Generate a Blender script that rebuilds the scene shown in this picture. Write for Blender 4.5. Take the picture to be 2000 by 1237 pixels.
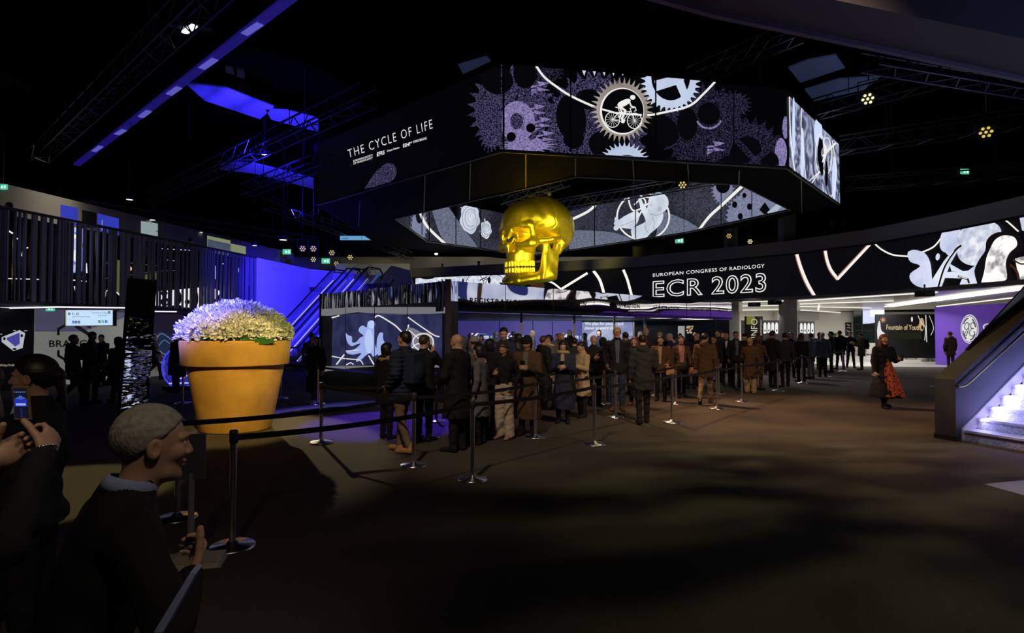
import bpy, math, random
import numpy as np
from mathutils import Vector, Matrix
for o in list(bpy.data.objects): bpy.data.objects.remove(o)
S = bpy.context.scene; C = S.collection
PI = math.pi; R = math.radians
rnd = random.Random(7)
# ---------------------------------------------------------------- camera
F = 1150.0; CH = 1.75; PITCH = math.atan(29.5/F)
cd = bpy.data.cameras.new('camera'); cam = bpy.data.objects.new('camera', cd); C.objects.link(cam)
cd.sensor_width = 36; cd.lens = F/2000*36; cd.clip_start = 0.05; cd.clip_end = 300
cam.location = (0, 0, CH); cam.rotation_euler = (PI/2+PITCH, 0, 0); S.camera = cam
# ---------------------------------------------------------------- world / view
w = bpy.data.worlds.new('World'); S.world = w; w.use_nodes = True
w.node_tree.nodes['Background'].inputs[0].default_value = (0.25, 0.3, 0.6, 1)
w.node_tree.nodes['Background'].inputs[1].default_value = 0.0025
S.view_settings.view_transform = 'Standard'; S.view_settings.look = 'None'
S.view_settings.gamma = 1; S.view_settings.use_curve_mapping = False
S.view_settings.exposure = 0.0
# ---------------------------------------------------------------- lights
def aim(o, tgt):
    d = Vector(tgt)-o.location
    o.rotation_euler = d.to_track_quat('-Z', 'Y').to_euler()
def spot(name, loc, tgt, power, col, cone, blend=.4, size=.1, gobo=None):
    l = bpy.data.lights.new(name, 'SPOT'); l.energy = power; l.color = col
    l.spot_size = R(cone); l.spot_blend = blend; l.shadow_soft_size = size
    o = bpy.data.objects.new(name, l); C.objects.link(o); o.location = loc; aim(o, tgt)
    if gobo:                                            # a breakup gobo in the projector
        l.use_nodes = True; nt = l.node_tree; em = nt.nodes['Emission']
        tc = nt.nodes.new('ShaderNodeTexCoord'); mp = nt.nodes.new('ShaderNodeMapping')
        mp.inputs['Scale'].default_value = gobo[0]
        nz = nt.nodes.new('ShaderNodeTexNoise'); nz.inputs['Scale'].default_value = gobo[1]; nz.inputs['Detail'].default_value = 3
        cr = nt.nodes.new('ShaderNodeValToRGB'); cr.color_ramp.elements[0].position = gobo[2]; cr.color_ramp.elements[1].position = gobo[3]
        cr.color_ramp.elements[0].color = (gobo[4],)*3+(1,)
        nt.links.new(tc.outputs['Normal'], mp.inputs[0]); nt.links.new(mp.outputs[0], nz.inputs[0])
        nt.links.new(nz.outputs[0], cr.inputs[0]); nt.links.new(cr.outputs[0], em.inputs['Color'])
    return o
def area(name, loc, tgt, power, col, sx, sy):
    l = bpy.data.lights.new(name, 'AREA'); l.energy = power; l.color = col
    l.shape = 'RECTANGLE'; l.size = sx; l.size_y = sy
    o = bpy.data.objects.new(name, l); C.objects.link(o); o.location = loc; aim(o, tgt)
    return o
YEL = (1, .78, .35); WARM = (1, .62, .36); BLUE = (.07, .05, 1); OLIVE = (.85, .8, .38)
spot('spot_pot_front', (-1.0, 1.2, 7.0), (-4.7, 9.9, .75), 4200, (1, .72, .26), 14, .35)
spot('spot_pot_side', (2.2, 7.5, 7.6), (-3.6, 10.4, 1.7), 1700, (.95, .85, .18), 15, 1)
spot('spot_back_left', (-8.2, 19.5, 5.4), (-3.9, 9.9, 0), 3200, (1, .84, .50), 16, .35, .05)
spot('spot_flower_blue', (-8.6, 5.5, 6.8), (-5.5, 10.4, 2.2), 30000, (.13, .12, 1), 16, 1)
spot('spot_floor_yellow', (-3.2, 9.0, 9.2), (-5.2, 6.4, 0), 1500, (1, .88, .36), 17, .15)
spot('spot_floor_blue', (-2.6, 15.0, 6.4), (-2.4, 11.4, 0), 5200, (.10, .04, 1), 26, .35)
spot('spot_floor_right', (2, 17, 6.9), (6.8, 11.8, 0), 4200, (1, .55, .30), 66, 1, .3, ((1, 3, 1), 5, .40, .62, .35))
spot('spot_floor_near', (4.2, 11.6, 6.6), (5.0, 6.6, 0), 1000, (.80, .76, .36), 84, 1, .12, ((5.5, 14, 1), 1.0, .44, .66, .03))
spot('spot_floor_back', (9, 26, 6.8), (10, 22, 0), 1500, (.75, .7, .75), 60, 1, .3)
spot('spot_crowd', (5.0, 3.0, 8.6), (4.0, 14.0, 1.2), 2300, (1, .70, .44), 56, .8, .3)
spot('spot_crowd_left', (-1.5, 2.5, 6.4), (.2, 9.6, 1.2), 900, (1, .78, .55), 46, .8, .2)
spot('spot_skull_front', (-1.5, 13.0, 3.8), (1.0, 24.5, 5.5), 8500, (1, .86, .16), 18, .5, .6)
spot('spot_skull_side', (8.5, 15.5, 4.2), (1.3, 25, 5.4), 7500, (1, .88, .22), 18, .5, .6)
spot('spot_escalator_blue', (-6.0, 20.5, 6.2), (-11.0, 29.8, 3.4), 16000, (.035, .02, 1), 40, .35, .1)
spot('spot_balcony_blue', (-4.5, 19, 6.6), (-12.4, 26.5, 4.0), 3600, (.06, .05, 1), 30, .9, .2)
spot('spot_slats', (-5.5, 12, 6.6), (-13.5, 18.5, 4.0), 330, (.62, .56, .8), 60, .9, .2)
spot('spot_ceiling_blue', (-9.0, 21.5, 7.0), (-10.2, 24.2, 11), 3600, (.03, .02, 1), 74, .6, .2)
spot('spot_ceiling_blue', (-11.0, 29.0, 7.5), (-11.6, 33.2, 11), 3600, (.03, .02, 1), 84, .6, .2)
area('light_stair', (8.9, 8.7, 1.25), (8.5, 8.6, 0.2), 14, (.40, .38, 1), 1.2, .5)
spot('spot_stair', (6.4, 6.6, 4.2), (8.3, 9.2, .5), 520, (.44, .42, 1), 30, .6)
ls = area('light_stair_strip', (8.62, 9.84, 1.09), (8.8, 9.0, .5), 36, (.42, .40, 1), 2.9, .05)
_x = Vector((.946, .324, .603)).normalized(); _z = -(Vector((.324, -.946, 0))*.75-Vector((0, 0, .66))); _z = (_z-_x*_z.dot(_x)).normalized(); ls.rotation_euler = Matrix((_x, _z.cross(_x), _z)).transposed().to_euler()
spot('spot_newel', (5.0, 6.0, 6.0), (7.4, 9.7, 1.0), 60, (1, .9, .4), 14, .6)
spot('spot_foreground', (.6, .2, 4.2), (-1.1, 1.7, 1.5), 62, (1, .82, .62), 40, .8, .1)
spot('spot_foreground_left', (-1.2, .3, 3.6), (-2.2, 2.8, 1.4), 40, (1, .8, .62), 60, .8, .1)
area('light_under_balcony', (17.5, 33, 3.15), (17.5, 33.5, 0), 620, (1, .97, .9), 9, 7)
area('light_under_balcony', (12.5, 41, 3.15), (12.5, 41.2, 0), 700, (1, .96, .9), 14, 6)
area('light_under_balcony', (25, 40, 3.15), (25, 40.2, 0), 500, (1, .96, .9), 10, 8)
area('light_registration', (2.6, 24.5, 2.2), (3.2, 26.5, .6), 110, (.9, .9, 1), 5, 1)
area('light_registration', (1.5, 21.0, 2.2), (1.6, 21.1, 0), 70, (1, .93, .85), 4, 3)
area('light_registration', (6.5, 26.0, 2.2), (6.5, 25.9, 0), 60, (1, .93, .85), 4, 1.5)
area('light_left_passage', (-13.6, 21.5, 2.45), (-14.7, 21.0, .9), 14, (.9, .95, 1), .6, 7)
area('light_upper_left', (-18, 24, 6.9), (-22, 24, 5), 90, (1, .92, .7), 2, 18)
area('light_upper_back', (0, 42.5, 6.9), (-1, 47.5, 5.4), 120, (1, .9, .74), 16, .6)
spot('spot_beam_top', (13.5, 6.5, 5.0), (9.5, 10.5, 7.3), 150, (.35, .4, 1), 80, .9, .4)
# ---------------------------------------------------------------- camera rays (for measuring the photograph)
cp, sp_ = math.cos(PITCH), math.sin(PITCH)
def ray(px, py):
    x, z = (px-1000)/F, (618.5-py)/F
    return Vector((x, cp-z*sp_, sp_+z*cp))
O3 = Vector((0, 0, CH))
def P(px, py, Y): d = ray(px, py); return O3+d*(Y/d.y)
def PZ(px, py, z=0.0): d = ray(px, py); return O3+d*((z-CH)/d.z)
def PP(px, py, p0, n): d = ray(px, py); return O3+d*((Vector(p0)-O3).dot(n)/d.dot(n))
# ---------------------------------------------------------------- materials
MC = {}
def mat(name, col, rough=.6, metal=0, emit=None, es=1.0, noise=None, bump=None, spec=.5, coat=0, alpha=None, trans=0):
    if name in MC: return MC[name]
    m = bpy.data.materials.new(name); MC[name] = m; m.use_nodes = True
    nt = m.node_tree; b = nt.nodes['Principled BSDF']
    c4 = tuple(col)+(1,)
    b.inputs['Base Color'].default_value = c4; b.inputs['Roughness'].default_value = rough
    b.inputs['Metallic'].default_value = metal; b.inputs['Specular IOR Level'].default_value = spec
    b.inputs['Coat Weight'].default_value = coat; b.inputs['Transmission Weight'].default_value = trans
    if emit is not None:
        b.inputs['Emission Color'].default_value = tuple(emit)+(1,); b.inputs['Emission Strength'].default_value = es
    if alpha is not None: b.inputs['Alpha'].default_value = alpha
    tc = None
    if noise:                                           # (scale, dark factor, object/generated)
        tc = nt.nodes.new('ShaderNodeTexCoord'); nz = nt.nodes.new('ShaderNodeTexNoise')
        nz.inputs['Scale'].default_value = noise[0]; nz.inputs['Detail'].default_value = 4
        mx = nt.nodes.new('ShaderNodeMix'); mx.data_type = 'RGBA'
        mx.inputs[6].default_value = tuple(v*noise[1] for v in col)+(1,); mx.inputs[7].default_value = tuple(min(1, v*(2-noise[1])) for v in col)+(1,)
        nt.links.new(tc.outputs['Object'], nz.inputs[0]); nt.links.new(nz.outputs[0], mx.inputs[0]); nt.links.new(mx.outputs[2], b.inputs['Base Color'])
    if bump:                                            # (scale vector, noise scale, strength, distance)
        tc = tc or nt.nodes.new('ShaderNodeTexCoord'); mp = nt.nodes.new('ShaderNodeMapping'); mp.inputs['Scale'].default_value = bump[0]
        nz = nt.nodes.new('ShaderNodeTexNoise'); nz.inputs['Scale'].default_value = bump[1]; nz.inputs['Detail'].default_value = bump[4] if len(bump) > 4 else 2
        bp = nt.nodes.new('ShaderNodeBump'); bp.inputs['Strength'].default_value = bump[2]; bp.inputs['Distance'].default_value = bump[3]
        nt.links.new(tc.outputs['Object'], mp.inputs[0]); nt.links.new(mp.outputs[0], nz.inputs[0]); nt.links.new(nz.outputs[0], bp.inputs['Height']); nt.links.new(bp.outputs[0], b.inputs['Normal'])
    return m
def lit(name, col, s=1.0):
    return mat(name, (.0, .0, .0), .6, emit=col, es=s, spec=.12)
def speckle(name, c0, c1, scale, lo=.4, hi=.75, big=None):
    """LED image: fine speckle between two colours, optional large soft variation (big scale, lo, hi)"""
    if name in MC: return MC[name]
    m = mat(name, (.0, .0, .0), .5, emit=c1, es=1, spec=.15); nt = m.node_tree; b = nt.nodes['Principled BSDF']
    tc = nt.nodes.new('ShaderNodeTexCoord'); nz = nt.nodes.new('ShaderNodeTexNoise'); nz.inputs['Scale'].default_value = scale; nz.inputs['Detail'].default_value = 3
    cr = nt.nodes.new('ShaderNodeValToRGB'); e = cr.color_ramp.elements
    e[0].position = lo; e[0].color = tuple(c0)+(1,); e[1].position = hi; e[1].color = tuple(c1)+(1,)
    nt.links.new(tc.outputs['Object'], nz.inputs[0]); nt.links.new(nz.outputs[0], cr.inputs[0]); out = cr.outputs[0]
    if big:
        n2 = nt.nodes.new('ShaderNodeTexNoise'); n2.inputs['Scale'].default_value = big[0]; n2.inputs['Detail'].default_value = 3
        if len(big) > 3: n2.inputs['Distortion'].default_value = big[3]
        c2 = nt.nodes.new('ShaderNodeValToRGB'); g = c2.color_ramp.elements; g[0].position = big[1]; g[1].position = big[2]
        mx = nt.nodes.new('ShaderNodeMix'); mx.data_type = 'RGBA'; mx.blend_type = 'MULTIPLY'; mx.inputs[0].default_value = 1
        nt.links.new(tc.outputs['Object'], n2.inputs[0]); nt.links.new(n2.outputs[0], c2.inputs[0])
        nt.links.new(out, mx.inputs[6]); nt.links.new(c2.outputs[0], mx.inputs[7]); out = mx.outputs[2]
    nt.links.new(out, b.inputs['Emission Color'])
    return m
BLACK = mat('black_matt', (.006, .006, .008), .7)
DARK = mat('dark_paint', (.02, .02, .024), .55)
CHROME = mat('chrome', (.85, .85, .88), .26, 1)
GREY = mat('grey_metal', (.16, .16, .18), .45, .6)
WHITEP = mat('white_paint', (.75, .74, .70), .5)
# ---------------------------------------------------------------- mesh builder
class MB:
    def __init__(s): s.v = []; s.f = []; s.m = []; s.sm = []
    def add(s, vs, fs, m=0, smooth=False):
        k = len(s.v); s.v += [tuple(p) for p in vs]
        for i, f in enumerate(fs):
            s.f.append(tuple(k+int(j) for j in f)); s.m.append(m[i] if hasattr(m, '__len__') else m); s.sm.append(smooth)
        return s
    def poly(s, pts, m=0): return s.add(pts, [tuple(range(len(pts)))], m)
    def box(s, c, d, m=0, M=None):
        x, y, z = [q/2 for q in d]; vs = [Vector((a*x, b*y, e*z)) for a in (-1, 1) for b in (-1, 1) for e in (-1, 1)]
        vs = [(M @ p if M else p)+Vector(c) for p in vs]
        return s.add(vs, [(0, 1, 3, 2), (4, 6, 7, 5), (0, 4, 5, 1), (2, 3, 7, 6), (0, 2, 6, 4), (1, 5, 7, 3)], m)
    def hexa(s, lo, hi, m=0):
        """prism from bottom polygon to top polygon of the same count"""
        n = len(lo); fs = [tuple(range(n))[::-1], tuple(range(n, 2*n))]+[(i, (i+1) % n, n+(i+1) % n, n+i) for i in range(n)]
        return s.add(list(lo)+list(hi), fs, m)
    def bar(s, a, b, wx, wz=None, m=0):
        a = Vector(a); b = Vector(b); d = b-a; L = d.length
        if L < 1e-6: return s
        q = d.to_track_quat('Y', 'Z').to_matrix(); wz = wz or wx
        return s.box((a+b)/2, (wx, L, wz), m, q)
    def tube(s, pts, r, n=10, m=0, caps=True, smooth=True):
        pts = [Vector(p) for p in pts]; rs = r if hasattr(r, '__len__') else [r]*len(pts); vs = []; fs = []
        up = Vector((0, 0, 1)); prev = None
        for i, p in enumerate(pts):
            t = (pts[min(i+1, len(pts)-1)]-pts[max(i-1, 0)]).normalized()
            if prev is None: a = t.cross(up) if abs(t.dot(up)) < .95 else t.cross(Vector((1, 0, 0)))
            else: a = prev-t*prev.dot(t)
            a.normalize(); b = t.cross(a); prev = a
            for k in range(n):
                an = 2*PI*k/n; vs.append(p+(a*math.cos(an)+b*math.sin(an))*rs[i])
        for i in range(len(pts)-1):
            for k in range(n): fs.append((i*n+k, i*n+(k+1) % n, (i+1)*n+(k+1) % n, (i+1)*n+k))
        s.add(vs, fs, m, smooth)
        if caps: s.add(vs[:n], [tuple(range(n))], m); s.add(vs[-n:], [tuple(range(n))], m)
        return s
    def lathe(s, prof, n=32, c=(0, 0, 0), m=0, smooth=True):
        vs = []; fs = []
        for r, z in prof:
            for k in range(n): a = 2*PI*k/n; vs.append((c[0]+r*math.cos(a), c[1]+r*math.sin(a), c[2]+z))
        for i in range(len(prof)-1):
            for k in range(n): fs.append((i*n+k, i*n+(k+1) % n, (i+1)*n+(k+1) % n, (i+1)*n+k))
        return s.add(vs, fs, m, smooth)
    def ball(s, c, r, m=0, n=12):
        r = r if hasattr(r, '__len__') else (r, r, r); vs = []; fs = []; h = n//2
        for i in range(h+1):
            t = PI*i/h
            for k in range(n): a = 2*PI*k/n; vs.append((c[0]+r[0]*math.sin(t)*math.cos(a), c[1]+r[1]*math.sin(t)*math.sin(a), c[2]+r[2]*math.cos(t)))
        for i in range(h):
            for k in range(n): fs.append((i*n+k, (i+1)*n+k, (i+1)*n+(k+1) % n, i*n+(k+1) % n))
        return s.add(vs, fs, m, True)
    def mesh(s, name, mats, origin=(0, 0, 0)):
        me = bpy.data.meshes.new(name); o = Vector(origin)
        me.from_pydata([(p[0]-o.x, p[1]-o.y, p[2]-o.z) for p in s.v], [], s.f)
        for mm in (mats if isinstance(mats, (list, tuple)) else [mats]): me.materials.append(mm)
        me.polygons.foreach_set('material_index', s.m); me.polygons.foreach_set('use_smooth', s.sm); me.update()
        return me
    def build(s, name, mats, parent=None, origin=(0, 0, 0), local=False):
        """geometry is in world space unless local; parent must be unrotated and unscaled when not local"""
        me = s.mesh(name, mats, origin); o = bpy.data.objects.new(name, me); C.objects.link(o)
        if parent is not None:
            o.parent = parent
            if not local:
                w_ = Vector((0, 0, 0)); q = parent
                while q is not None: w_ += q.location; q = q.parent
                o.location = Vector(origin)-w_
            else: o.location = origin
        else: o.location = origin
        return o
def tag(o, label, cat, group=None, kind=None):
    o['label'] = label; o['category'] = cat
    if group: o['group'] = group
    if kind: o['kind'] = kind
    return o
def thing(name, label, cat, loc=(0, 0, 0), rz=0, group=None, sc=1.0):
    o = bpy.data.objects.new(name, None); C.objects.link(o); o.location = loc; o.rotation_euler = (0, 0, rz)
    o.scale = (sc, sc, sc); o.empty_display_size = .1
    return tag(o, label, cat, group)
def struct(name, mb, m, origin=(0, 0, 0)):
    o = mb.build(name, m, origin=origin); o['kind'] = 'structure'; return o
# ---------------------------------------------------------------- flat artwork on a real surface
def clip(poly, region):
    out = list(poly); n = len(region)
    ar = sum(region[i][0]*region[(i+1) % n][1]-region[(i+1) % n][0]*region[i][1] for i in range(n)); sg = 1 if ar > 0 else -1
    for i in range(n):
        a, b = region[i], region[(i+1) % n]
        def side(p): return sg*((b[0]-a[0])*(p[1]-a[1])-(b[1]-a[1])*(p[0]-a[0]))
        inp = out; out = []
        for j in range(len(inp)):
            p, q = inp[j], inp[(j+1) % len(inp)]; sp, sq = side(p), side(q)
            if sp >= 0: out.append(p)
            if (sp >= 0) != (sq >= 0): t = sp/(sp-sq); out.append((p[0]+(q[0]-p[0])*t, p[1]+(q[1]-p[1])*t))
        if len(out) < 3: return []
    return out
def to_px(p):
    v = Vector(p)-O3; y = v.y*cp+v.z*sp_; z = -v.y*sp_+v.z*cp
    return (1000+F*v.x/y, 618.5-F*z/y)
class Face:
    """a vertical flat panel a-b from z0 to z1; artwork measured on the photograph is laid on the panel's own plane"""
    def __init__(s, a, b, z0, z1):
        s.a = Vector((a[0], a[1], 0)); s.b = Vector((b[0], b[1], 0)); s.z0 = z0; s.z1 = z1
        t = (s.b-s.a).normalized(); n = Vector((t.y, -t.x, 0))
        if n.dot(Vector((0, 0, 0))-s.a) < 0: n = -n
        s.n = n; s.t = t
        s.reg = [to_px((s.a.x, s.a.y, z0)), to_px((s.b.x, s.b.y, z0)), to_px((s.b.x, s.b.y, z1)), to_px((s.a.x, s.a.y, z1))]
    def put(s, mb, poly, m, lay=1, step=.006):
        q = clip(poly, s.reg)
        if len(q) >= 3: mb.poly([PP(x, y, s.a, s.n)+s.n*(lay*step) for x, y in q], m)
    def slab(s, mb, m=0, th=.12):
        a0, b0 = s.a, s.b; k = -s.n*th
        mb.hexa([a0+Vector((0, 0, s.z0)), b0+Vector((0, 0, s.z0)), b0+k+Vector((0, 0, s.z0)), a0+k+Vector((0, 0, s.z0))],
                [a0+Vector((0, 0, s.z1)), b0+Vector((0, 0, s.z1)), b0+k+Vector((0, 0, s.z1)), a0+k+Vector((0, 0, s.z1))], m)
def ell(cx, cy, rx, ry, n=28, rot=0, a0=0, a1=2*PI):
    c, s_ = math.cos(rot), math.sin(rot); full = abs(a1-a0-2*PI) < 1e-6; k = n if full else n+1
    return [(cx+rx*math.cos(a0+(a1-a0)*i/n)*c-ry*math.sin(a0+(a1-a0)*i/n)*s_, cy+rx*math.cos(a0+(a1-a0)*i/n)*s_+ry*math.sin(a0+(a1-a0)*i/n)*c) for i in range(k)]
def gear(cx, cy, rx, ry, n, tooth=.15, ph=0, sharp=True):
    out = []
    for i in range(n):
        for u, r in ((0, 1-tooth), (.25, 1-tooth*.9), (.5, 1.0), (.62, 1-tooth*.1 if not sharp else 1-tooth*.35), (.85, 1-tooth)):
            a = 2*PI*(i+u)/n+ph; out.append((cx+rx*r*math.cos(a), cy+ry*r*math.sin(a)))
    return out
def stroke(pts, wd):
    """quads along a polyline"""
    qs = []
    for i, (p, q) in enumerate(zip(pts[:-1], pts[1:])):
        dx, dy = q[0]-p[0], q[1]-p[1]; L = math.hypot(dx, dy)
        if L < 1e-6: continue
        nx, ny = -dy/L*wd/2, dx/L*wd/2; ex, ey = dx/L*wd*.2, dy/L*wd*.2
        qs.append([(p[0]+nx-ex, p[1]+ny-ey), (q[0]+nx+ex, q[1]+ny+ey), (q[0]-nx+ex, q[1]-ny+ey), (p[0]-nx-ex, p[1]-ny-ey)])
    return qs
def curve_pts(ctrl, n=24):
    """Catmull-Rom through the control points"""
    c = [ctrl[0]]+list(ctrl)+[ctrl[-1]]; out = []
    seg = len(ctrl)-1; k = max(2, n//seg)
    for i in range(seg):
        p0, p1, p2, p3 = c[i:i+4]
        for j in range(k):
            t = j/k; out.append(tuple(.5*((2*p1[d])+(-p0[d]+p2[d])*t+(2*p0[d]-5*p1[d]+4*p2[d]-p3[d])*t*t+(-p0[d]+3*p1[d]-3*p2[d]+p3[d])*t**3) for d in range(len(p1))))
    out.append(tuple(ctrl[-1])); return out
TXT = {}
def textmesh(txt, off=0.0, space=1.0):
    k = (txt, off, space)
    if k in TXT: return TXT[k]
    cu = bpy.data.curves.new('t', 'FONT'); cu.body = txt; cu.offset = off; cu.space_character = space; cu.resolution_u = 3
    ob = bpy.data.objects.new('t', cu); C.objects.link(ob); bpy.context.view_layer.update()
    me = bpy.data.meshes.new_from_object(ob.evaluated_get(bpy.context.evaluated_depsgraph_get()))
    v = [(p.co.x, p.co.y) for p in me.vertices]; f = [tuple(p.vertices) for p in me.polygons]
    bpy.data.objects.remove(ob); bpy.data.meshes.remove(me); bpy.data.curves.remove(cu)
    x0 = min(p[0] for p in v); x1 = max(p[0] for p in v)
    TXT[k] = (v, f, x0, x1); return TXT[k]
def text_px(mb, faces, txt, quad, m, lay=2, off=0.0, space=1.0, step=.006, ref=None):
    """quad: (bl, br, tl, tr) in photograph pixels, cap height 0.729 of font; mapped onto the face's plane"""
    v, f, x0, x1 = textmesh(txt, off, space)
    if ref is not None: x0, x1 = ref
    bl, br, tl, tr = quad; faces = faces if isinstance(faces, list) else [faces]; out = []
    for x, y in v:
        u = (x-x0)/(x1-x0); t = y/.729
        p = [(bl[d]*(1-u)+br[d]*u)*(1-t)+(tl[d]*(1-u)+tr[d]*u)*t for d in (0, 1)]
        fc = faces[0]
        for g in faces:
            xs = [q[0] for q in g.reg]
            if min(xs) <= p[0] <= max(xs): fc = g
        out.append(PP(p[0], p[1], fc.a, fc.n)+fc.n*(lay*step))
    mb.add(out, f, m)
def text_3d(mb, txt, o, ux, uz, h, m=0, off=0.0, space=1.0, center=False):
    v, f, x0, x1 = textmesh(txt, off, space); k = h/.729; sh = (x0+x1)/2 if center else x0
    mb.add([Vector(o)+Vector(ux)*((x-sh)*k)+Vector(uz)*(y*k) for x, y in v], f, m)
# ---------------------------------------------------------------- implicit surfaces (for bodies, clothes, the skull)
def net(fn, lo, hi, h):
    lo = np.array(lo, float); n = [int(math.ceil((hi[i]-lo[i])/h))+1 for i in range(3)]
    ax = [lo[i]+h*np.arange(n[i]) for i in range(3)]
    X, Y, Z = np.meshgrid(*ax, indexing='ij'); V = fn(X, Y, Z); ins = V < 0
    m = [k-1 for k in n]; acc = np.zeros((m[0], m[1], m[2], 3)); cnt = np.zeros(m)
    for axis in range(3):
        o1, o2 = [a for a in range(3) if a != axis]
        sl = lambda d, extra: tuple(slice(d[a], (m[a]+d[a])) for a in range(3))
        for da in (0, 1):
            for db in (0, 1):
                d = [0, 0, 0]; d[o1] = da; d[o2] = db; e = list(d); e[axis] = 1
                A = V[sl(d, 0)]; B = V[sl(e, 0)]; ch = (A < 0) != (B < 0)
                t = np.where(ch, A/np.where(ch, A-B, 1), 0)
                for a in range(3): acc[..., a] += np.where(ch, (t if a == axis else d[a]), 0)
                cnt += ch
    act = cnt > 0; idx = -np.ones(m, int); idx[act] = np.arange(act.sum())
    ii = np.argwhere(act); vs = lo+h*(ii+acc[act]/cnt[act][:, None]); fs = []
    for axis in range(3):
        o1, o2 = (axis+1) % 3, (axis+2) % 3
        sa = [slice(0, n[a]) for a in range(3)]; sb = list(sa); sa[axis] = slice(0, n[axis]-1); sb[axis] = slice(1, n[axis])
        A = ins[tuple(sa)]; B = ins[tuple(sb)]; ch = np.argwhere(A != B)
        ok = (ch[:, o1] > 0) & (ch[:, o2] > 0) & (ch[:, o1] < m[o1]) & (ch[:, o2] < m[o2]); ch = ch[ok]
        fl = A[tuple(ch.T)]
        def cell(d1, d2): q = ch.copy(); q[:, o1] -= d1; q[:, o2] -= d2; return idx[tuple(q.T)]
        q = np.stack([cell(1, 1), cell(0, 1), cell(0, 0), cell(1, 0)], 1); q[~fl] = q[~fl][:, ::-1]; fs.append(q)
    return vs, np.concatenate(fs)
def smin(a, b, k): h = np.clip(.5+.5*(b-a)/k, 0, 1); return b*(1-h)+a*h-k*h*(1-h)
def smax(a, b, k): return -smin(-a, -b, k)
def cone(X, Y, Z, a, b, ra, rb):
    a = np.array(a, float); b = np.array(b, float); d = b-a; L2 = max(d.dot(d), 1e-9)
    t = np.clip(((X-a[0])*d[0]+(Y-a[1])*d[1]+(Z-a[2])*d[2])/L2, 0, 1)
    return np.sqrt((X-a[0]-t*d[0])**2+(Y-a[1]-t*d[1])**2+(Z-a[2]-t*d[2])**2)-(ra+(rb-ra)*t)
def elp(X, Y, Z, c, r):
    k = np.sqrt(((X-c[0])/r[0])**2+((Y-c[1])/r[1])**2+((Z-c[2])/r[2])**2); return (k-1)*min(r)
def colm(X, Y, Z, tab, y0=None, p=2.0):
    """elliptical column; tab rows (z, half width, half depth, y centre)"""
    tab = sorted(tab); zz = [t[0] for t in tab]
    a = np.interp(Z, zz, [t[1] for t in tab]); b = np.interp(Z, zz, [t[2] for t in tab]); yc = np.interp(Z, zz, [t[3] for t in tab])
    k = (np.abs(X/a)**p+np.abs((Y-yc)/b)**p)**(1/p)
    d = (k-1)*np.minimum(a, b)
    return np.maximum(d, np.maximum(zz[0]-Z, Z-zz[-1]))
# ================================================================ the hall
carpet = mat('carpet', (.105, .088, .07), .95, noise=(60, .55), bump=((1, 1, 1), 220, .8, .01), spec=.15)
struct('floor', MB().add([(-40, -6, 0), (45, -6, 0), (45, 64, 0), (-40, 64, 0)], [(0, 1, 2, 3)]), carpet)
struct('ceiling', MB().box((2, 29, 12.3), (86, 72, .2)), mat('ceiling_black', (.0012, .0012, .0015), 1, spec=0))
HW = mat('hall_wall', (.012, .012, .015), .85)
struct('wall_back', MB().box((0, 63, 6), (84, .3, 12)), HW)
struct('wall_left', MB().box((-40, 29, 6), (.3, 70, 12)), HW)
struct('wall_right', MB().box((45, 29, 6), (.3, 70, 12)), HW)
# pale tiles of the lounge
tl = [PZ(1655, 716), PZ(1900, 718), Vector((34, 29.5, 0)), Vector((34, 50, 0)), Vector((13, 50, 0))]
struct('floor_lounge', MB().hexa([(p.x, p.y, .0) for p in tl], [(p.x, p.y, .006) for p in tl]), mat('pale_tile', (.42, .41, .38), .35, noise=(3, .85)))
# ---------------- right hand balcony (curved)
bpx = [(700, 528.5), (780, 526), (950, 517), (1110, 510), (1250, 501), (1400, 486), (1545, 470), (1700, 447), (1850, 416.5), (2000, 382), (2200, 322), (2600, 205), (3500, -60)]
bp = [PZ(x, y, 6.1) for x, y in bpx]
bdir = lambda i: (bp[min(i+1, len(bp)-1)]-bp[max(i-1, 0)]).normalized()
bnrm = [Vector((-bdir(i).y, bdir(i).x, 0)) for i in range(len(bp))]       # away from the hall
bnrm = [n if n.dot(Vector((p.x, p.y-12, 0))) > 0 else -n for n, p in zip(bnrm, bp)]
def band(mb, z0, z1, d0, d1, m=0, i0=0, i1=None):
    for i in range(i0, (i1 or len(bp)-1)):
        a, b = bp[i]+bnrm[i]*d0, bp[i+1]+bnrm[i+1]*d0; c, d = bp[i+1]+bnrm[i+1]*d1, bp[i]+bnrm[i]*d1
        mb.hexa([(q.x, q.y, z0) for q in (a, b, c, d)], [(q.x, q.y, z1) for q in (a, b, c, d)], m)
PARA = mat('parapet_grey', (.17, .17, .19), .5)
mb = MB(); band(mb, 5.5, 6.1, 0, .25); band(mb, 5.42, 5.5, .05, .3, 1); struct('wall_balcony_right', mb, [PARA, BLACK])
mb = MB(); band(mb, 3.28, 3.42, -.05, .4); struct('trim_1', mb, mat('trim_grey', (.2, .2, .19), .5))
mb = MB(); band(mb, 4.9, 5.05, .25, 9); struct('floor_balcony_right', mb, DARK)
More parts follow.
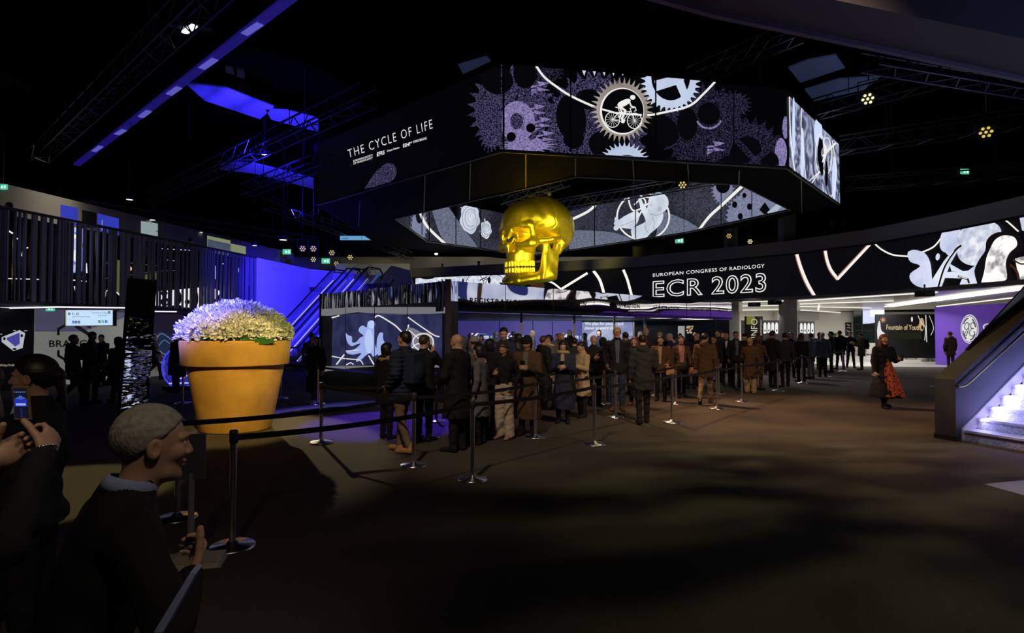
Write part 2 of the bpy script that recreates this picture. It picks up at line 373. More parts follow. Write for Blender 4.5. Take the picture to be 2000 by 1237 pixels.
# under-balcony ceiling with the light tubes
mb = MB(); band(mb, 3.30, 3.42, .4, 20, 0, 4); struct('ceiling_lounge', mb, mat('lounge_ceiling', (.5, .48, .42), .22, noise=(.5, .6), bump=((1, .15, 1), 3, .4, .05)))
faces_b = []
for i in range(len(bp)-1):
    a, b = bp[i]+bnrm[i]*.12, bp[i+1]+bnrm[i+1]*.12
    faces_b.append(Face(a, b, 3.42, 5.44))
LEDBG = speckle('banner_image_dark', (.0, .0, .0), (.006, .006, .009), 30, .3, .8)
WSTRIP = lit('banner_white_line', (.9, .86, .82), 1.05); CSTRIP = lit('banner_copper_line', (.32, .16, .10), 1)
PALE = speckle('banner_pale_blue', (.42, .48, .72), (.80, .84, .97), .9, .25, .7)
PALE2 = speckle('banner_pale_white', (.40, .45, .60), (.88, .9, .97), 4, .3, .7)
KID = speckle('banner_kidney_white', (.30, .29, .30), (1, .99, .98), 2.2, .38, .52); INK = lit('banner_ink', (.005, .004, .005), 1); BRN = lit('banner_brown', (.05, .02, .01), 1)
TXW = lit('banner_text_white', (.86, .86, .84), 1.0)
mb = MB()
for f in faces_b: f.slab(mb, 0, .1)
def art(polys, m, lay):
    for p in polys:
        for f in faces_b: f.put(mb, p, m, lay, .012)
art(stroke(curve_pts([(1556, 494), (1561, 512), (1568, 532), (1578, 555), (1592, 580)]), 6.5), 1, 2)
art(stroke(curve_pts([(1553, 494), (1558, 513), (1565, 534), (1575, 557), (1589, 580)]), 2), 2, 3)
art(stroke(curve_pts([(1612, 486), (1616, 508), (1624, 528), (1637, 545)]), 5.5), 1, 2)
art(stroke([(1637, 545), (1705, 472)], 5), 1, 2)
art(stroke(curve_pts([(1609, 487), (1613, 509), (1621, 530), (1635, 548), ]), 1.6)+stroke([(1636, 541), (1701, 472)], 1.8), 2, 3)
art(stroke(curve_pts([(1705, 472), (1722, 487), (1745, 498), (1775, 501)]), 3), 1, 2)
art(stroke(curve_pts([(1802, 493), (1826, 481), (1848, 455), (1870, 445)]), 3), 1, 2)
art(stroke(curve_pts([(1938, 435), (1960, 428), (1990, 452)]), 3), 1, 2)
# figures: boneless balloon-like pale shapes
art([ell(1792, 500, 18, 11, rot=.3)]+[curve_pts([(1775, 492), (1790, 489), (1808, 495), (1818, 512), (1821, 535), (1820, 560), (1797, 561), (1781, 550), (1779, 535), (1797, 522), (1795, 517), (1780, 512), (1774, 500), (1775, 492)], 40)], 3, 3)
art([curve_pts([(1845, 448), (1875, 443), (1876, 480), (1855, 500), (1838, 470), (1845, 448)], 30), ell(1852, 476, 15, 18, rot=.3), ell(1833, 502, 4, 7, rot=.2)], 3, 3)
art([[(1868, 482), (1880, 478), (1858, 515), (1840, 562), (1812, 562), (1826, 540), (1845, 510)], [(1848, 532), (1905, 528), (1912, 545), (1845, 543)], [(1856, 515), (1884, 531), (1860, 530)], [(1885, 535), (1930, 500), (1915, 555), (1876, 556)]], 3, 3)
art([ell(1915, 460, 44, 27, rot=-.25), ell(1903, 495, 31, 24, rot=.1), ell(1885, 475, 14, 22)], 4, 4)
art([[(1992, 420), (2000, 418), (2060, 410), (2060, 470), (1998, 450)]], 3, 3)
art([curve_pts([(1912, 555), (1906, 530), (1915, 508), (1927, 490), (1930, 470), (1945, 456), (1968, 453), (1990, 458), (2000, 470), (2001, 490), (1985, 500), (1977, 520), (1985, 545), (1990, 560), (1912, 560), (1912, 555)], 50)], 6, 5)
art([curve_pts([(1920, 552), (1926, 530), (1930, 505), (1938, 485), (1948, 468), (1965, 460), (1985, 464), (1990, 480), (1975, 495), (1968, 515), (1970, 545), (1950, 550), (1920, 552)], 48)], 5, 6)
art([[(1985, 505), (2050, 490), (2060, 560), (1995, 560)]], 5, 4)
art(stroke(curve_pts([(1978, 518), (1990, 530), (1995, 550)]), 5)+stroke(curve_pts([(1983, 508), (2000, 516), (2020, 512)]), 3), 7, 7)
art(stroke(curve_pts([(1835, 560), (1848, 520), (1868, 490), (1880, 480)]), 4), 6, 5); art(stroke(curve_pts([(1833, 560), (1846, 520), (1866, 490)]), 1.6), 1, 6)
art(stroke([(1875, 540), (1894, 546), (1896, 553)], 4), 7, 6); art(stroke([(1877, 540), (1893, 545)], 1.4), 1, 7)
# left portion of the banner
art(stroke([(1095, 566), (1147, 534)], 4.5)+stroke(curve_pts([(1065, 548), (1080, 553), (1097, 566)]), 3.5)+stroke(curve_pts([(1160, 530), (1172, 548), (1180, 574)]), 5.5)+stroke(curve_pts([(1218, 528), (1226, 548), (1234, 578)]), 5), 1, 2)
art([[(812, 543), (990, 537), (990, 580), (812, 580)]], 4, 2)
art(stroke(ell(928, 560, 18, 26), 1.2)+stroke(ell(968, 562, 20, 26), 1.2)+stroke([(938, 548), (952, 541)], 2)+stroke([(943, 549), (957, 542)], 1.4)+[gear(866, 556, 14, 12, 9, .5), ell(956, 548, 3, 6), ell(835, 540, 16, 6), gear(990, 560, 16, 20, 8, .4)], 6, 4)
art([ell(905, 556, 3, 12), ell(1050, 560, 14, 18)], 7, 4)
text_px(mb, faces_b, 'EUROPEAN CONGRESS OF RADIOLOGY', ((1276, 541), (1494, 523), (1276, 534.5), (1494, 515.5)), 8, 4, .004, 1.12, .012)
cr = textmesh('ECR 2023', 0, 1.1); ref = (cr[2], cr[3]); q = ((1277, 580), (1496, 569), (1277, 549), (1496, 532))
text_px(mb, faces_b, 'ECR 2023', q, 8, 4, .026, 1.1, .012, ref)
text_px(mb, faces_b, 'ECR 2023', q, 0, 5, -.012, 1.1, .012, ref)
art([[(2060, 250), (3600, -150), (3600, 900), (2060, 590)]], 3, 2)  # unseen banner end, pale art added for the mirror fascia to reflect
art([curve_pts([(2110, 420), (2150, 380), (2190, 430), (2170, 480), (2120, 500), (2110, 420)], 30), curve_pts([(2350, 340), (2400, 320), (2440, 420), (2380, 520), (2360, 480), (2350, 340)], 30), curve_pts([(2600, 250), (2900, 300), (2850, 420), (2700, 380), (2640, 600), (2600, 250)], 30), curve_pts([(3000, 100), (3300, 200), (3200, 500), (3050, 400), (3000, 100)], 30)], 9, 3)
art(stroke([(2250, 300), (2330, 620)], 22)+stroke([(2520, 250), (2600, 640)], 26), 7, 4)
bn = mb.build('led_banner', [LEDBG, WSTRIP, CSTRIP, PALE, PALE2, KID, INK, BRN, TXW, lit('banner_navy', (.02, .03, .14), 1)], origin=tuple(bp[6])[:2]+(3.42,))
tag(bn, 'long curved black LED banner reading ECR 2023 along the balcony front', 'screen')
# small lamps hanging below the banner
for px, py in ((1473, 595), (1513, 591), (1806, 574)):
    c = PZ(px, py, 3.12)
    t = thing('projector', {1473: 'small black projector under the banner, between the grey columns', 1513: 'black projector hung beside the second grey column', 1806: 'black box projector under the banner beneath the pale balloon shapes'}[px], 'projector', c)
    MB().box(c, (.5, .35, .2)).build('housing', BLACK, t); MB().bar(c, c+Vector((0, 0, .34)), .04).build('bracket', DARK, t); MB().lathe([(0, -.01), (.05, 0), (.06, .04)], 12, c-Vector((.1, .2, 0))).build('lens', CHROME, t)
# light tubes under the balcony
TUBE = lit('light_tube', (1, .97, .86), 2.4); TUBES = lit('light_tube_soft', (.9, .87, .78), 1.1)
def ztube(name, a, b, z, wd, m, label, grp=None):
    p, q = PZ(*a, z), PZ(*b, z); o = MB().bar(p, q, wd, .05).build(name, m, origin=p); tag(o, label, 'light', grp)
ztube('ceiling_light', (1735, 599), (2005, 563), 3.22, .42, TUBE, 'widest and brightest light strip on the ceiling above the purple wall')
ztube('ceiling_light', (1830, 599), (1995, 580), 3.12, .06, TUBES, 'thin light strip just below the widest one, over the purple wall')
for a, b, t in (((1560, 588), (1830, 571), 'closest to the banner edge'), ((1562, 594), (1745, 588), 'second back from the banner edge'), ((1563, 599), (1700, 602), 'crossing over the people by the plant'), ((1564, 606), (1660, 612), 'deepest in the bright room, above the plant'), ((1600, 597), (1598, 606), 'short piece by the second column'), ((1880, 576), (2000, 562), 'between the banner and the widest strip'), ((1450, 590), (1530, 588), 'between the two grey columns, nearest'), ((1450, 598), (1530, 597), 'between the two grey columns, middle'), ((1450, 606), (1530, 605), 'between the two grey columns, farthest')):
    ztube('ceiling_light', a, b, 3.24, .09, TUBES, 'thin white light tube under the balcony, '+t, 'light tubes under the balcony')
# rooms under the balcony
CREAM = mat('cream_wall', (.62, .6, .54), .6)
p0, p1 = P(1445, 640, 46), P(1900, 640, 46)
struct('wall_lounge', MB().box(((p0.x+p1.x)/2, 46.2, 1.65), (p1.x-p0.x, .3, 3.3)), CREAM)
struct('wall_lounge_side', MB().box((34.5, 40, 1.65), (.3, 12, 3.3)), CREAM)
colm_m = mat('column_plaster', (.38, .37, .34), .7, noise=(12, .8))
for n, (x0, x1, Y) in enumerate(((1423, 1443, 31.8), (1532, 1557, 29.0))):
    a, b = P(x0, 640, Y), P(x1, 640, Y); struct('column_%d' % (n+1), MB().box(((a.x+b.x)/2, Y+.3, 6), (b.x-a.x, .6, 12)), colm_m)
a, b = P(1240, 640, 38), P(1264, 640, 38); struct('column_3', MB().box(((a.x+b.x)/2, 38.3, 6), (b.x-a.x, .6, 12)), colm_m)
a = P(1690, 640, 35); struct('column_4', MB().box((a.x, 45.5, 1.65), (1.2, .6, 3.3)), CREAM)
# row of arches printed on a dark panel (two stretches)
def frontpanel(name, x0, x1, y0, y1, Y, mats, draw, label, cat, th=.06, group=None):
    a, b = P(x0, y1, Y), P(x1, y1, Y); top = P(x0, y0, Y).z; f = Face(a, b, max(0.004, a.z), top); mb = MB(); f.slab(mb, 0, th)
    draw(mb, f); o = mb.build(name, mats, origin=a); return tag(o, label, cat, group)
def arches(xs, y0, y1, w):
    def d(mb, f):
        for x in xs:
            f.put(mb, [(x-w, y1), (x-w, y0+6)]+[(x-w*math.cos(PI*k/8), y0+6-6*math.sin(PI*k/8)) for k in range(9)]+[(x+w, y1)], 1, 1)
            f.put(mb, ell(x, y1-6, w*.45, 2.2, 12), 0, 2)
    return d
AW = lit('arch_white', (.85, .85, .8), 1)
frontpanel('arch_poster', 1449, 1532, 626, 714, 34, [BLACK, AW], arches([1494+7.6*i for i in range(5)], 630, 652, 2.9), 'black panel with a row of white arches between the columns', 'poster')
frontpanel('arch_poster', 1560, 1592, 628, 712, 34, [BLACK, AW], arches([1565+7.2*i for i in range(4)], 631, 652, 2.7), 'black panel with white arches right of the second column', 'poster')
def dinfo(mb, f):
    f.put(mb, [(1458, 618), (1474, 618), (1474, 634), (1458, 634)], 2, 1)
    text_px(mb, f, 'INFO', ((1479, 660), (1479, 623), (1466, 660), (1466, 623)), 1, 2)
    text_px(mb, f, 'INFOPOINT', ((1488, 655), (1488, 624), (1484.5, 655), (1484.5, 624)), 1, 2)
frontpanel('info_sign', 1456, 1491, 618, 716, 30.5, [BLACK, lit('sign_cream', (.5, .47, .33), 1), lit('sign_olive', (.16, .17, .03), 1)], dinfo, 'black sign with large sideways INFO lettering and olive corner', 'sign')
def dyouth(mb, f):
    text_px(mb, f, 'Fountain of Youth', ((1731, 644), (1797, 645), (1731, 634), (1797, 634)), 1, 2, .01)
    f.put(mb, gear(1724.5, 625, 7, 7, 9, .6), 2, 1); f.put(mb, ell(1781, 624, 1.8, 5), 3, 1); f.put(mb, ell(1800, 634, 5, 13), 2, 1); f.put(mb, ell(1801, 640, 2, 4), 0, 2)
    for q in stroke(curve_pts([(1793, 617), (1799, 630), (1807, 640), (1806, 665)]), 1.3)+stroke([(1808, 616), (1810, 668)], 1.5)+stroke(curve_pts([(1815, 617), (1823, 640), (1818, 655)]), 1): f.put(mb, q, 3, 1)
    f.put(mb, [(1735, 648), (1800, 648), (1800, 663), (1735, 663)], 4, 1)
    f.put(mb, curve_pts([(1714, 663), (1713, 645), (1716, 628), (1719, 630), (1721, 645), (1728, 652), (1730, 663), (1714, 663)], 24), 3, 1)
frontpanel('poster_wall', 1711, 1830, 614, 700, 33.2, [mat('poster_black', (.01, .01, .01), .4), lit('poster_gold', (.62, .47, .27), 1), lit('poster_amber', (.55, .33, .16), 1), lit('poster_white', (.75, .75, .73), 1), lit('poster_dim_green', (.012, .014, .008), 1)], dyouth, 'black poster wall with gold Fountain of Youth lettering', 'poster')
def dwin(mb, f):
    f.put(mb, [(1685, 601), (1727, 599), (1727, 628), (1685, 634)], 1, 1)
    f.put(mb, [(1700, 590), (1727, 590), (1727, 618), (1700, 618)], 2, 2)
    for q in stroke([(1670, 634), (1712, 632)], 1.2)+stroke([(1684, 608), (1684, 660)], 1.5)+stroke([(1671, 646), (1727, 645)], 1): f.put(mb, q, 3, 3)
o = frontpanel('window_1', 1668, 1729, 596, 672, 45.6, [mat('glass_dark', (.01, .02, .018), .1), lit('window_lavender', (.52, .53, .95), 1.4), lit('window_white', (.95, .96, 1), 2.2), DARK], dwin, 'window', 'window'); o['kind'] = 'structure'; del o['label']; del o['category']
frontpanel('menu_board', 1652, 1663, 630, 656, 45.97, [BLACK, lit('chalk', (.5, .5, .45), 1)], lambda mb, f: [f.put(mb, q, 1, 1) for q in stroke([(1654, 634), (1660, 636)], .8)+stroke([(1655, 640), (1661, 641)], .8)+stroke([(1654, 646), (1659, 648)], .8)], 'small black board with chalk marks on the cream wall', 'board')
frontpanel('wall_cabinet', 1560, 1600, 604, 626, 44.5, [mat('cabinet_grey', (.25, .25, .24), .4)], lambda mb, f: None, 'grey cabinet box on the far wall above the white arches', 'cabinet')
# purple wall
GW = P(1830, 712, 31.2); gx = GW.x
gf = Face((gx, 31.3), (gx+.25, 21.0), .004, 3.05); mb = MB(); gf.slab(mb, 0, .15)
gf.put(mb, ell(1894, 643, 17.5, 28.5, 40), 1, 1); gf.put(mb, ell(1894, 643, 16.0, 26.5, 40), 0, 2); gf.put(mb, ell(1894, 643, 14.8, 25, 40), 1, 3)
for k in range(4):
    a = k*PI/2+.5; pts = [(1894+12.5*math.cos(a+t*.9), 643+21.5*math.sin(a+t*.9)) for t in np.linspace(0, 1, 9)]
    for j, qd in enumerate(stroke(pts, 2.6)): gf.put(mb, qd, 2, 4)
for pts in ([(1893, 634), (1890, 630), (1886, 634), (1885, 641), (1889, 644), (1893, 639), (1894, 632), (1892, 645), (1888, 656), (1885, 653), (1889, 646)], [(1904, 634), (1901, 630), (1897, 634), (1898, 641), (1903, 642), (1898, 643), (1894, 650), (1897, 656), (1902, 656), (1905, 650), (1902, 648)]):
    for qd in stroke(curve_pts(pts, 40), 1.5): gf.put(mb, qd, 2, 4)
text_px(mb, gf, 'GE', ((1920, 645), (1946, 645), (1920, 632), (1946, 631)), 1, 2, .01)
PURP = mat('purple_wall', (.10, .035, .34), .6, emit=(.05, .016, .19), es=.75)
o = mb.build('branded_wall', [PURP, lit('logo_white', (.72, .72, .7), 1), lit('logo_ink', (.06, .05, .08), 1)], origin=(gx, 31.3, 0))
tag(o, 'backlit purple fabric wall with round white monogram logo', 'display wall')
# lounge seats
SOFA = mat('sofa_white', (.68, .67, .62), .6)
def sofa(cx, base, wpx, label, arms=True, hh=.78):
    c = PZ(cx, base); t = thing('sofa', label, 'sofa', c); W = wpx/F*c.y; b = MB()
    MB().box(c+Vector((0, .4, .26)), (W, .8, .34)).build('seat', SOFA, t)
    MB().hexa([c+Vector((-W/2, 0, .1)), c+Vector((W/2, 0, .1)), c+Vector((W/2, .2, .1)), c+Vector((-W/2, .2, .1))], [c+Vector((-W/2-.03, -.06, hh)), c+Vector((W/2+.03, -.06, hh)), c+Vector((W/2+.03, .14, hh)), c+Vector((-W/2-.03, .14, hh))]).build('backrest', SOFA, t)
    for s in (-1, 1):
        if arms: MB().box(c+Vector((s*(W/2-.07), .42, .38)), (.14, .78, .42)).build('armrest', SOFA, t)
    for sx in (-1, 1):
        for sy in (.06, .74): MB().box(c+Vector((sx*(W/2-.1), sy, .05)), (.05, .05, .1)).build('leg', DARK, t)
sofa(1788, 702, 40, 'white sofa whose back faces the camera, left of the low round stool'); sofa(1701, 694, 14, 'narrow white armchair left of the walking woman in the long coat', hh=.9)
sofa(1813, 699, 16, 'small white armchair behind the low drum stools'); sofa(1832, 702, 14, 'white armchair closest to the purple wall')
for k, (x, y) in enumerate(((1807, 706), (1824, 706), (1836, 707))):
    c = PZ(x, y); t = thing('drum_stool', ['low white drum stool next to the big sofa', 'middle one of the low white drum stools', 'low white drum stool nearest the purple wall'][k], 'stool', c)
    MB().lathe([(0, 0), (.2, 0), (.22, .05), (.22, .5), (0, .5)], 20, c).build('body', mat('stool_grey', (.5, .49, .45), .6, noise=(5, .7)), t); MB().lathe([(0, .5), (.23, .5), (.23, .56), (.2, .6), (0, .6)], 20, c).build('cushion', SOFA, t)
# potted palm
c = PZ(1627, 686); c.y = 43; c.x = (1627-1000)/F*43; t = thing('potted_palm', 'green leafy palm in a pot against the cream wall', 'plant', c)
MB().lathe([(0, 0), (.2, 0), (.28, .5), (.24, .5), (0, .45)], 16, c).build('pot', WHITEP, t); MB().tube([c+Vector((0, 0, .4)), c+Vector((.05, 0, 1.5))], .04).build('trunk', mat('bark', (.08, .05, .03), .8), t)
mb = MB()
for k in range(26):
    a = rnd.uniform(0, 2*PI); e = rnd.uniform(.1, 1.3); L = rnd.uniform(.5, .9); b0 = c+Vector((.05, 0, rnd.uniform(1.1, 1.6))); pts = []
    for j in range(5): u = j/4; pts.append(b0+Vector((math.cos(a)*L*u*math.cos(e*.6), math.sin(a)*L*u*math.cos(e*.6), L*u*math.sin(e)-.35*u*u)))
    wv = Vector((-math.sin(a), math.cos(a), 0)); ws = [.02, .08, .1, .07, .005]
    for j in range(4): mb.poly([pts[j]-wv*ws[j], pts[j]+wv*ws[j], pts[j+1]+wv*ws[j+1], pts[j+1]-wv*ws[j+1]])
mb.build('foliage', mat('palm_leaf', (.03, .09, .02), .5), t)
# upper floor back wall with its own lamps
struct('wall_upper_back', MB().box((-2, 47.6, 6.3), (34, .2, 3.0)), mat('upper_wall', (.33, .31, .27), .8))
for k, (x, z) in enumerate(((852, 498), (928, 499), (1015, 500))):
    c = P(x, z, 47); t = thing('wall_lamp', ['wall lamp above the tiny figure at the far left of the balcony', 'wall lamp above the second balcony figure', 'wall lamp just left of the golden skull'][k], 'lamp', c)
    MB().lathe([(0, 0), (.12, 0), (.14, .12), (0, .14)], 12, c).build('shade', lit('lamp_warm', (1, .93, .75), 2.5), t); MB().bar(c+Vector((0, 0, .1)), c+Vector((0, .5, .1)), .05).build('arm', GREY, t)
# ================================================================ LED ring
opx = [(620, 400), (980, 295), (1537, 328), (1640, 400), (1339, 465), (1040, 511), (745, 481)]
ipx = [(771, 427), (1124, 345), (1445, 360), (1544, 410), (1339, 455), (1040, 500), (835, 472)]
OR = [PZ(x, y, 7.0) for x, y in opx]; IR = [PZ(x, y, 7.0) for x, y in ipx]
ring = thing('hanging_screen_ring', 'huge black ring of LED screens hung above the hall around the skull', 'screen ring', (2, 27, 7))
mb = MB(); n = len(OR); up = Vector((0, 0, .05))
for i in range(n):
    j = (i+1) % n; mb.hexa([OR[i], OR[j], IR[j], IR[i]], [OR[i]+up, OR[j]+up, IR[j]+up, IR[i]+up])
mb.build('soffit', mat('ring_soffit', (.0035, .0035, .004), .8, spec=.12), ring)
mb = MB(); LIP = mat('edge_metal', (.42, .42, .34), .35, .8)
for i in range(n):
    j = (i+1) % n
    if i in (0, 1, 2): mb.bar(OR[i]+Vector((0, 0, -.02)), OR[j]+Vector((0, 0, -.02)), .05, .05)
    mb.bar(IR[i]+Vector((0, 0, -.02)), IR[j]+Vector((0, 0, -.02)), .04, .04)
mb.build('edge_profile', LIP, ring)
for a, b in (((830, 343), (828, 413)), ((919, 318), (917, 391)), ((1027, 301), (1027, 367)), ((1124, 309), (1124, 345)), ((1236, 313), (1238, 349)), ((1343, 320), (1346, 356)), ((1444, 333), (1443, 360)), ((1565, 352), (1566, 416)), ((703, 392), (700, 442))):
    MB().bar(PZ(*a, 6.985), PZ(*b, 6.985), .035, .03).build('seam_strip', LIP, ring)
H1 = 9.55
S_NEAR = speckle('screen_purple_gears', (.001, .001, .003), (.17, .14, .34), 26, .42, .82); S_HOLE = lit('screen_black', (.002, .002, .003), 1)
S_BRT = speckle('screen_purple_bright', (.08, .06, .16), (.40, .34, .68), 20, .3, .8); S_DIM = speckle('screen_purple_dim', (.001, .001, .002), (.07, .055, .14), 22, .42, .85)
S_WH = lit('screen_white', (.86, .84, .83), 1); S_ICE = speckle('screen_ice', (.42, .50, .68), (.66, .74, .92), .6, .3, .7)
S_MET = speckle('screen_metal', (.20, .17, .15), (.46, .42, .38), .5, .35, .65); S_EDGE = lit('screen_edge_blue', (.10, .16, .55), 1); S_BG = lit('screen_bg', (.0012, .0012, .002), 1)
NM = [S_BG, S_NEAR, S_HOLE, S_BRT, S_DIM, S_WH, S_ICE, S_MET, S_EDGE, BLACK]
nf = Face(OR[1], OR[2], 7.05, H1)
mb = MB(); nf.slab(mb, 0, .15)
def pn(polys, m, lay):
    for p in polys: nf.put(mb, p, m, lay, .01)
# dim gears behind
pn([gear(1000, 215, 88, 92, 26, .18), gear(1160, 262, 105, 128, 30, .14, .1)], 1, 1)
pn([gear(1372, 245, 92, 85, 26, .16), gear(1462, 310, 76, 82, 24, .16, .05), gear(1400, 330, 120, 40, 30, .2)], 4, 1)
pn([gear(1060, 140, 44, 28, 18, .2), gear(1383, 228, 34, 34, 22, .2), gear(1430, 205, 40, 30, 20, .25)], 4, 2)
pn([ell(1010, 238, 34, 40), gear(1030, 285, 60, 18, 18, .35)], 3, 2)
for x0, y0, rot in ((1052, 165, .3), (1046, 210, -.1), (1062, 262, .1), (1395, 282, .4), (1056, 235, 0)):
    pn([[(x0-4+13*math.cos(rot+k*.5)*q, y0+k*5+7*math.sin(rot+k)*q) for q in (1,)] [0:1]+[(x0-14, y0+k*6+3), (x0-16, y0+k*6+8)] for k in range(4)], 3, 3)
    pn([[(x0-4, y0-6), (x0+20, y0-2), (x0+2, y0+5)], [(x0-4, y0+6), (x0+22, y0+12), (x0, y0+14)]], 3, 3)
pn([ell(972, 158, 30, 27, rot=.2), ell(1025, 148, 22, 26), ell(1022, 143, 20, 20), ell(1036, 251, 9, 9), ell(998, 268, 9, 9), ell(1115, 232, 29, 46, rot=-.15), ell(1120, 270, 20, 22), ell(1150, 195, 28, 20), ell(1190, 285, 42, 30, rot=.2)], 2, 4)
pn([ell(1010, 238, 14, 17)], 1, 5); pn([stroke(ell(1007, 238, 15, 17)+[(1022, 238)], 1.6)[k] for k in range(28)], 3, 6)
pn([ell(1296, 257, 26, 32, rot=-.5), ell(1341, 243, 20, 32), ell(1383, 223, 22, 22), ell(1455, 300, 30, 34, rot=.6), ell(1425, 325, 26, 20), ell(1500, 318, 20, 22)], 2, 4)
for qd in stroke([(1383+25*math.cos(t), 228+24*math.sin(t)) for t in np.linspace(.4, 2.7, 12)], 3.5): pn([qd], 3, 5)
pn([[(1430, 260), (1500, 335), (1488, 338), (1425, 272)], [(1505, 280), (1440, 335), (1452, 338), (1512, 290)]], 4, 5)
pn([ell(1533, 250, 6, 22), ell(1524, 300, 12, 30)], 3, 3)
# bright gears
pn([gear(1218, 318, 50, 40, 30, .22)], 6, 6); pn([ell(1222, 322, 26, 18)], 2, 7)
pn([gear(1308, 163, 59, 59, 32, .17, .05)], 6, 6); pn([ell(1308, 152, 38, 46)], 2, 7)
pn([[(1276, 160), (1316, 150), (1330, 128), (1340, 130), (1333, 160), (1345, 195), (1332, 200), (1318, 168), (1280, 180)]], 6, 8)
pn([[(x, 120), (x+10, 120), (x+9, 140), (x+6, 150), (x+2, 140)] for x in (1134, 1154, 1173, 1191, 1209)], 6, 6)
sw = curve_pts([(1040, 120), (1060, 150), (1086, 171), (1112, 188), (1150, 206), (1185, 219), (1220, 226), (1260, 227), (1300, 220), (1345, 208), (1372, 185), (1394, 162)], 60)
pn(stroke(sw, 4.2), 5, 6)
pn([gear(1213, 216, 61.5, 64, 36, .2)], 7, 7); pn([ell(1213, 219, 43, 45.5, 44)], 5, 8); pn([ell(1214, 219, 40.5, 43, 44)], 2, 9)
pn(stroke([(1174, 216), (1200, 223), (1250, 227)], 3.5), 5, 10)
# cyclist on a racing bicycle (pictogram)
for cx, cy in ((1194, 236), (1237, 238.5)):
    pn(stroke(ell(cx, cy, 14, 15, 28)+[(cx+14, cy)], 1.5), 5, 10); pn([q_ for k in range(7) for q_ in stroke([(cx-13*math.cos(PI*k/7), cy-14*math.sin(PI*k/7)), (cx+13*math.cos(PI*k/7), cy+14*math.sin(PI*k/7))], .45)], 5, 10)
pn(stroke([(1194, 236), (1207, 222), (1213, 240), (1194, 236)], 1.3)+stroke([(1207, 222), (1229, 220), (1213, 240)], 1.3)+stroke([(1205, 213), (1213, 240)], 1.3)+stroke([(1237, 238.5), (1228, 214), (1238, 212), (1240, 218), (1236, 220)], 1.5)+stroke([(1200, 212), (1208, 213)], 2), 5, 10)
pn([curve_pts([(1203, 209), (1206, 203), (1218, 197), (1226, 196), (1229, 200), (1224, 206), (1212, 212), (1203, 209)], 24), ell(1233, 193, 5.2, 4.6), ell(1214, 240, 3.5, 3.5)], 5, 11)
pn(stroke([(1226, 200), (1230, 210), (1238, 213)], 2.6)+stroke([(1206, 209), (1219, 219), (1212, 235)], 4)+stroke([(1212, 235), (1218, 238)], 2.5)+stroke([(1207, 211), (1213, 224), (1206, 232)], 3), 5, 11)
for x0, x1 in ((979, 984), (1111, 1114), (1276, 1279), (1428, 1430)): pn([[(x0, 100), (x1, 100), (x1, 345), (x0, 345)]], 9, 12)
mb.build('screen_panel', NM, ring)
lf = Face(OR[0], OR[1], 7.05, H1); mb = MB(); lf.slab(mb, 0, .15)
lf.put(mb, gear(1000, 215, 88, 92, 26, .18), 1, 1, .01); lf.put(mb, ell(972, 158, 30, 27, rot=.2), 2, 3, .01); lf.put(mb, gear(958, 255, 26, 46, 20, .3), 1, 2, .01)
lf.put(mb, curve_pts([(712, 369), (735, 335), (760, 318), (775, 330), (768, 352), (745, 362), (712, 369)], 24), 1, 1, .01)
text_px(mb, lf, 'THE CYCLE OF LIFE', ((682, 309), (846, 251), (679, 292), (844, 232)), 3, 2, -.012, 1.25, .01)
text_px(mb, lf, 'EUROPEAN SOCIETY', ((691, 317), (729, 305), (691, 313), (729, 301)), 3, 2, .01, 1, .01); text_px(mb, lf, 'OF RADIOLOGY', ((691, 322), (729, 310), (691, 318), (729, 306)), 3, 2, .01, 1, .01)
text_px(mb, lf, 'EFRS', ((737, 306), (752, 301), (737, 298), (752, 293.5)), 3, 2, .02, 1, .01); text_px(mb, lf, 'European Federation', ((757, 297), (781, 290), (757, 293), (781, 286)), 3, 2, .01, 1, .01)
text_px(mb, lf, 'ESHI', ((788, 288.5), (801, 285), (788, 281.5), (801, 278)), 3, 2, .02, 1, .01); text_px(mb, lf, 'MT', ((801, 281), (806, 279.5), (801, 278), (806, 276.5)), 3, 2, .02, 1, .01); text_px(mb, lf, 'HYBRID IMAGING', ((808, 280), (834, 272.5), (808, 275), (834, 267.5)), 3, 2, .01, 1, .01)
mb.build('screen_panel', [S_BG, S_NEAR, S_HOLE, lit('screen_text', (.8, .8, .8), 1)], ring)
# right end: bright x-ray swirl
rf = Face(OR[2], OR[3], 7.05, H1); mb = MB(); rf.slab(mb, 0, .15)
def pr(polys, m, lay):
    for p in polys: rf.put(mb, p, m, lay, .01)
S_XR = speckle('screen_xray', (.05, .06, .12), (.60, .66, .88), .9, .42, .72)
x_m = S_XR; nt = x_m.node_tree
for nd in nt.nodes:
    if nd.type == 'TEX_NOISE': nd.inputs['Distortion'].default_value = 2.5
pr([[(1541, 188), (1641, 285), (1641, 402), (1541, 325)]], 1, 1)
S_GL = lit('screen_glow_blue', (.62, .72, 1), 1)
pr([ell(1597, 258, 8, 30), ell(1549, 250, 3, 60), ell(1566, 300, 3.5, 50), ell(1628, 350, 4, 45)], 4, 2)
pr(stroke(curve_pts([(1540, 190), (1541, 240), (1545, 295), (1552, 345)]), 2.2)+stroke(curve_pts([(1564, 212), (1563, 250), (1567, 300), (1573, 355)]), 1.6)+stroke(ell(1600, 300, 9, 38)+[(1609, 300)], 1.8)+stroke(ell(1613, 305, 10, 36)+[(1623, 305)], 1.6)+stroke(curve_pts([(1624, 275), (1632, 330), (1628, 370), (1620, 388)]), 1.8), 2, 3)
pr(stroke([(1605, 305), (1630, 280)], 4)+stroke([(1576, 356), (1596, 338)], 2)+stroke([(1582, 360), (1599, 335)], 2), 2, 4)
pr([curve_pts([(1598, 268), (1594, 300), (1598, 330), (1604, 345), (1606, 320), (1602, 300), (1606, 280), (1598, 268)], 24), ell(1612, 340, 3, 25)], 3, 4)
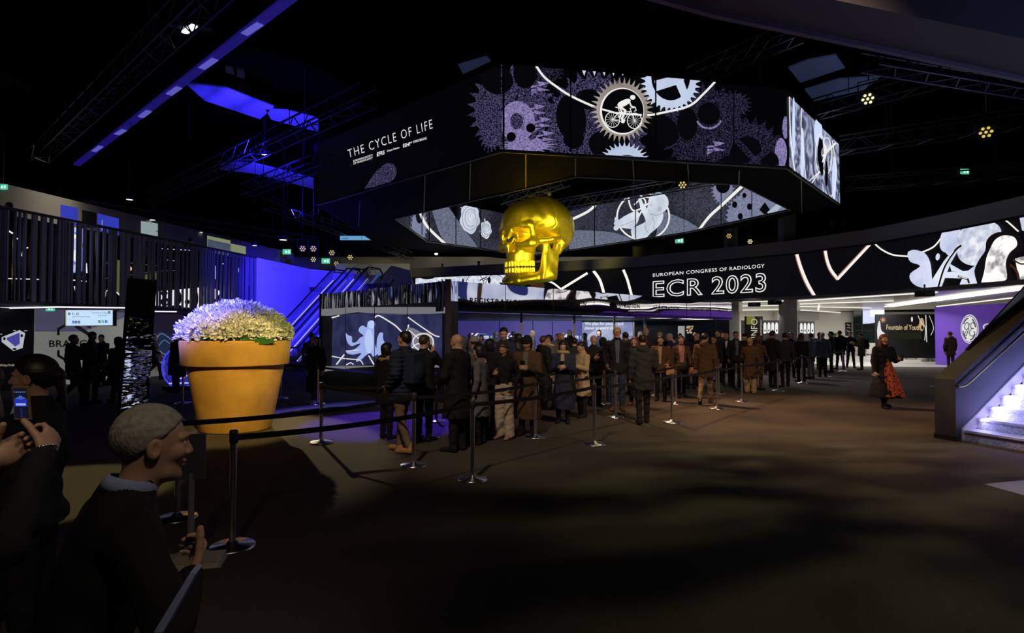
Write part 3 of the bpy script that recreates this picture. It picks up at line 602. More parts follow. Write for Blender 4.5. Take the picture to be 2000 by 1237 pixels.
pr([curve_pts([(1604, 275), (1606, 300), (1603, 318), (1610, 310), (1612, 290), (1604, 275)], 18)], 2, 5)
mb.build('screen_panel', [S_BG, S_XR, S_WH, S_HOLE, S_GL], ring)
for i in (3, 4, 5, 6):                                     # backs of the far outer screens
    f = Face(OR[i], OR[(i+1) % n], 7.05, H1); mb = MB(); f.slab(mb, 0, .15); mb.build('screen_panel', BLACK, ring)
for i in (0, 1, 2):
    f = Face(IR[i], IR[i+1], 7.05, H1); mb = MB(); f.slab(mb, 0, .06); mb.build('screen_panel', BLACK, ring)
# inner far screens
I_BG = speckle('inner_screen_bg', (.008, .009, .015), (.10, .105, .16), 12, .3, .8, (.22, .30, .62)); I_FOG = speckle('inner_screen_fog', (.05, .055, .085), (.22, .24, .34), 12, .2, .8)
I_BABY = speckle('inner_pale', (.50, .56, .66), (.78, .84, .92), .8, .3, .7); I_SH = lit('inner_shadow', (.28, .31, .38), 1); I_GEAR = speckle('inner_gear', (.13, .14, .22), (.26, .27, .40), 12, .3, .7)
I_MID = lit('inner_mid', (.42, .47, .56), 1)
IM = [I_BG, I_FOG, I_BABY, I_SH, I_GEAR, S_WH, S_HOLE, I_MID]
inner = []
for i in (3, 4, 5, 6):
    f = Face(IR[i], IR[(i+1) % n], 7.05, H1); m_ = MB(); f.slab(m_, 0, .1); inner.append((f, m_))
def pi_(polys, m, lay):
    for p in polys:
        for f, m_ in inner: f.put(m_, p, m, lay, .012)
pi_([curve_pts([(840, 400), (870, 400), (900, 440), (935, 490), (900, 490), (865, 470), (840, 400)], 24), curve_pts([(1120, 450), (1200, 455), (1240, 480), (1120, 495), (1120, 450)], 20), [(1290, 410), (1340, 430), (1390, 460), (1300, 480), (1280, 470)]], 1, 1)
pi_([gear(818, 440, 17, 38, 22, .2)], 4, 2); pi_([ell(818, 415, 8, 22)], 6, 3)
pi_(stroke(curve_pts([(815, 405), (826, 432), (840, 450), (874, 482)]), 5), 5, 4)
pi_(stroke(curve_pts([(1120, 428), (1150, 413), (1168, 396), (1185, 375)]), 5), 5, 4)
# two roses
for cx, cy, rx, ry in ((917, 427, 19, 29), (948, 449, 11, 17)):
    pi_([[(cx+rx*(1+.09*math.sin(7*t))*math.cos(t), cy+ry*(1+.08*math.sin(5*t+1))*math.sin(t)) for t in np.linspace(0, 2*PI, 41)[:-1]]], 2, 3)
    for k, s_ in enumerate((.8, .6, .42, .25)): pi_(stroke([(cx+rx*.08*k+rx*s_*math.cos(t+k), cy-ry*.04*k+ry*s_*math.sin(t+k)) for t in np.linspace(0, 4.6, 16)], 1.4), 3 if k < 2 else 7, 4+k)
    pi_(stroke([(cx-rx*.9, cy-ry*.75), (cx-rx*.55, cy-ry*.4)], 2)+stroke([(cx-rx*.2, cy-ry*1.25), (cx-rx*.1, cy-ry*.9)], 2), 2, 3)
# curled baby inside a looping cord
pi_(stroke(ell(1257, 423, 51, 46, 40)+[(1308, 423)], 3.2), 5, 3); pi_(stroke(curve_pts([(1228, 380), (1231, 400), (1240, 412), (1262, 402), (1280, 385)]), 3)+stroke(curve_pts([(1247, 378), (1262, 395), (1250, 420), (1245, 430)]), 3)+stroke(curve_pts([(1240, 400), (1258, 386), (1275, 388)]), 2.4), 5, 4)
pi_([curve_pts([(1255, 415), (1270, 408), (1292, 412), (1297, 422), (1290, 440), (1272, 456), (1262, 465), (1240, 468), (1234, 455), (1236, 447), (1250, 440), (1262, 432), (1255, 415)], 44)], 2, 5)
pi_([curve_pts([(1236, 448), (1214, 445), (1202, 440), (1201, 434), (1210, 430), (1222, 422), (1243, 413), (1250, 420), (1246, 436), (1236, 448)], 36), ell(1206, 432, 4, 8, rot=-.3), ell(1205, 445, 5, 6, rot=.6)], 2, 5)
pi_([curve_pts([(1250, 396), (1248, 390), (1253, 388), (1258, 398), (1266, 410), (1262, 420), (1254, 412), (1250, 396)], 28), curve_pts([(1262, 430), (1258, 410), (1265, 408), (1272, 424), (1276, 445), (1266, 450), (1262, 430)], 24)], 2, 6)
pi_(stroke(curve_pts([(1213, 442), (1230, 436), (1243, 430)]), 1)+stroke(curve_pts([(1263, 430), (1262, 445), (1268, 455)]), 1.1)+stroke(curve_pts([(1276, 425), (1280, 435), (1278, 447)]), 1), 3, 7)
pi_([ell(1288, 397, 20, 20.5, 36), curve_pts([(1270, 393), (1267, 404), (1266, 409), (1270, 416), (1280, 420), (1292, 418), (1300, 408), (1290, 390), (1270, 393)], 24)], 2, 8)
pi_([ell(1291, 409, 4, 5)], 7, 9); pi_(stroke([(1271, 401), (1276, 402)], 1)+stroke([(1268, 411), (1272, 412)], 1)+stroke(curve_pts([(1272, 418), (1284, 421), (1296, 417)]), 1.2), 3, 9)
# big strip and gears on the right
pi_([gear(1413, 372, 25, 32, 22, .25), gear(1462, 425, 45, 52, 34, .12), gear(1500, 400, 60, 50, 10, .02)], 4, 2)
pi_([ell(1413, 362, 14, 16), ell(1436, 400, 5, 6.5), ell(1465, 404, 5, 6.5), ell(1447, 423, 5, 6.5), ell(1455, 382, 4, 5)], 6, 3); pi_([[(1495, 395), (1512, 420), (1500, 425), (1484, 410)]], 6, 3)
pi_([[(1500, 415), (1520, 398), (1528, 403), (1508, 425)]], 7, 4)
pi_(stroke(curve_pts([(1362, 455), (1385, 425), (1412, 400), (1450, 365)]), 6), 5, 4); pi_(stroke(curve_pts([(1363, 450), (1385, 421), (1411, 397), (1447, 363)]), 1), 6, 5)
for x in (795, 820, 836, 888, 936, 1164, 1244, 1339, 1412, 1472): pi_([[(x-.9, 340), (x+.9, 340), (x+.9, 520), (x-.9, 520)]], 6, 10)
for f, m_ in inner: m_.build('screen_panel', IM, ring)
for i in range(n):                                          # hanging steel ropes
    MB().bar(OR[i].lerp(IR[i], .5)+up, OR[i].lerp(IR[i], .5)+Vector((0, 0, 5.2)), .03).build('hanging_cable', DARK, ring)
# ================================================================ registration booth
BA, BB = Vector((-6.4, 19.7, 0)), Vector((-1.56, 14.4, 0)); BC = Vector((9.5, 25.45, 0))
booth = thing('registration_booth', 'mirror-clad registration booth with dark lettering along its fascia', 'booth', BB)
MIR = mat('wavy_mirror', (.72, .70, .72), .02, 1, bump=((1.0, 1.0, 2.2), .7, .035, .25, 0)); MIRV = mat('rippled_mirror', (.6, .6, .66), .03, 1, bump=((2.2, 2.2, .25), 1.6, .5, .3, 1))
Fr = Face(BB, BC, 2.25, 3.0); mb = MB(); Fr.slab(mb, 0, .5)
L = (BC-BB).length; ww = Fr.t if (BC-BB).dot(Fr.t) > 0 else -Fr.t
for k in range(1, 8):
    p = BB+ww*(L*k/8)+Fr.n*.004; mb.bar(p+Vector((0, 0, 2.25)), p+Vector((0, 0, 3)), .012, .012, 1)
for (xa, xb, ya, yb, h) in ((918, 1022, 593, 597, 11), (1075, 1145, 597, 599, 9), (1191, 1249, 601.5, 602.5, 8), (1277, 1326, 605, 605.5, 7), (1350, 1388, 607.5, 607.8, 6), (1403, 1421, 609, 609.2, 5)):
    text_px(mb, Fr, 'REGISTRATION' if xa < 1400 else 'REGISTR', ((xa, ya), (xb, yb), (xa, ya-h-1), (xb, yb-h)), 1, 2, .004, 1.3)
mb.build('mirror_fascia', [MIR, BLACK], booth)
Lf = Face(BA, BB, 2.5, 3.0); mb = MB(); Lf.slab(mb, 0, .3); mb.build('mirror_cornice', MIRV, booth)
# lower left wall: mirror reflections painted on as glowing figures
Lw = Face(BA, BB, 0.01, 2.5); mb = MB(); Lw.slab(mb, 0, .3)
def pl(polys, m, lay):
    for p in polys: Lw.put(mb, p, m, lay, .008)
pl([[(625, 600), (875, 600), (875, 612), (800, 615), (740, 614), (700, 610), (648, 617), (625, 617)]], 1, 1)
pl([[(650, 616), (705, 612), (770, 612), (864, 614), (864, 713), (800, 713), (735, 711), (648, 718)]], 2, 1)
pl([curve_pts([(676, 650), (681, 655), (688, 658), (689, 669), (697, 668), (704, 660), (711, 656), (702, 648), (703, 640), (710, 636), (717, 640), (719, 630), (724, 627), (731, 628), (733, 640), (732, 655), (733, 672), (738, 690), (730, 697), (724, 690), (715, 695), (706, 703), (698, 707), (697, 702), (706, 692), (704, 690), (690, 693), (678, 690), (680, 686), (694, 682), (705, 672), (700, 672), (688, 676), (680, 670), (677, 660), (676, 650)], 150)], 3, 2)
pl([curve_pts([(736, 690), (737, 665), (740, 655), (743, 650), (749, 651), (749, 662), (754, 672), (760, 685), (748, 700), (736, 690)], 30)], 3, 2)
pl([ell(727, 634, 7, 8), ell(722, 667, 8, 24)], 4, 3)
pl(stroke(curve_pts([(734, 620), (742, 617), (760, 627), (775, 637), (791, 652), (797, 645), (800, 635)]), 2.6)+stroke(curve_pts([(799, 620), (810, 628), (830, 642), (850, 655), (860, 658)]), 2.2)+stroke([(650, 621), (664, 617)], 2.4)+stroke(curve_pts([(650, 696), (670, 700), (690, 702), (705, 704), (711, 712)]), 1.8)+stroke([(659, 712), (674, 693)], 2.6)+stroke([(677, 686), (703, 684)], 1.6)+stroke([(722, 695), (732, 712)], 2.4)+stroke(curve_pts([(678, 713), (686, 709), (692, 712)]), 1.8), 5, 4)
pl([curve_pts([(799, 640), (810, 642), (825, 650), (840, 650), (848, 665), (850, 690), (845, 705), (838, 690), (815, 690), (803, 680), (806, 660), (799, 640)], 40)], 6, 2)
pl(stroke(ell(828, 668, 20, 16)+[(848, 668)], 2.4)+stroke(curve_pts([(800, 645), (820, 662), (846, 680)]), 2)+stroke(curve_pts([(806, 680), (822, 672), (845, 700)]), 2), 5, 3)
pl([[(625, 716), (875, 712), (875, 718), (800, 718), (735, 716), (690, 719), (625, 727)]], 7, 3)
for x in (677, 734, 798): pl(stroke([(x, 600), (x, 740)], 1.1), 8, 5)
mb.build('painted_reflection', [mat('booth_side', (.035, .033, .045), .25), mat('soffit_grey', (.1, .1, .11), .4, emit=(.16, .16, .17), es=1), speckle('reflected_navy', (.012, .014, .05), (.03, .035, .10), 2, .3, .7), lit('reflected_figure', (.33, .42, .80), 1), lit('reflected_figure_light', (.48, .58, .92), 1), lit('reflected_line', (.8, .76, .74), 1), lit('reflected_grey', (.20, .19, .24), 1), lit('reflected_rim', (.16, .16, .16), 1), BLACK], booth)
mb = MB(); mb.bar(BB+Vector((0, 0, 0)), BB+Vector((0, 0, 3.03)), .14, .14); mb.build('corner_post', mat('post_violet', (.25, .2, .3), .25, .8), booth)
MB().bar(BA, BA+Vector((0, 0, 3.02)), .08, .08).build('corner_post', GREY, booth)
for px in (910, 1043, 1146, 1224, 1283):
    d = ray(px, 648); t_ = (BB.x*Fr.n.x+BB.y*Fr.n.y)/(d.x*Fr.n.x+d.y*Fr.n.y); p = Vector((d.x*t_, d.y*t_, 0))-Fr.n*.5
    MB().bar(p, p+Vector((0, 0, 2.25)), .07, .07).build('support_post', mat('post_grey', (.45, .47, .5), .35, .7), booth)
rp = [BA, BB, BC, Vector((9.5, 32, 0)), Vector((-4.6, 30, 0))]
mb = MB(); mb.hexa([(p.x, p.y, 2.26) for p in rp], [(p.x, p.y, 2.36) for p in rp]); mb.build('roof', mat('booth_ceiling', (.03, .07, .06), .5), booth)
def dfoyer(mb, f):
    for x in (919, 991, 1096):
        for dx in (0, 10):
            X = x+dx-4; f.put(mb, [(X+6, 651), (X+10, 651), (X+4, 658), (X+10, 665), (X+6, 665), (X-1, 658)], 1, 1)
    for x in (935, 1007, 1110):
        text_px(mb, f, 'FOYER', ((x, 662), (x+21, 662), (x, 656), (x+21, 656)), 1, 1, .03); text_px(mb, f, 'E', ((x+23, 662), (x+27, 662), (x+23, 656), (x+27, 656)), 2, 1, .03); text_px(mb, f, 'find us at', ((x, 653.5), (x+15, 653.5), (x, 651), (x+15, 651)), 2, 1)
    for x in (975, 1040, 1078): f.put(mb, [(x, 628), (x+1.6, 628), (x+1.6, 700), (x, 700)], 3, 2)
frontpanel('display_wall', 884, 1136, 627, 712, 27.5, [mat('violet_print', (.045, .035, .2), .5, emit=(.035, .028, .15), es=1), lit('print_white', (.8, .8, .85), 1), lit('print_teal', (.15, .5, .45), 1), BLACK], dfoyer, 'violet-blue back wall with FOYER E and white double chevrons', 'display wall')
def dplan(mb, f):
    f.put(mb, [(1136, 662), (1170, 640), (1236, 632), (1236, 655), (1180, 668)], 1, 1)
    text_px(mb, f, 'We plan for people and', ((1142, 635), (1217, 635), (1142, 629), (1217, 629)), 2, 2, .02); text_px(mb, f, 'planet at every step.', ((1142, 643.5), (1206, 643.5), (1142, 637.5), (1206, 637.5)), 2, 2, .02)
frontpanel('light_poster', 1137, 1236, 629.5, 712, 27.3, [speckle('poster_sky', (.07, .09, .28), (.34, .38, .58), .5, .3, .7), speckle('poster_cloud', (.16, .19, .4), (.55, .58, .72), .7, .35, .65), lit('print_white', (.8, .8, .85), 1)], dplan, 'pale sky poster saying We plan for people and planet', 'poster')
def ddark(mb, f):
    f.put(mb, [(1324, 637), (1337, 637), (1337, 662), (1324, 662)], 1, 1)
    for k in range(14): f.put(mb, ell(rnd.uniform(1342, 1357), rnd.uniform(637, 658), 2.2, 2, 8), 2, 2)
    for x in (1262, 1338, 1398): f.put(mb, [(x, 615), (x+1, 615), (x+1, 700), (x, 700)], 3, 2)
frontpanel('glass_wall', 1240, 1425, 620, 706, 28.6, [mat('navy_glass', (.012, .016, .03), .25), lit('panel_grey', (.3, .3, .29), 1), lit('flower_amber', (.42, .30, .18), 1), GREY], ddark, 'dark navy glass wall behind the crowd, with a small pale notice', 'wall')
for k, (x, Y) in enumerate(((960, 25.6), (1045, 25.4), (1130, 25.8))):
    c = P(x, 700, Y); c.z = 0; t = thing('service_desk', ['white service desk at the left end inside the booth', 'white service desk in the middle of the booth', 'white service desk below the pale sky poster'][k], 'desk', c)
    MB().box(c+Vector((0, 0, .5)), (1.4, .5, 1.0)).build('front_panel', mat('desk_white', (.5, .5, .52), .4), t); MB().box(c+Vector((0, 0, 1.03)), (1.55, .65, .05)).build('counter_top', WHITEP, t)
# ================================================================ left balcony with slats
LB = [PZ(0, 404, 5.2), PZ(250, 453, 5.2), PZ(500, 503, 5.2)]
d0 = (LB[1]-LB[0]).normalized(); LB = [LB[0]-d0*6]+LB
SLT = mat('slat_grey', (.15, .14, .18), .55); rail = thing('balcony_slat_screen', 'row of dark vertical slats along the left balcony front', 'railing', tuple(LB[1])[:2]+(2.6,))
pts2 = [Vector((p.x, p.y, 0)) for p in LB]; r3 = random.Random(3); cnt = 0
for i in range(3):
    a, b = pts2[i], pts2[i+1]; Ls = (b-a).length; t = (b-a)/Ls; s_ = 0.0 if i else 3.2
    while s_ < Ls and cnt < 99:
        wv = r3.choice((.035, .05, .05, .07, .09, .14)); p = a+t*(s_+wv/2); M = Matrix.Rotation(math.atan2(t.y, t.x), 3, 'Z')
        MB().box(p+Vector((0, 0, 3.88)), (wv, .07, 2.55), 0, M).build('slat', SLT, rail); cnt += 1
        s_ += wv+r3.choice((.04, .06, .09, .13, .17))
mb = MB()
for i in range(3): mb.bar(pts2[i]+Vector((0, 0, 5.2)), pts2[i+1]+Vector((0, 0, 5.2)), .12, .07)
mb.build('top_rail', DARK, rail)
mb = MB()
for i in range(3): mb.bar(pts2[i]+Vector((0, 0, 2.58)), pts2[i+1]+Vector((0, 0, 2.58)), .12, .08)
mb.build('bottom_rail', DARK, rail)
# behind the slats: dark glazing, screen reflections painted on it as glowing shapes
lw = [p+Vector((-.45, .1, 0)) for p in pts2]; panes = []
for i in range(3): f = Face(lw[i], lw[i+1], 2.72, 5.1); m_ = MB(); f.slab(m_, 0, .08); panes.append((f, m_))
def pv(polys, m, lay):
    for p in polys:
        for f, m_ in panes: f.put(m_, p, m, lay, .006)
pv([curve_pts([(118, 455), (130, 436), (158, 434), (168, 455), (160, 480), (168, 510), (160, 530), (135, 532), (118, 515), (122, 485), (118, 455)], 40)], 1, 1)
pv([ell(142, 446, 14, 8), ell(150, 480, 10, 20), ell(146, 524, 8, 7), ell(130, 478, 4, 24)], 2, 2); pv([ell(140, 462, 10, 5), ell(147, 500, 6, 12), ell(128, 505, 3, 10)], 3, 3)
pv([[(-20, 545), (-20, 440), (3, 470), (4, 500)]], 1, 1)
pv(stroke(curve_pts([(0, 437), (12, 448), (24, 456)]), 3)+stroke(curve_pts([(42, 500), (46, 487), (54, 484)]), 2.4)+stroke([(64, 503), (68, 510)], 2)+stroke([(33, 466), (36, 468)], 2.5)+stroke([(0, 544), (75, 546)], 1.8)+stroke([(117, 545), (168, 550)], 2)+stroke([(146, 560), (156, 592)], 4.5)+stroke([(130, 555), (130, 592)], 1.5)+stroke(curve_pts([(208, 568), (225, 570), (238, 582), (248, 594)]), 2.4)+stroke([(206, 570), (203, 594)], 2)+stroke([(168, 515), (169, 533)], 2.5), 3, 2)
pv([[(215, 505), (248, 512), (252, 588), (228, 570), (218, 545)]], 4, 1); pv([[(268, 540), (308, 532), (310, 545), (270, 552)]], 4, 1); pv([ell(239, 524, 3, 5)], 5, 2); pv([ell(254, 525, 3, 4)], 6, 2)
pv([[(302, 570), (410, 560), (432, 570), (415, 590), (400, 604), (302, 604)]], 3, 1)
pv([ell(320, 573, 7, 5), ell(322, 590, 9, 8), ell(350, 582, 4, 12), ell(365, 590, 5, 5), ell(383, 583, 4, 14), ell(398, 572, 3, 6), ell(345, 600, 12, 4)], 0, 2); pv([ell(321, 591, 5, 5), ell(320, 573, 4, 3)], 3, 3)
pv(stroke([(315, 486), (370, 489)], 1.5)+stroke([(420, 520), (420, 545)], 2)+stroke([(430, 515), (442, 516)], 2)+[ell(467, 528, 2.5, 5)]+stroke([(325, 508), (350, 511)], 1), 2, 2)
pv(stroke([(200, 545), (305, 530), (350, 528)], 1)+stroke([(200, 514), (245, 513), (310, 520)], 1), 7, 2)
vt = thing('reflective_glazing', 'dark glazing behind the slats glowing with white and blue pictures', 'glass', tuple(lw[1])[:2]+(2.72,))
for f, m_ in panes: m_.build('glass_pane', [mat('dark_glazing', (.01, .01, .014), .08, spec=.6), lit('glow_blue', (.16, .22, .75), 1), lit('glow_ice', (.45, .52, .9), 1), lit('glow_white', (.85, .85, .88), 1), lit('glow_green', (.085, .11, .03), 1), lit('glow_spot', (.9, .95, 1), 1.5), lit('glow_amber', (.9, .6, .2), 1), lit('glow_dim', (.08, .08, .09), 1)], vt)
mb = MB()
for i in range(3):
    a, b = pts2[i], pts2[i+1]; k = Vector((-5, 0, 0)); mb.hexa([q+Vector((0, 0, 2.48)) for q in (a, b, b+k, a+k)], [q+Vector((0, 0, 2.62)) for q in (a, b, b+k, a+k)])
struct('floor_balcony_left', mb, mat('slab_blue_grey', (.16, .17, .2), .35))
for (a, b, lb) in (((-5, 602.5), (112, 600), 'first long light line under the slatted balcony, from the left edge'), ((112, 600), (245, 601.5), 'light line behind the blue and white direction sign'), ((302, 608.5), (345, 609), 'light line right of the leaning mirror pylon'), ((373, 615.5), (430, 617), 'short light line left of the giant flowers')):
    p, q = PZ(*a, 2.46), PZ(*b, 2.46); o = MB().bar(p, q, .05, .04).build('linear_light', lit('line_light', (.75, .74, .85), 1.3), origin=p); tag(o, lb, 'light')
# upper floor wall left
uw = Face((-19.6, 20.0), (-15.6, 42.0), 4.6, 7.35); mb = MB(); uw.slab(mb, 0, .2)
for q, m in (([(118, 400), (152, 406), (152, 440), (118, 440)], 1), ([(160, 410), (188, 416), (188, 445), (160, 445)], 5), ([(190, 417), (232, 427), (232, 460), (190, 450)], 1), ([(275, 432), (308, 437), (308, 465), (275, 460)], 2), ([(403, 460), (450, 470), (450, 500), (403, 490)], 3), ([(405, 467), (449, 477), (449, 500), (405, 495)], 4), ([(451, 476), (480, 482), (480, 500), (451, 495)], 3)): uw.put(mb, q, m, 1)
for q in stroke([(199, 430), (199, 450)], 1.6)+stroke([(305, 452), (311, 454), (311, 464), (305, 462)], 1.5)+stroke([(403, 430), (403, 500)], 2): uw.put(mb, q, 5 if q[0][0] > 300 else 2, 2)
struct('wall_upper_left', mb, [mat('upper_wall_left', (.28, .26, .23), .8), lit('window_blue', (.03, .04, .42), 1), lit('niche_light', (.25, .32, .33), 1), lit('niche_green', (.20, .24, .13), 1), lit('niche_screen', (.035, .05, .12), 1), BLACK])
# passage wall below: grey panel with hexagon logo, dark panel, pictures
W1 = [PZ(-60, 768), PZ(65, 758), PZ(243, 741), PZ(356, 731)]
lg = Face((W1[1].x, W1[1].y), (W1[2].x, W1[2].y), .01, 2.46); mb = MB(); lg.slab(mb, 0, .15)
def pg(polys, m, lay):
    for p in polys: lg.put(mb, p, m, lay)
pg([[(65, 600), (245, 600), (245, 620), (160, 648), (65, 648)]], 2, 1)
pg(stroke([(113.5, 654), (113.5, 643), (126, 636)], 5)+stroke([(113.5, 685), (113.5, 695), (145, 714)], 5)+stroke([(148, 637), (174, 654)], 7)+[[(166, 637), (177, 637), (177, 643)]], 1, 2)
text_px(mb, lg, 'BRACCO', ((95, 678), (188, 677), (95, 664.5), (188, 664)), 1, 3, .02, 1.05); text_px(mb, lg, 'LIFE', ((93, 730), (116, 728), (93, 721), (116, 719.5)), 1, 3)
text_px(mb, lg, 'FROM', ((68, 731), (88, 730), (68, 722), (88, 721)), 1, 3)
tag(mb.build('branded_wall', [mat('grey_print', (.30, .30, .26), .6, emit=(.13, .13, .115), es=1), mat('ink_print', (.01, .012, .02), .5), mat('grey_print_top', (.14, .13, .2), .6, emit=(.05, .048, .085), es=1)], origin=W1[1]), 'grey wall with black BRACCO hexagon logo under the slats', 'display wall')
ld = Face((W1[0].x, W1[0].y), (W1[1].x-.01, W1[1].y), .01, 2.46); mb = MB(); ld.slab(mb, 0, .15)
def pd(polys, m, lay):
    for p in polys: ld.put(mb, p, m, lay)
pd([[(3, 659), (38, 645), (49, 651), (44, 680), (26, 686), (3, 668)]], 1, 1); pd([[(13, 660), (38, 650), (38, 672), (29, 677), (13, 664)]], 2, 2); pd([ell(8, 662, 2.5, 3), ell(42, 656, 2.5, 3), ell(28, 682, 4, 2)], 0, 2)
pd(stroke([(26, 646), (31, 646)], 1)+stroke([(47, 646.5), (53, 646.5)], 1)+stroke([(0, 653), (4, 653)], 1), 1, 1); text_px(mb, ld, '#PhilipsTheBreak', ((-2, 716), (37, 715), (-2, 711.5), (37, 711)), 3, 1, .01)
tag(mb.build('picture_wall', [mat('dark_print', (.012, .011, .011), .5), lit('device_white', (.42, .45, .5), 1), lit('device_violet', (.06, .05, .30), 1), lit('print_sand', (.33, .28, .22), 1)], origin=W1[0]), 'dark wall showing a white six-sided device with violet centre', 'display wall')
lp = Face((W1[2].x+.01, W1[2].y+.02), (W1[3].x, W1[3].y), .01, 2.46); mb = MB(); lp.slab(mb, 0, .15)
def pp_(polys, m, lay):
    for p in polys: lp.put(mb, p, m, lay)
pp_([curve_pts([(300, 660), (310, 648), (325, 652), (340, 660), (343, 675), (335, 700), (318, 690), (303, 680), (300, 660)], 30)], 1, 1)
pp_(stroke(curve_pts([(303, 665), (315, 652), (335, 664)]), 2)+stroke(curve_pts([(310, 675), (320, 665), (332, 672)]), 1.6)+stroke(curve_pts([(312, 686), (322, 692), (336, 684)]), 2)+stroke(curve_pts([(304, 672), (310, 690), (322, 700)]), 1.2), 2, 2)
pp_([ell(341, 662, 5, 9), ell(336, 676, 5, 4)], 3, 2); pp_([[(290, 712), (340, 700), (360, 700), (360, 735), (290, 745)]], 4, 1); pp_([curve_pts([(292, 695), (308, 705), (320, 718), (300, 715), (292, 695)], 16)], 5, 2); pp_([ell(315, 720, 16, 7)], 6, 2)
tag(mb.build('picture_wall', [mat('violet_dim', (.03, .022, .045), .5, emit=(.010, .007, .018), es=1), lit('swirl_dark', (.012, .02, .05), 1), lit('swirl_blue', (.10, .15, .28), 1), lit('skin_print', (.25, .13, .08), 1), lit('grey_floor_print', (.10, .10, .095), 1), BLACK, lit('brown_print', (.10, .06, .04), 1)], origin=W1[2]), 'picture wall with metallic swirl and face, left of the flowerpot', 'display wall')
# direction screen
f = None; Yq = 18.0; a, b = P(127, 637, Yq), P(228, 634, Yq+.9)
sc = Face((a.x, a.y), (b.x, b.y), 1.93, 2.44); t = thing('direction_screen', 'blue-white lit direction screen hanging below the slatted balcony', 'sign', (a.x, a.y, 1.93))
mb = MB(); sc.slab(mb, 0, .12); mb.build('housing', BLACK, t); mb = MB(); sc.put(mb, [(128, 606), (220, 606), (220, 635.5), (128, 636.5)], 0, 1)
sc.put(mb, [(128, 606), (130, 606), (130, 637), (128, 637)], 3, 2)
text_px(mb, sc, 'E1, E2', ((141, 615.5), (154, 615.5), (141, 611), (154, 611)), 1, 2, .02); text_px(mb, sc, 'Speaker Preview Centre', ((141, 620), (176, 620), (141, 617), (176, 617)), 1, 2); text_px(mb, sc, 'International Village', ((179, 612.5), (210, 612.5), (179, 609.5), (210, 609.5)), 1, 2); text_px(mb, sc, 'Info Point 1', ((192, 617.5), (210, 617.5), (192, 614.5), (210, 614.5)), 1, 2)
for x, y, m in ((133, 611, 1), (211, 608, 1), (141, 627, 2), (146.5, 627, 1), (152, 627, 1), (192, 626, 1), (198.5, 626, 4), (205, 626, 2)): sc.put(mb, [(x, y), (x+4.5, y), (x+4.5, y+5), (x, y+5)], m, 2); sc.put(mb, [(x+1, y+4), (x+3.5, y+1), (x+4, y+1.6), (x+1.6, y+4.4)], 0, 3)
mb.build('screen', [lit('screen_sky', (.50, .68, .88), 1.1), lit('screen_ink', (.05, .07, .12), 1), lit('screen_blue', (.04, .05, .55), 1), lit('screen_yellow', (.5, .55, .35), 1), lit('screen_green', (.02, .45, .18), 1)], t)
for p in (a, b): MB().bar((p.x, p.y+.05, 2.42), (p.x, p.y+.05, 2.6), .03).build('hanger', DARK, t)
# second, distant direction screen (back of hall)
fs = frontpanel('direction_screen', 664, 728, 461, 469, 34, [lit('screen_teal', (.12, .35, .62), 1), lit('screen_ink', (.05, .07, .12), 1)], lambda mb, f: [f.put(mb, q, 1, 1) for q in stroke([(668, 466), (680, 466)], 1.2)+stroke([(706, 462), (707, 468)], 1)], 'small pale blue direction screen hanging below the left end of the ring', 'sign')
# exit signs
EXG = lit('exit_green', (.08, .55, .36), 1); EXW = lit('exit_white', (.8, 1, .9), 1)
for (x, y, Y, lb) in ((97, 603, 18.6, 'green exit sign under the slatted balcony'), (5, 365, 22, 'green exit sign at the left edge above the slats'), (1885, 335, 26, 'small green exit sign high in the dark at right'), (560, 492, 38, 'green exit sign left of the escalator head'), (636, 510, 40, 'green exit sign above the escalator head'), (1327, 470, 44, 'tiny green exit sign below the ring, above the banner')):
    def dx(mb, f, x=x, y=y): f.put(mb, [(x-3, y-2), (x+1, y-2), (x+1, y+2.5), (x-3, y+2.5)], 1, 1); f.put(mb, [(x+3, y-3), (x+6, y-3), (x+6, y+3), (x+3, y+3)], 1, 1)
    a = P(x, y-5, Y); t = thing('exit_sign', lb, 'exit sign', a); e = frontpanel('face', x-8, x+8, y-5, y+5, Y, [EXG, EXW], dx, lb, 'exit sign', .05)
    del e['label']; del e['category']; e.parent = t; e.location = e.location-a; zt = 2.58 if y == 603 else 12.2
    MB().bar(a+Vector((0, .03, 0)), (a.x, a.y+.03, zt), .02).build('hanger', DARK, t)
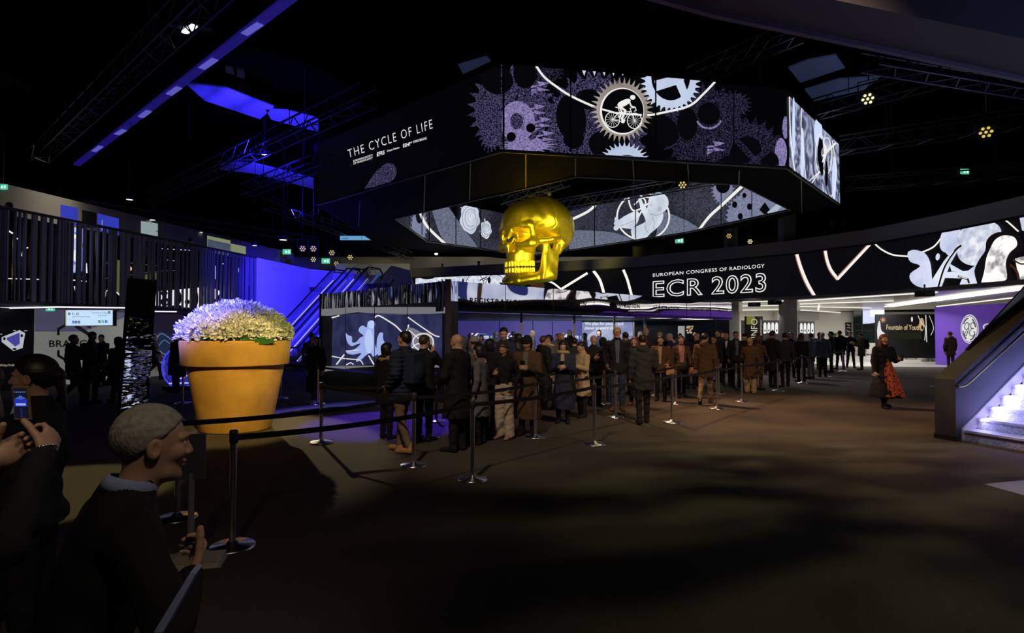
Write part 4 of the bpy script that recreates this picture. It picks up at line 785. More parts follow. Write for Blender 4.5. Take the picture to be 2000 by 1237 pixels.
# ================================================================ escalators and blue wall
BLW = mat('pale_cladding', (.55, .55, .6), .5)
Q = [pts2[3], PZ(606, 526, 5.2), PZ(760, 540, 5.2)]
mb = MB()
for a, b in zip(Q[:-1], Q[1:]): f = Face((a[0], a[1]), (b[0], b[1]), 0, 5.2); f.slab(mb, 0, .2)
struct('wall_escalator', mb, BLW)
def escalator(base, top, wd, label, near):
    b, tpt = Vector(base), Vector(top); d = (tpt-b); dh = Vector((d.x, d.y, 0)).normalized(); nrm = Vector((dh.y, -dh.x, 0))
    t = thing('escalator', label, 'escalator', b); L_ = d.length; up_ = Vector((0, 0, 1))
    a1, b1 = b+dh*-1.0, tpt+dh*1.0
    for s in (-1, 1):
        o_ = nrm*(s*wd/2); side = [a1+o_, b+o_, tpt+o_, b1+o_]
        MB().hexa([side[0]+up_*-.0, side[1]+up_*-.0, side[1]+nrm*.12*s, side[0]+nrm*.12*s], [side[0]+up_*.35, side[1]+up_*.35, side[1]+nrm*.12*s+up_*.35, side[0]+nrm*.12*s+up_*.35]).hexa([side[1]+up_*-.2, side[2]+up_*-.5, side[2]+nrm*.12*s+up_*-.5, side[1]+nrm*.12*s+up_*-.2], [side[1]+up_*.35, side[2]+up_*.35, side[2]+nrm*.12*s+up_*.35, side[1]+nrm*.12*s+up_*.35]).build('side_cladding', mat('escalator_steel', (.45, .45, .5), .35, .7), t)
        g = MB(); g.hexa([side[1]+up_*.35, side[2]+up_*.35, side[2]+up_*.35+nrm*.02, side[1]+up_*.35+nrm*.02], [side[1]+up_*.98, side[2]+up_*.98, side[2]+up_*.98+nrm*.02, side[1]+up_*.98+nrm*.02]).build('glass_balustrade', mat('balustrade_glass', (.3, .35, .5), .1, alpha=.35), t)
        pts = [side[0]+up_*.5+dh*-.1, side[0]+up_*.8+dh*-.25, side[0]+up_*1.0, side[1]+up_*1.02, side[2]+up_*1.02, side[3]+up_*1.0, side[3]+up_*.75+dh*.25, side[3]+up_*.5+dh*.1]
        MB().tube(pts, .045, 8).build('handrail', mat('handrail_black', (.02, .02, .025), .3), t)
        g = MB(); g.bar(side[1]+up_*.4-nrm*.03*s, side[2]+up_*.4-nrm*.03*s, .03, .03).build('light_strip', lit('strip_violet', (.45, .4, 1), 1.3), t)
    mb = MB(); ns = 22
    for k in range(ns):
        c = b.lerp(tpt, (k+.5)/ns)+up_*.02; mb.box(c, (wd-.1, L_/ns*.8, .2), k % 2, Matrix.Rotation(math.atan2(dh.y, dh.x)-PI/2, 3, 'Z'))
    mb.build('steps', [mat('step_dark', (.05, .05, .07), .4, .5), mat('step_edge', (.12, .12, .16), .4, .5)], t)
nv = Vector((.9, -.43, 0))
e0, e1 = Vector((-11.0, 27.6, 0))-nv*.65, Vector((-8.9, 32.1, 4.2))-nv*.65
escalator(e0, e1, 1.0, 'blue-lit escalator beside the blue wall', False)
escalator(e0+nv*1.45, e1+nv*1.45, 1.0, 'blue-lit escalator nearer the booth, with bright balustrade', True)
# stairs with metal rail right of them
st = thing('stair_flight', 'dark stairs with thin metal rail right of the escalators', 'stairs', e0+nv*3.1)
mb = MB(); sa, sb = e0+nv*3.1, e1+nv*2.6; M = Matrix.Rotation(math.atan2((sb-sa).y, (sb-sa).x)-PI/2, 3, 'Z')
for k in range(24): c = sa.lerp(sb, k/23.0); mb.box(c+Vector((0, 0, .02)), (1.5, .34, .15), 0, M)
mb.build('steps', mat('stone_dim', (.2, .19, .2), .6), st)
for o_ in (.85, -.85):
    g = MB(); g.tube([sa+nv*o_+Vector((0, 0, .95)), sb+nv*o_+Vector((0, 0, .95)), sb+nv*o_+Vector((.3, .6, .95))], .03, 8)
    for k in range(7): c = sa.lerp(sb, k/6.0)+nv*o_; g.bar(c, c+Vector((0, 0, .95)), .03)
    g.build('railing', mat('rail_steel', (.4, .4, .45), .3, .9), st)
mb = MB(); mb.hexa([sa+nv*1.0, sb+nv*1.0+Vector((0, 0, -4.2)), sb+nv*1.1+Vector((0, 0, -4.2)), sa+nv*1.1], [sa+nv*1.0+Vector((0, 0, .3)), sb+nv*1.0+Vector((0, 0, .3)), sb+nv*1.1+Vector((0, 0, .3)), sa+nv*1.1+Vector((0, 0, .3))]); mb.build('side_panel', mat('panel_violet_dim', (.06, .055, .08), .5), st)
# landing
LA = [PZ(640, 575, 4.2), PZ(800, 573, 4.2)]
struct('floor_landing', MB().box((-7.5, 35.4, 4.1), (7.5, 6.0, .2)), DARK)
wl = frontpanel('picture_wall', 655, 800, 515, 576, 38.6, [mat('landing_wall', (.25, .24, .22), .7, emit=(.05, .05, .045), es=1), BLACK], lambda mb, f: [f.put(mb, q, 1, 1) for q in stroke([(698, 533), (706, 526), (716, 525), (724, 532), (716, 538), (706, 538), (698, 533)], 1.6)+stroke([(692, 520), (704, 516), (720, 516), (732, 524), (736, 540), (720, 548), (700, 548)], .8)], 'pale landing wall with an outlined eye symbol, above the stairs', 'display wall')
w1, w2 = P(715, 566, 34), P(800, 562, 34)
mb = MB(); q = [P(712, 571, 33.5), P(765, 519, 33.5), P(800, 528, 33.5), P(808, 566, 33.5)]; mb.hexa(q, [p+Vector((0, .3, 0)) for p in q]); o = mb.build('stair_parapet', mat('parapet_violet', (.07, .065, .14), .5, emit=(.006, .006, .02), es=1), origin=q[0]); tag(o, 'sloping dark violet stair parapet behind the booth roof', 'parapet')
mb = MB(); mb.bar(P(712, 570, 33.3), P(743, 532, 33.3), .35, .06); tag(mb.build('glass_panel', mat('glass_blue', (.1, .2, .6), .1, emit=(.02, .05, .18), es=1), origin=P(712, 570, 33.3)), 'slanting blue glass panel beside the violet stair parapet', 'glass')
# ================================================================ stairs at right
S0 = PZ(1886, 862); u = Vector((.946, .324, 0)); v = Vector((.324, -.946, 0)); S0.z = 0
stair = thing('staircase', 'speckled granite staircase lit violet-white, with solid parapet, at right edge', 'stairs', S0)
GRAN = mat('granite', (.50, .50, .54), .5, noise=(32, -.35)); TREAD = mat('granite_nosing', (.72, .72, .76), .45, noise=(90, .7))
TR, RI = .285, .172
for k in range(11):
    a = S0+u*(TR*k)-v*.02; z0, z1 = RI*k, RI*(k+1); b = S0+u*(TR*12)-v*.02; ln = 2.6
    mb = MB(); mb.hexa([a+Vector((0, 0, z0)), b+Vector((0, 0, z0)), b+v*ln+Vector((0, 0, z0)), a+v*ln+Vector((0, 0, z0))], [a+Vector((0, 0, z1)), b+Vector((0, 0, z1)), b+v*ln+Vector((0, 0, z1)), a+v*ln+Vector((0, 0, z1))])
    c = a-u*.02; mb.hexa([c+Vector((0, 0, z1-.03)), c+u*TR+Vector((0, 0, z1-.03)), c+u*TR+v*ln+Vector((0, 0, z1-.03)), c+v*ln+Vector((0, 0, z1-.03))], [q_+Vector((0, 0, z1+.004)) for q_ in (c, c+u*TR, c+u*TR+v*ln, c+v*ln)], 1)
    mb.build('step', [GRAN, TREAD], stair)
PW = .335; pb = S0-u*.16-v*.035            # parapet inner front foot
NAVY = mat('parapet_navy', (.045, .05, .075), .6, noise=(30, .85)); PTOP = mat('parapet_top', (.05, .05, .036), .4)
def zz(p, z): return Vector((p.x, p.y, z))
i0, i1 = pb, pb+u*3.6; o0, o1 = pb-v*PW, pb-v*PW+u*3.6; rise = 3.6*RI/TR
mb = MB(); mb.add([zz(i0, 0), zz(i0, .98), zz(i1, .98+rise), zz(i1, rise+.02), zz(i0+u*.1, .03), zz(o0, 0), zz(o0, .98), zz(o1, .98+rise), zz(o1, 0), zz(i1, 0)],
   [(5, 6, 1, 0), (0, 1, 2, 3, 4), (0, 4, 3, 9), (5, 8, 7, 6), (1, 6, 7, 2), (0, 9, 8, 5), (9, 3, 2, 7, 8)], [0, 0, 0, 0, 1, 0, 0])
mb.build('parapet', [NAVY, PTOP], stair)
mb = MB(); s0_, s1_ = zz(i0+v*.012+u*.12, .0), zz(i1+v*.012, rise+.02); mb.hexa([s0_-v*.02, s1_-v*.02, s1_+v*.012, s0_+v*.012], [s0_-v*.02+Vector((0, 0, .19)), s1_-v*.02+Vector((0, 0, .26)), s1_+v*.012+Vector((0, 0, .26)), s0_+v*.012+Vector((0, 0, .19))]); mb.build('stringer', TREAD, stair)
# capping lip along the inner edge, dark outer fin, plinth and handrail
mb = MB(); k0 = zz(i0+v*.005, .98-.10); k1 = zz(i1+v*.005, .88+rise); mb.bar(k0, k1, .03, .02); mb.build('groove_line', BLACK, stair)
mb = MB(); f0, f1 = o0+u*.75-v*.0, o1; mb.hexa([zz(f0, .98+.75*RI/TR-.02), zz(f1, .98+rise-.02), zz(f1+v*.10, .98+rise-.02), zz(f0+v*.10, .96+.75*RI/TR)], [zz(f0, .98+.75*RI/TR+.02), zz(f1, 1.35+rise), zz(f1+v*.03, 1.35+rise), zz(f0+v*.03, .98+.75*RI/TR+.02)]); mb.build('outer_fin', mat('gloss_black', (.012, .012, .014), .15), stair)
hr = [zz(i0+v*.03+u*.02, .87), zz(i0+v*.05+u*.16, .89), zz(i0+v*.06+u*.3, .97), zz(i1+v*.06, .97-.3*RI/TR+rise)]
MB().tube(curve_pts([tuple(p) for p in hr[:3]], 8)+[tuple(hr[3])], .018, 8).build('handrail', mat('brass_dark', (.35, .33, .15), .3, .9), stair)
mb = MB(); mb.bar(zz(o0-u*.02, .04), zz(i0-u*.02, .04), .03, .08); mb.build('plinth', BLACK, stair)
tb = MB(); c = PZ(1822, 757); tb.box((c.x, c.y, .02), (.3, .08, .02), 0, Matrix.Rotation(.5, 3, 'Z')); tag(tb.build('leaflet', WHITEP, origin=(c.x, c.y, 0)), 'white leaflet lying on the carpet left of the stair parapet', 'paper')
# pale triangle on carpet at the right edge
c = [PZ(1922, 947), PZ(2010, 938), PZ(2010, 972)]; mb = MB(); mb.hexa([(p.x, p.y, 0) for p in c], [(p.x, p.y, .006) for p in c]); tag(mb.build('floor_marker', mat('pale_vinyl', (.26, .25, .23), .6), origin=(c[0].x, c[0].y, 0)), 'pale pointed floor sticker at the right edge of the carpet', 'floor sticker')
# ================================================================ overhead beam top right
zb = 7.0; lo = [PZ(1150, -45, zb), PZ(1400, 25, zb), PZ(1700, 88, zb), PZ(2000, 152, zb), PZ(2300, 215, zb)]
ne = [PZ(1290, -78, zb), PZ(1510, -25, zb), PZ(1765, 28, zb), PZ(2000, 76, zb), PZ(2250, 128, zb)]
mb = MB()
for i in range(4): mb.hexa([lo[i], lo[i+1], ne[i+1], ne[i]], [p+Vector((0, 0, 1.0)) for p in (lo[i], lo[i+1], ne[i+1], ne[i])])
struct('trim_beam', mb, mat('beam_plaster', (.11, .11, .13), .7))
mb = MB()
for i in range(4): mb.bar(lo[i]+Vector((0, 0, -.03)), lo[i+1]+Vector((0, 0, -.03)), .1, .1)
struct('trim_2', mb, mat('beam_edge', (.2, .18, .28), .6))
# ================================================================ ceiling panels, trusses, lamps
ACO = mat('acoustic_panel', (.5, .5, .55), .9, noise=(6, .75))
for q, lb in (([(362, 163), (440, 172), (535, 209), (508, 233), (400, 197)], 'blue-lit ceiling panel, largest, beyond the long diagonal duct'), ([(425, 315), (500, 320), (622, 352), (622, 372), (500, 340), (432, 332)], 'low blue-lit ceiling panel just left of the ring'), ([(518, 214), (560, 216), (622, 232), (622, 258), (590, 250), (530, 234)], 'blue-lit ceiling panel touching the upper left end of the ring'), ([(440, 130), (455, 133), (457, 146), (441, 142)], 'small blue grille tile, left one of the pair'), ([(462, 135), (477, 139), (478, 154), (463, 150)], 'small blue grille tile, right one of the pair')):
    p = [PZ(x, y, 11.0) for x, y in q]; o = MB().hexa(p, [a+Vector((0, 0, .06)) for a in p]).build('ceiling_panel', ACO, origin=p[0]); tag(o, lb, 'ceiling panel')
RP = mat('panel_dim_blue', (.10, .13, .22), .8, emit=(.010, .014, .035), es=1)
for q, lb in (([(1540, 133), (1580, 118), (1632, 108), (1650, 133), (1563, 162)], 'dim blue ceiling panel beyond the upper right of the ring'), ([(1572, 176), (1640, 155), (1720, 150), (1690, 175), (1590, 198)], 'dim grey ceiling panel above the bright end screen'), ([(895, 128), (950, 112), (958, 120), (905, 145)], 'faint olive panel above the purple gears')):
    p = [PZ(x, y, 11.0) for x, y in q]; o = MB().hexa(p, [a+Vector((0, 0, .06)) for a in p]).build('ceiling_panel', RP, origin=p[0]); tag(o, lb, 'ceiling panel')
p, q = PZ(150, 322, 10.6), PZ(590, -22, 10.6)
dt = thing('ceiling_duct', 'long straight blue-lit duct crossing the upper left ceiling', 'duct', p)
MB().bar(p, q, .28, .1).build('channel', mat('duct_blue_glow', (.2, .2, .3), .5, emit=(.008, .004, .12), es=1), dt)  # blue light on the duct and its grilles is put in as glow
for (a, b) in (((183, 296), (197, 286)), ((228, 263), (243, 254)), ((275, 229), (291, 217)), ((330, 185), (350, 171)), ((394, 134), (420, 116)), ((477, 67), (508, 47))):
    MB().bar(PZ(*a, 10.53), PZ(*b, 10.53), .2, .03).build('grille', mat('grille_blue_glow', (.4, .4, .6), .4, emit=(.10, .09, .45), es=1), dt)
def truss(a, b, wd, label, m, dens=1.0, group='lighting trusses under the ceiling'):
    a, b = Vector(a), Vector(b); d = (b-a); L_ = d.length; d.normalize(); s = d.cross(Vector((0, 0, 1))).normalized()*(wd/2); h = Vector((0, 0, wd/2)); mb = MB()
    for p in (s+h, s-h, -s+h, -s-h): mb.bar(a+p, b+p, .05)
    n_ = max(2, int(L_/wd*dens))
    for k in range(n_):
        p, q = a.lerp(b, k/n_), a.lerp(b, (k+1)/n_)
        for x0, x1 in ((s+h, s-h), (-s+h, -s-h), (s-h, -s-h)):
            mb.bar(p+(x0 if k % 2 else x1), q+(x1 if k % 2 else x0), .025)
    t = thing('lighting_truss', label, 'truss', a, group=group); mb.build('lattice', m, t)
    for e in (.25, .75): c = a.lerp(b, e)+h; MB().bar(c, (c.x, c.y, 12.2), .02).build('hanging_cable', DARK, t)
TRB = mat('truss_metal', (.10, .10, .12), .4, .7); TRL = mat('truss_metal_light', (.5, .5, .46), .35, .8)
truss(PZ(78, 303, 9), PZ(430, -40, 9), .55, 'long dark truss at the far upper left of the ceiling', TRB)
truss(PZ(300, 385, 8.6), PZ(720, 185, 8.6), .55, 'dark truss rising behind the left end of the ring', TRB)
truss(PZ(480, 372, 8.2), PZ(640, 310, 8.2), .5, 'short dark truss left of the ring, below the blue panels', TRB)
truss(PZ(520, 395, 7.6), PZ(800, 500, 7.6), .5, 'dark truss descending below the left end of the ring', TRB)
truss(PZ(160, 400, 8.0), PZ(620, 470, 8.0), .4, 'thin dark truss over the slatted balcony', TRB)
truss(PZ(1700, 113, 8.5), PZ(2100, 182, 8.5), .5, 'violet-edged truss at the right under the big beam', mat('truss_violet', (.12, .10, .3), .4, .6))
truss(PZ(1590, 215, 10), PZ(1900, 130, 10), .6, 'dark truss above the bright end screen', TRB)
truss(PZ(1640, 285, 9), PZ(2050, 225, 9), .6, 'dark truss right of the bright end screen', TRB)
truss(PZ(1650, 360, 8), PZ(2050, 330, 8), .5, 'lowest dark truss at the right, above the balcony', TRB)
truss(PZ(1350, 150, 10.2), PZ(1560, 60, 10.2), .5, 'dark truss above the white half gear', TRB)
truss(PZ(1395, 348, 8.5), PZ(1040, 410, 8.5), .5, 'pale truss inside the ring right of the skull', TRL)
truss(PZ(1105, 352, 8.5), PZ(985, 392, 8.5), .45, 'pale truss inside the ring above the skull', TRL)
# lamps in the dark ceiling
def lamp(px, py, z, r, em, label, s=3):
    c = PZ(px, py, z); t = thing('ceiling_lamp', label, 'lamp', c)
    MB().lathe([(0, 0), (r*1.0, 0)], 16, c-Vector((0, 0, .02))).build('diffuser', lit('lamp_em_%d' % (hash(em) % 9999), em, s), t)
    MB().lathe([(r*1.0, -.03), (r*1.25, .0), (r*1.2, r*1.4), (0, r*1.4)], 16, c).build('housing', DARK, t); MB().bar(c+Vector((0, 0, r)), (c.x, c.y, 12.2), .02).build('hanging_cable', DARK, t)
c = PZ(371, 57, 9.5); t = thing('ceiling_lamp', 'brightest ceiling lamp, alone in the dark at upper left', 'lamp', c); MB().bar(PZ(360, 64, 9.5), PZ(380, 50, 9.5), .14, .04).build('diffuser', lit('lamp_tube_w', (.85, 1, 1), 3.5), t); MB().bar(c+Vector((-.5, -.1, .06)), c+Vector((.5, .1, .06)), .2, .06).build('housing', DARK, t)
for (px, py, lb) in ((517, 301, 'small white lamp below the blue panels'), (253, 389, 'small lamp above the slatted balcony wall'), (298, 429, 'lamp lighting the pale niche on the upper floor'), (391, 453, 'round lamp by the figure leaning on the balcony')):
    lamp(px, py, 7.3 if py > 350 else 9.5, .13, (.85, .95, .9), lb)
lamp(553, 468, 7.0, .20, (1, 1, .85), 'large round white lamp left of the ring', 5); lamp(497, 479, 6.4, .12, (.8, 1, .75), 'greenish bright lamp at the end of the upper floor', 5)
def par(px, py, z, r, em, label, tgt, zt_=12.2):
    c = PZ(px, py, z); t = thing('stage_light', label, 'stage light', c); d = (Vector(tgt)-c).normalized()
    MB().tube([c, c-d*r*2.2, c-d*r*3.0], [r, r*.95, r*.5], 18).build('can', BLACK, t); mb = MB()
    s = d.cross(Vector((0, 0, 1))).normalized(); h = s.cross(d)
    for k in range(7):
        a = 2*PI*k/6; q = c+d*.02+((s*math.cos(a)+h*math.sin(a))*r*.6 if k < 6 else Vector((0, 0, 0))); mb.ball(q, r*.2, 0, 8)
    mb.build('lens', lit('par_%s' % label[:6], em, 1.6), t); MB().tube([c-d*r+s*r*1.3, c-d*r+s*r*1.3+Vector((0, 0, r*2.4)), c-d*r-s*r*1.3+Vector((0, 0, r*2.4)), c-d*r-s*r*1.3], .02, 6).build('yoke', DARK, t); MB().bar(c-d*r+Vector((0, 0, r*2.4)), (c-d*r).to_tuple()[:2]+(zt_,), .03).build('hanging_pole', DARK, t)
par(1695, 193, 9, .22, (.8, .75, .4), 'round stage light with seven yellow lenses, high at right', (3, 8, 1)); par(1926, 258, 7.2, .20, (.45, .36, .08), 'dim yellow stage light, lower at far right', (5, 8, 1))
for k, (px, py) in enumerate(((591, 486), (612, 486), (612, 507), (648, 494), (657, 515), (684, 503))):
    par(px, py, 6.3, .2, (.5, .38, .14), ['olive stage light nearest the round white lamp', 'amber stage light, upper middle of the cluster over the escalators', 'yellow stage light lowest left of the escalator cluster', 'amber stage light in front of the escalator head', 'yellow stage light lowest right of the escalator cluster', 'small stage light above the man on the landing'][k], (-2, 10, 0))
for k, (px, py) in enumerate(((1424, 461), (1465, 472), (1333, 361))):
    par(px, py, 6.6, .16, (.5, .5, .42), ['small stage light under the ring, left of the pair', 'round stage light under the ring, right of the pair', 'small white stage light on the inner edge of the ring'][k], (3, 12, 0), 7.0 if k != 1 else 12.2)
# ================================================================ leaning mirror pylon
nh = Vector((.9, -.43, 0)); th = Vector((.43, .9, 0)); bs = P(236, 798, 13.2); bs.z = 0
py_ = thing('mirror_pylon', 'tall leaning mirror pylon between the grey logo wall and flowerpot', 'pylon', bs)
tp = bs-nh*.36+th*.40+Vector((0, 0, 3.0)); bk = -nh*.14
def ring4(u_, w_=.62): p = bs.lerp(tp, u_); return [p, p+th*w_, p+th*w_+bk, p+bk]
mb = MB(); mb.hexa(ring4(.005), ring4(.70)); mb.build('mirror_panel', mat('pylon_mirror', (.8, .8, .85), .03, 1, bump=((1.0, 1.0, 3), 1.6, .10, .25, 2)), py_)
mb = MB(); mb.hexa(ring4(.70), ring4(1.0)); mb.build('black_panel', mat('pylon_black', (.015, .014, .014), .12), py_); mb = MB(); mb.hexa([(p.x, p.y, 0) for p in ring4(0, .62)], [(p.x, p.y, .03) for p in ring4(0, .62)]); mb.build('base_plate', GREY, py_)
# blue glowing ring stand
c = PZ(352, 762); c.z = 0; t = thing('glowing_hoop', 'blue glowing hoop display behind the left stanchions', 'display', c)
MB().box(c+Vector((0, 0, .06)), (.9, .3, .12)).build('base', mat('base_blue', (.02, .02, .1), .3), t)
f_ = MB(); f_.tube([c+Vector((.55*math.cos(a), 0, .68+.62*math.sin(a))) for a in np.linspace(0, 2*PI, 33)], .025, 8).build('hoop', lit('hoop_blue', (.04, .05, .9), 1), t)
f_ = MB(); f_.lathe([(0, 0), (.52, 0), (.52, .03), (0, .03)], 30); f_.v = [(c.x+p[0], c.y+.05+p[2], c.z+.68+p[1]*1.1) for p in f_.v]; f_.build('disc', lit('disc_blue', (.02, .02, .34), 1), t)
f_ = MB(); f_.tube(curve_pts([tuple(c+Vector((-.1, -.05, .3))), tuple(c+Vector((.2, -.05, .42))), tuple(c+Vector((.5, -.05, .62)))], 12), .02, 6).tube([c+Vector((-.3, -.06, .2)), c+Vector((.4, -.06, .22))], .02, 6).build('neon_line', lit('neon_lilac', (.35, .35, 1), 1.5), t)
# ================================================================ people
SKIN = mat('skin', (.52, .30, .20), .55, noise=(14, .9)); SKIND = mat('skin_tan', (.36, .20, .13), .55); EYE = mat('eye', (.03, .025, .02), .15); LIPS = mat('lips', (.42, .16, .13), .5); EYW = mat('eye_white', (.7, .68, .64), .3)
def cloth(name, col, rough=.85, k=.75): return mat(name, col, rough, noise=(9, k), spec=.25)
CL = {n_: cloth('cloth_'+n_, c_) for n_, c_ in dict(black=(.012, .012, .014), charcoal=(.03, .03, .034), navy=(.02, .026, .055), brown=(.09, .05, .028), olive=(.075, .072, .045), beige=(.42, .31, .18), cream=(.55, .45, .36), grey=(.13, .13, .135), khaki=(.20, .145, .09), rust=(.17, .06, .025), white=(.6, .6, .6), jeans=(.03, .045, .09), bluegrey=(.09, .11, .15), red=(.55, .09, .04), pink=(.50, .24, .20), tan=(.55, .28, .12), gold=(.25, .17, .08), shirt=(.28, .33, .55), teal=(.02, .07, .09)).items()}
HR = {'dark': mat('hair_dark', (.012, .009, .008), .45, noise=(60, .5)), 'brown': mat('hair_brown', (.06, .03, .016), .45, noise=(60, .5)), 'grey': mat('hair_grey', (.36, .33, .28), .6, noise=(50, .35), bump=((1, 1, .25), 260, .6, .004, 3)), 'blond': mat('hair_blond', (.40, .24, .10), .5, noise=(60, .7)), 'auburn': mat('hair_auburn', (.16, .05, .022), .45, noise=(60, .5))}
def fix(vs, fs, mb, m=0, M=None):
    vv = [(M @ Vector(p)) if M is not None else p for p in vs]
    mb.add(vv, [tuple(f) for f in fs], m, True)
HEADS = {}
def head_geo(h=.006, male=True):
    if (h, male) in HEADS: return HEADS[(h, male)]
    j = 1.0 if male else .92
    def f(X, Y, Z):
        A = np.abs(X)
        d = elp(X, Y, Z, (0, -.012, .028), (.074, .094, .088)); d = smin(d, elp(X, Y, Z, (0, .018, -.045), (.056*j, .066, .072)), .04)
        d = smin(d, cone(A, Y, Z, (0, .072, -.098), (.035*j, .035, -.085), .018, .02), .025)       # chin and jaw line
        d = smin(d, elp(A, Y, Z, (.038, .062, -.02), (.022, .022, .022)), .02)                    # cheek bones
        d = smin(d, cone(A, Y, Z, (.012, .086, .028), (.045, .068, .026), .010, .009), .012)       # brow
        d = smax(d, -elp(A, Y, Z, (.031, .098, .008), (.017, .016, .011)), .012)                  # sockets
        d = smin(d, elp(A, Y, Z, (.031, .074, .007), (.0135, .0125, .0125)), .002)                # eye balls
        d = smin(d, cone(X, Y, Z, (0, .086, .020), (0, .104, -.021), .006, .0115), .010)           # nose
        d = smin(d, elp(A, Y, Z, (.011, .095, -.026), (.008, .010, .008)), .006)
        d = smin(d, elp(X, Y, Z, (0, .088, -.052), (.023, .011, .0065)), .004); d = smin(d, elp(X, Y, Z, (0, .087, -.063), (.019, .011, .0065)), .004)
        d = smax(d, -elp(X, Y, Z, (0, .102, -.0575), (.022, .006, .0018)), .002)
        ear = elp(A, Y+.12*(A-.075), Z, (.079, -.008, -.004), (.011, .021, .033)); ear = smax(ear, -elp(A, Y, Z, (.088, -.002, -.002), (.007, .012, .020)), .004); d = smin(d, ear, .006)
        d = smin(d, cone(X, Y, Z, (0, -.018, -.06), (0, -.045, -.22), .054*j, .062*j), .025)
        return d
    vs, fs = net(f, (-.105, -.12, -.22), (.105, .135, .13), h)
    c = vs[fs].mean(1); A = np.abs(c[:, 0]); m = np.zeros(len(fs), int)
    eye = ((A-.031)**2+(c[:, 2]-.007)**2 < .0115**2) & (c[:, 1] > .076) & (np.abs(c[:, 2]-.007) < .0065); m[eye] = 3
    iris = ((A-.031)**2+(c[:, 2]-.007)**2 < .0058**2) & (c[:, 1] > .076); m[iris] = 1
    lips = (A < .024) & (np.abs(c[:, 2]+.0575) < .012) & (c[:, 1] > .086); m[lips] = 2
    HEADS[(h, male)] = (vs, fs, m); return HEADS[(h, male)]
HANDS = {}
def hand_geo(curl, h=.0045):
    """wrist at the origin, fingers towards -Z, palm facing -X, thumb side +Y"""
    if (curl, h) in HANDS: return HANDS[(curl, h)]
    ch = []
    for y0, L_, r_ in ((.030, .070, .0088), (.010, .078, .009), (-.010, .072, .0087), (-.029, .056, .0078)):
        p = np.array([0, y0, -.088]); a = .15; r0 = r_
        for s_, kk in ((.45, .55), (.32, 1.0), (.23, .8)):
            a += curl*kk; q = p+L_*s_*np.array([-math.sin(a), 0, -math.cos(a)]); ch.append((p, q, r0, r0*.92)); p = q; r0 *= .92
    p = np.array([-.004, .030, -.030]); a = .25+curl*.25
    for L_, kk in ((.04, 0), (.032, .3), (.026, .3)):
        a += curl*kk*.6; q = p+L_*np.array([-math.sin(a)*.75, .62*math.cos(a*.8), -math.cos(a)*.8]); ch.append((p, q, .0115, .0098)); p = q
    def f(X, Y, Z):
        d = elp(X, Y, Z, (0, .0, -.055), (.0165, .044, .052)); d = smin(d, cone(X, Y, Z, (0, 0, .02), (0, 0, -.03), .026, .024), .02)
        for k, (a_, b_, r0, r1) in enumerate(ch): d = smin(d, cone(X, Y, Z, a_, b_, r0, r1), .010 if k in (0, 3, 6, 9, 12) else .0035)
        return d
    vs, fs = net(f, (-.10, -.055, -.18), (.04, .10, .045), h); HANDS[(curl, h)] = (vs, fs); return HANDS[(curl, h)]
POSE = dict(
    down=((.235, -.02, 1.13), (.245, .04, .88)), swing=((.24, -.14, 1.15), (.24, -.16, .90)), fwd=((.24, .05, 1.14), (.22, .24, 1.0)), pocket=((.275, -.07, 1.15), (.22, .09, .96)),
    phone=((.225, .05, 1.13), (.075, .27, 1.19)), chest=((.25, .08, 1.14), (.02, .22, 1.22)), mouth=((.25, .20, 1.22), (.07, .20, 1.46)), cup=((.24, .04, 1.13), (.20, .27, 1.17)), lap=((.24, .06, 1.12), (.12, .26, 1.0)))
LEGS = dict(stand=(((.095, .0, .50), (.10, -.02, .085)), ((-.095, .01, .50), (-.10, .0, .085))), apart=(((.12, .01, .50), (.16, -.01, .085)), ((-.11, .0, .50), (-.14, .02, .085))),
    walk=(((.09, .20, .52), (.09, .26, .10)), ((-.09, -.02, .50), (-.09, -.34, .17))), step=(((.09, .10, .50), (.09, .13, .085)), ((-.09, -.02, .50), (-.09, -.18, .10))),
    sit=(((.11, .46, .50), (.11, .48, .085)), ((-.11, .46, .50), (-.12, .44, .085))))
BODY = {}
def person_parts(spec):
    """spec: (legs, armR, armL, head pitch, head turn, lean, male, fine) -> function deform, head matrix, arm points"""
    legs, aR, aL, pit, turn, lean = spec[:6]; sit = legs == 'sit'; hz = .0
    hips = [(s*.09, 0 if not sit else .02, .92 if not sit else .52) for s in (1, -1)]; drop = 0 if not sit else -.40
    def dfm(p):
        x, y, z = p; return (x, y+lean*max(0, z-(.92+drop)), z-.25*lean*lean*max(0, z-(.92+drop)))
    ax = {}
    for s, a in ((1, aR), (-1, aL)):
        pp = POSE[a] if isinstance(a, str) else a; ax[s] = [(s*.185, -.01, 1.40+drop)]+[(s*q[0], q[1], q[2]+drop) for q in pp]
    HM = Matrix.Translation(dfm((0, .015+.03*math.sin(pit), 1.625+drop-.012*pit))) @ Matrix.Rotation(turn, 4, 'Z') @ Matrix.Rotation(-pit, 4, 'X')
    return hips, LEGS[legs], ax, HM, dfm, drop
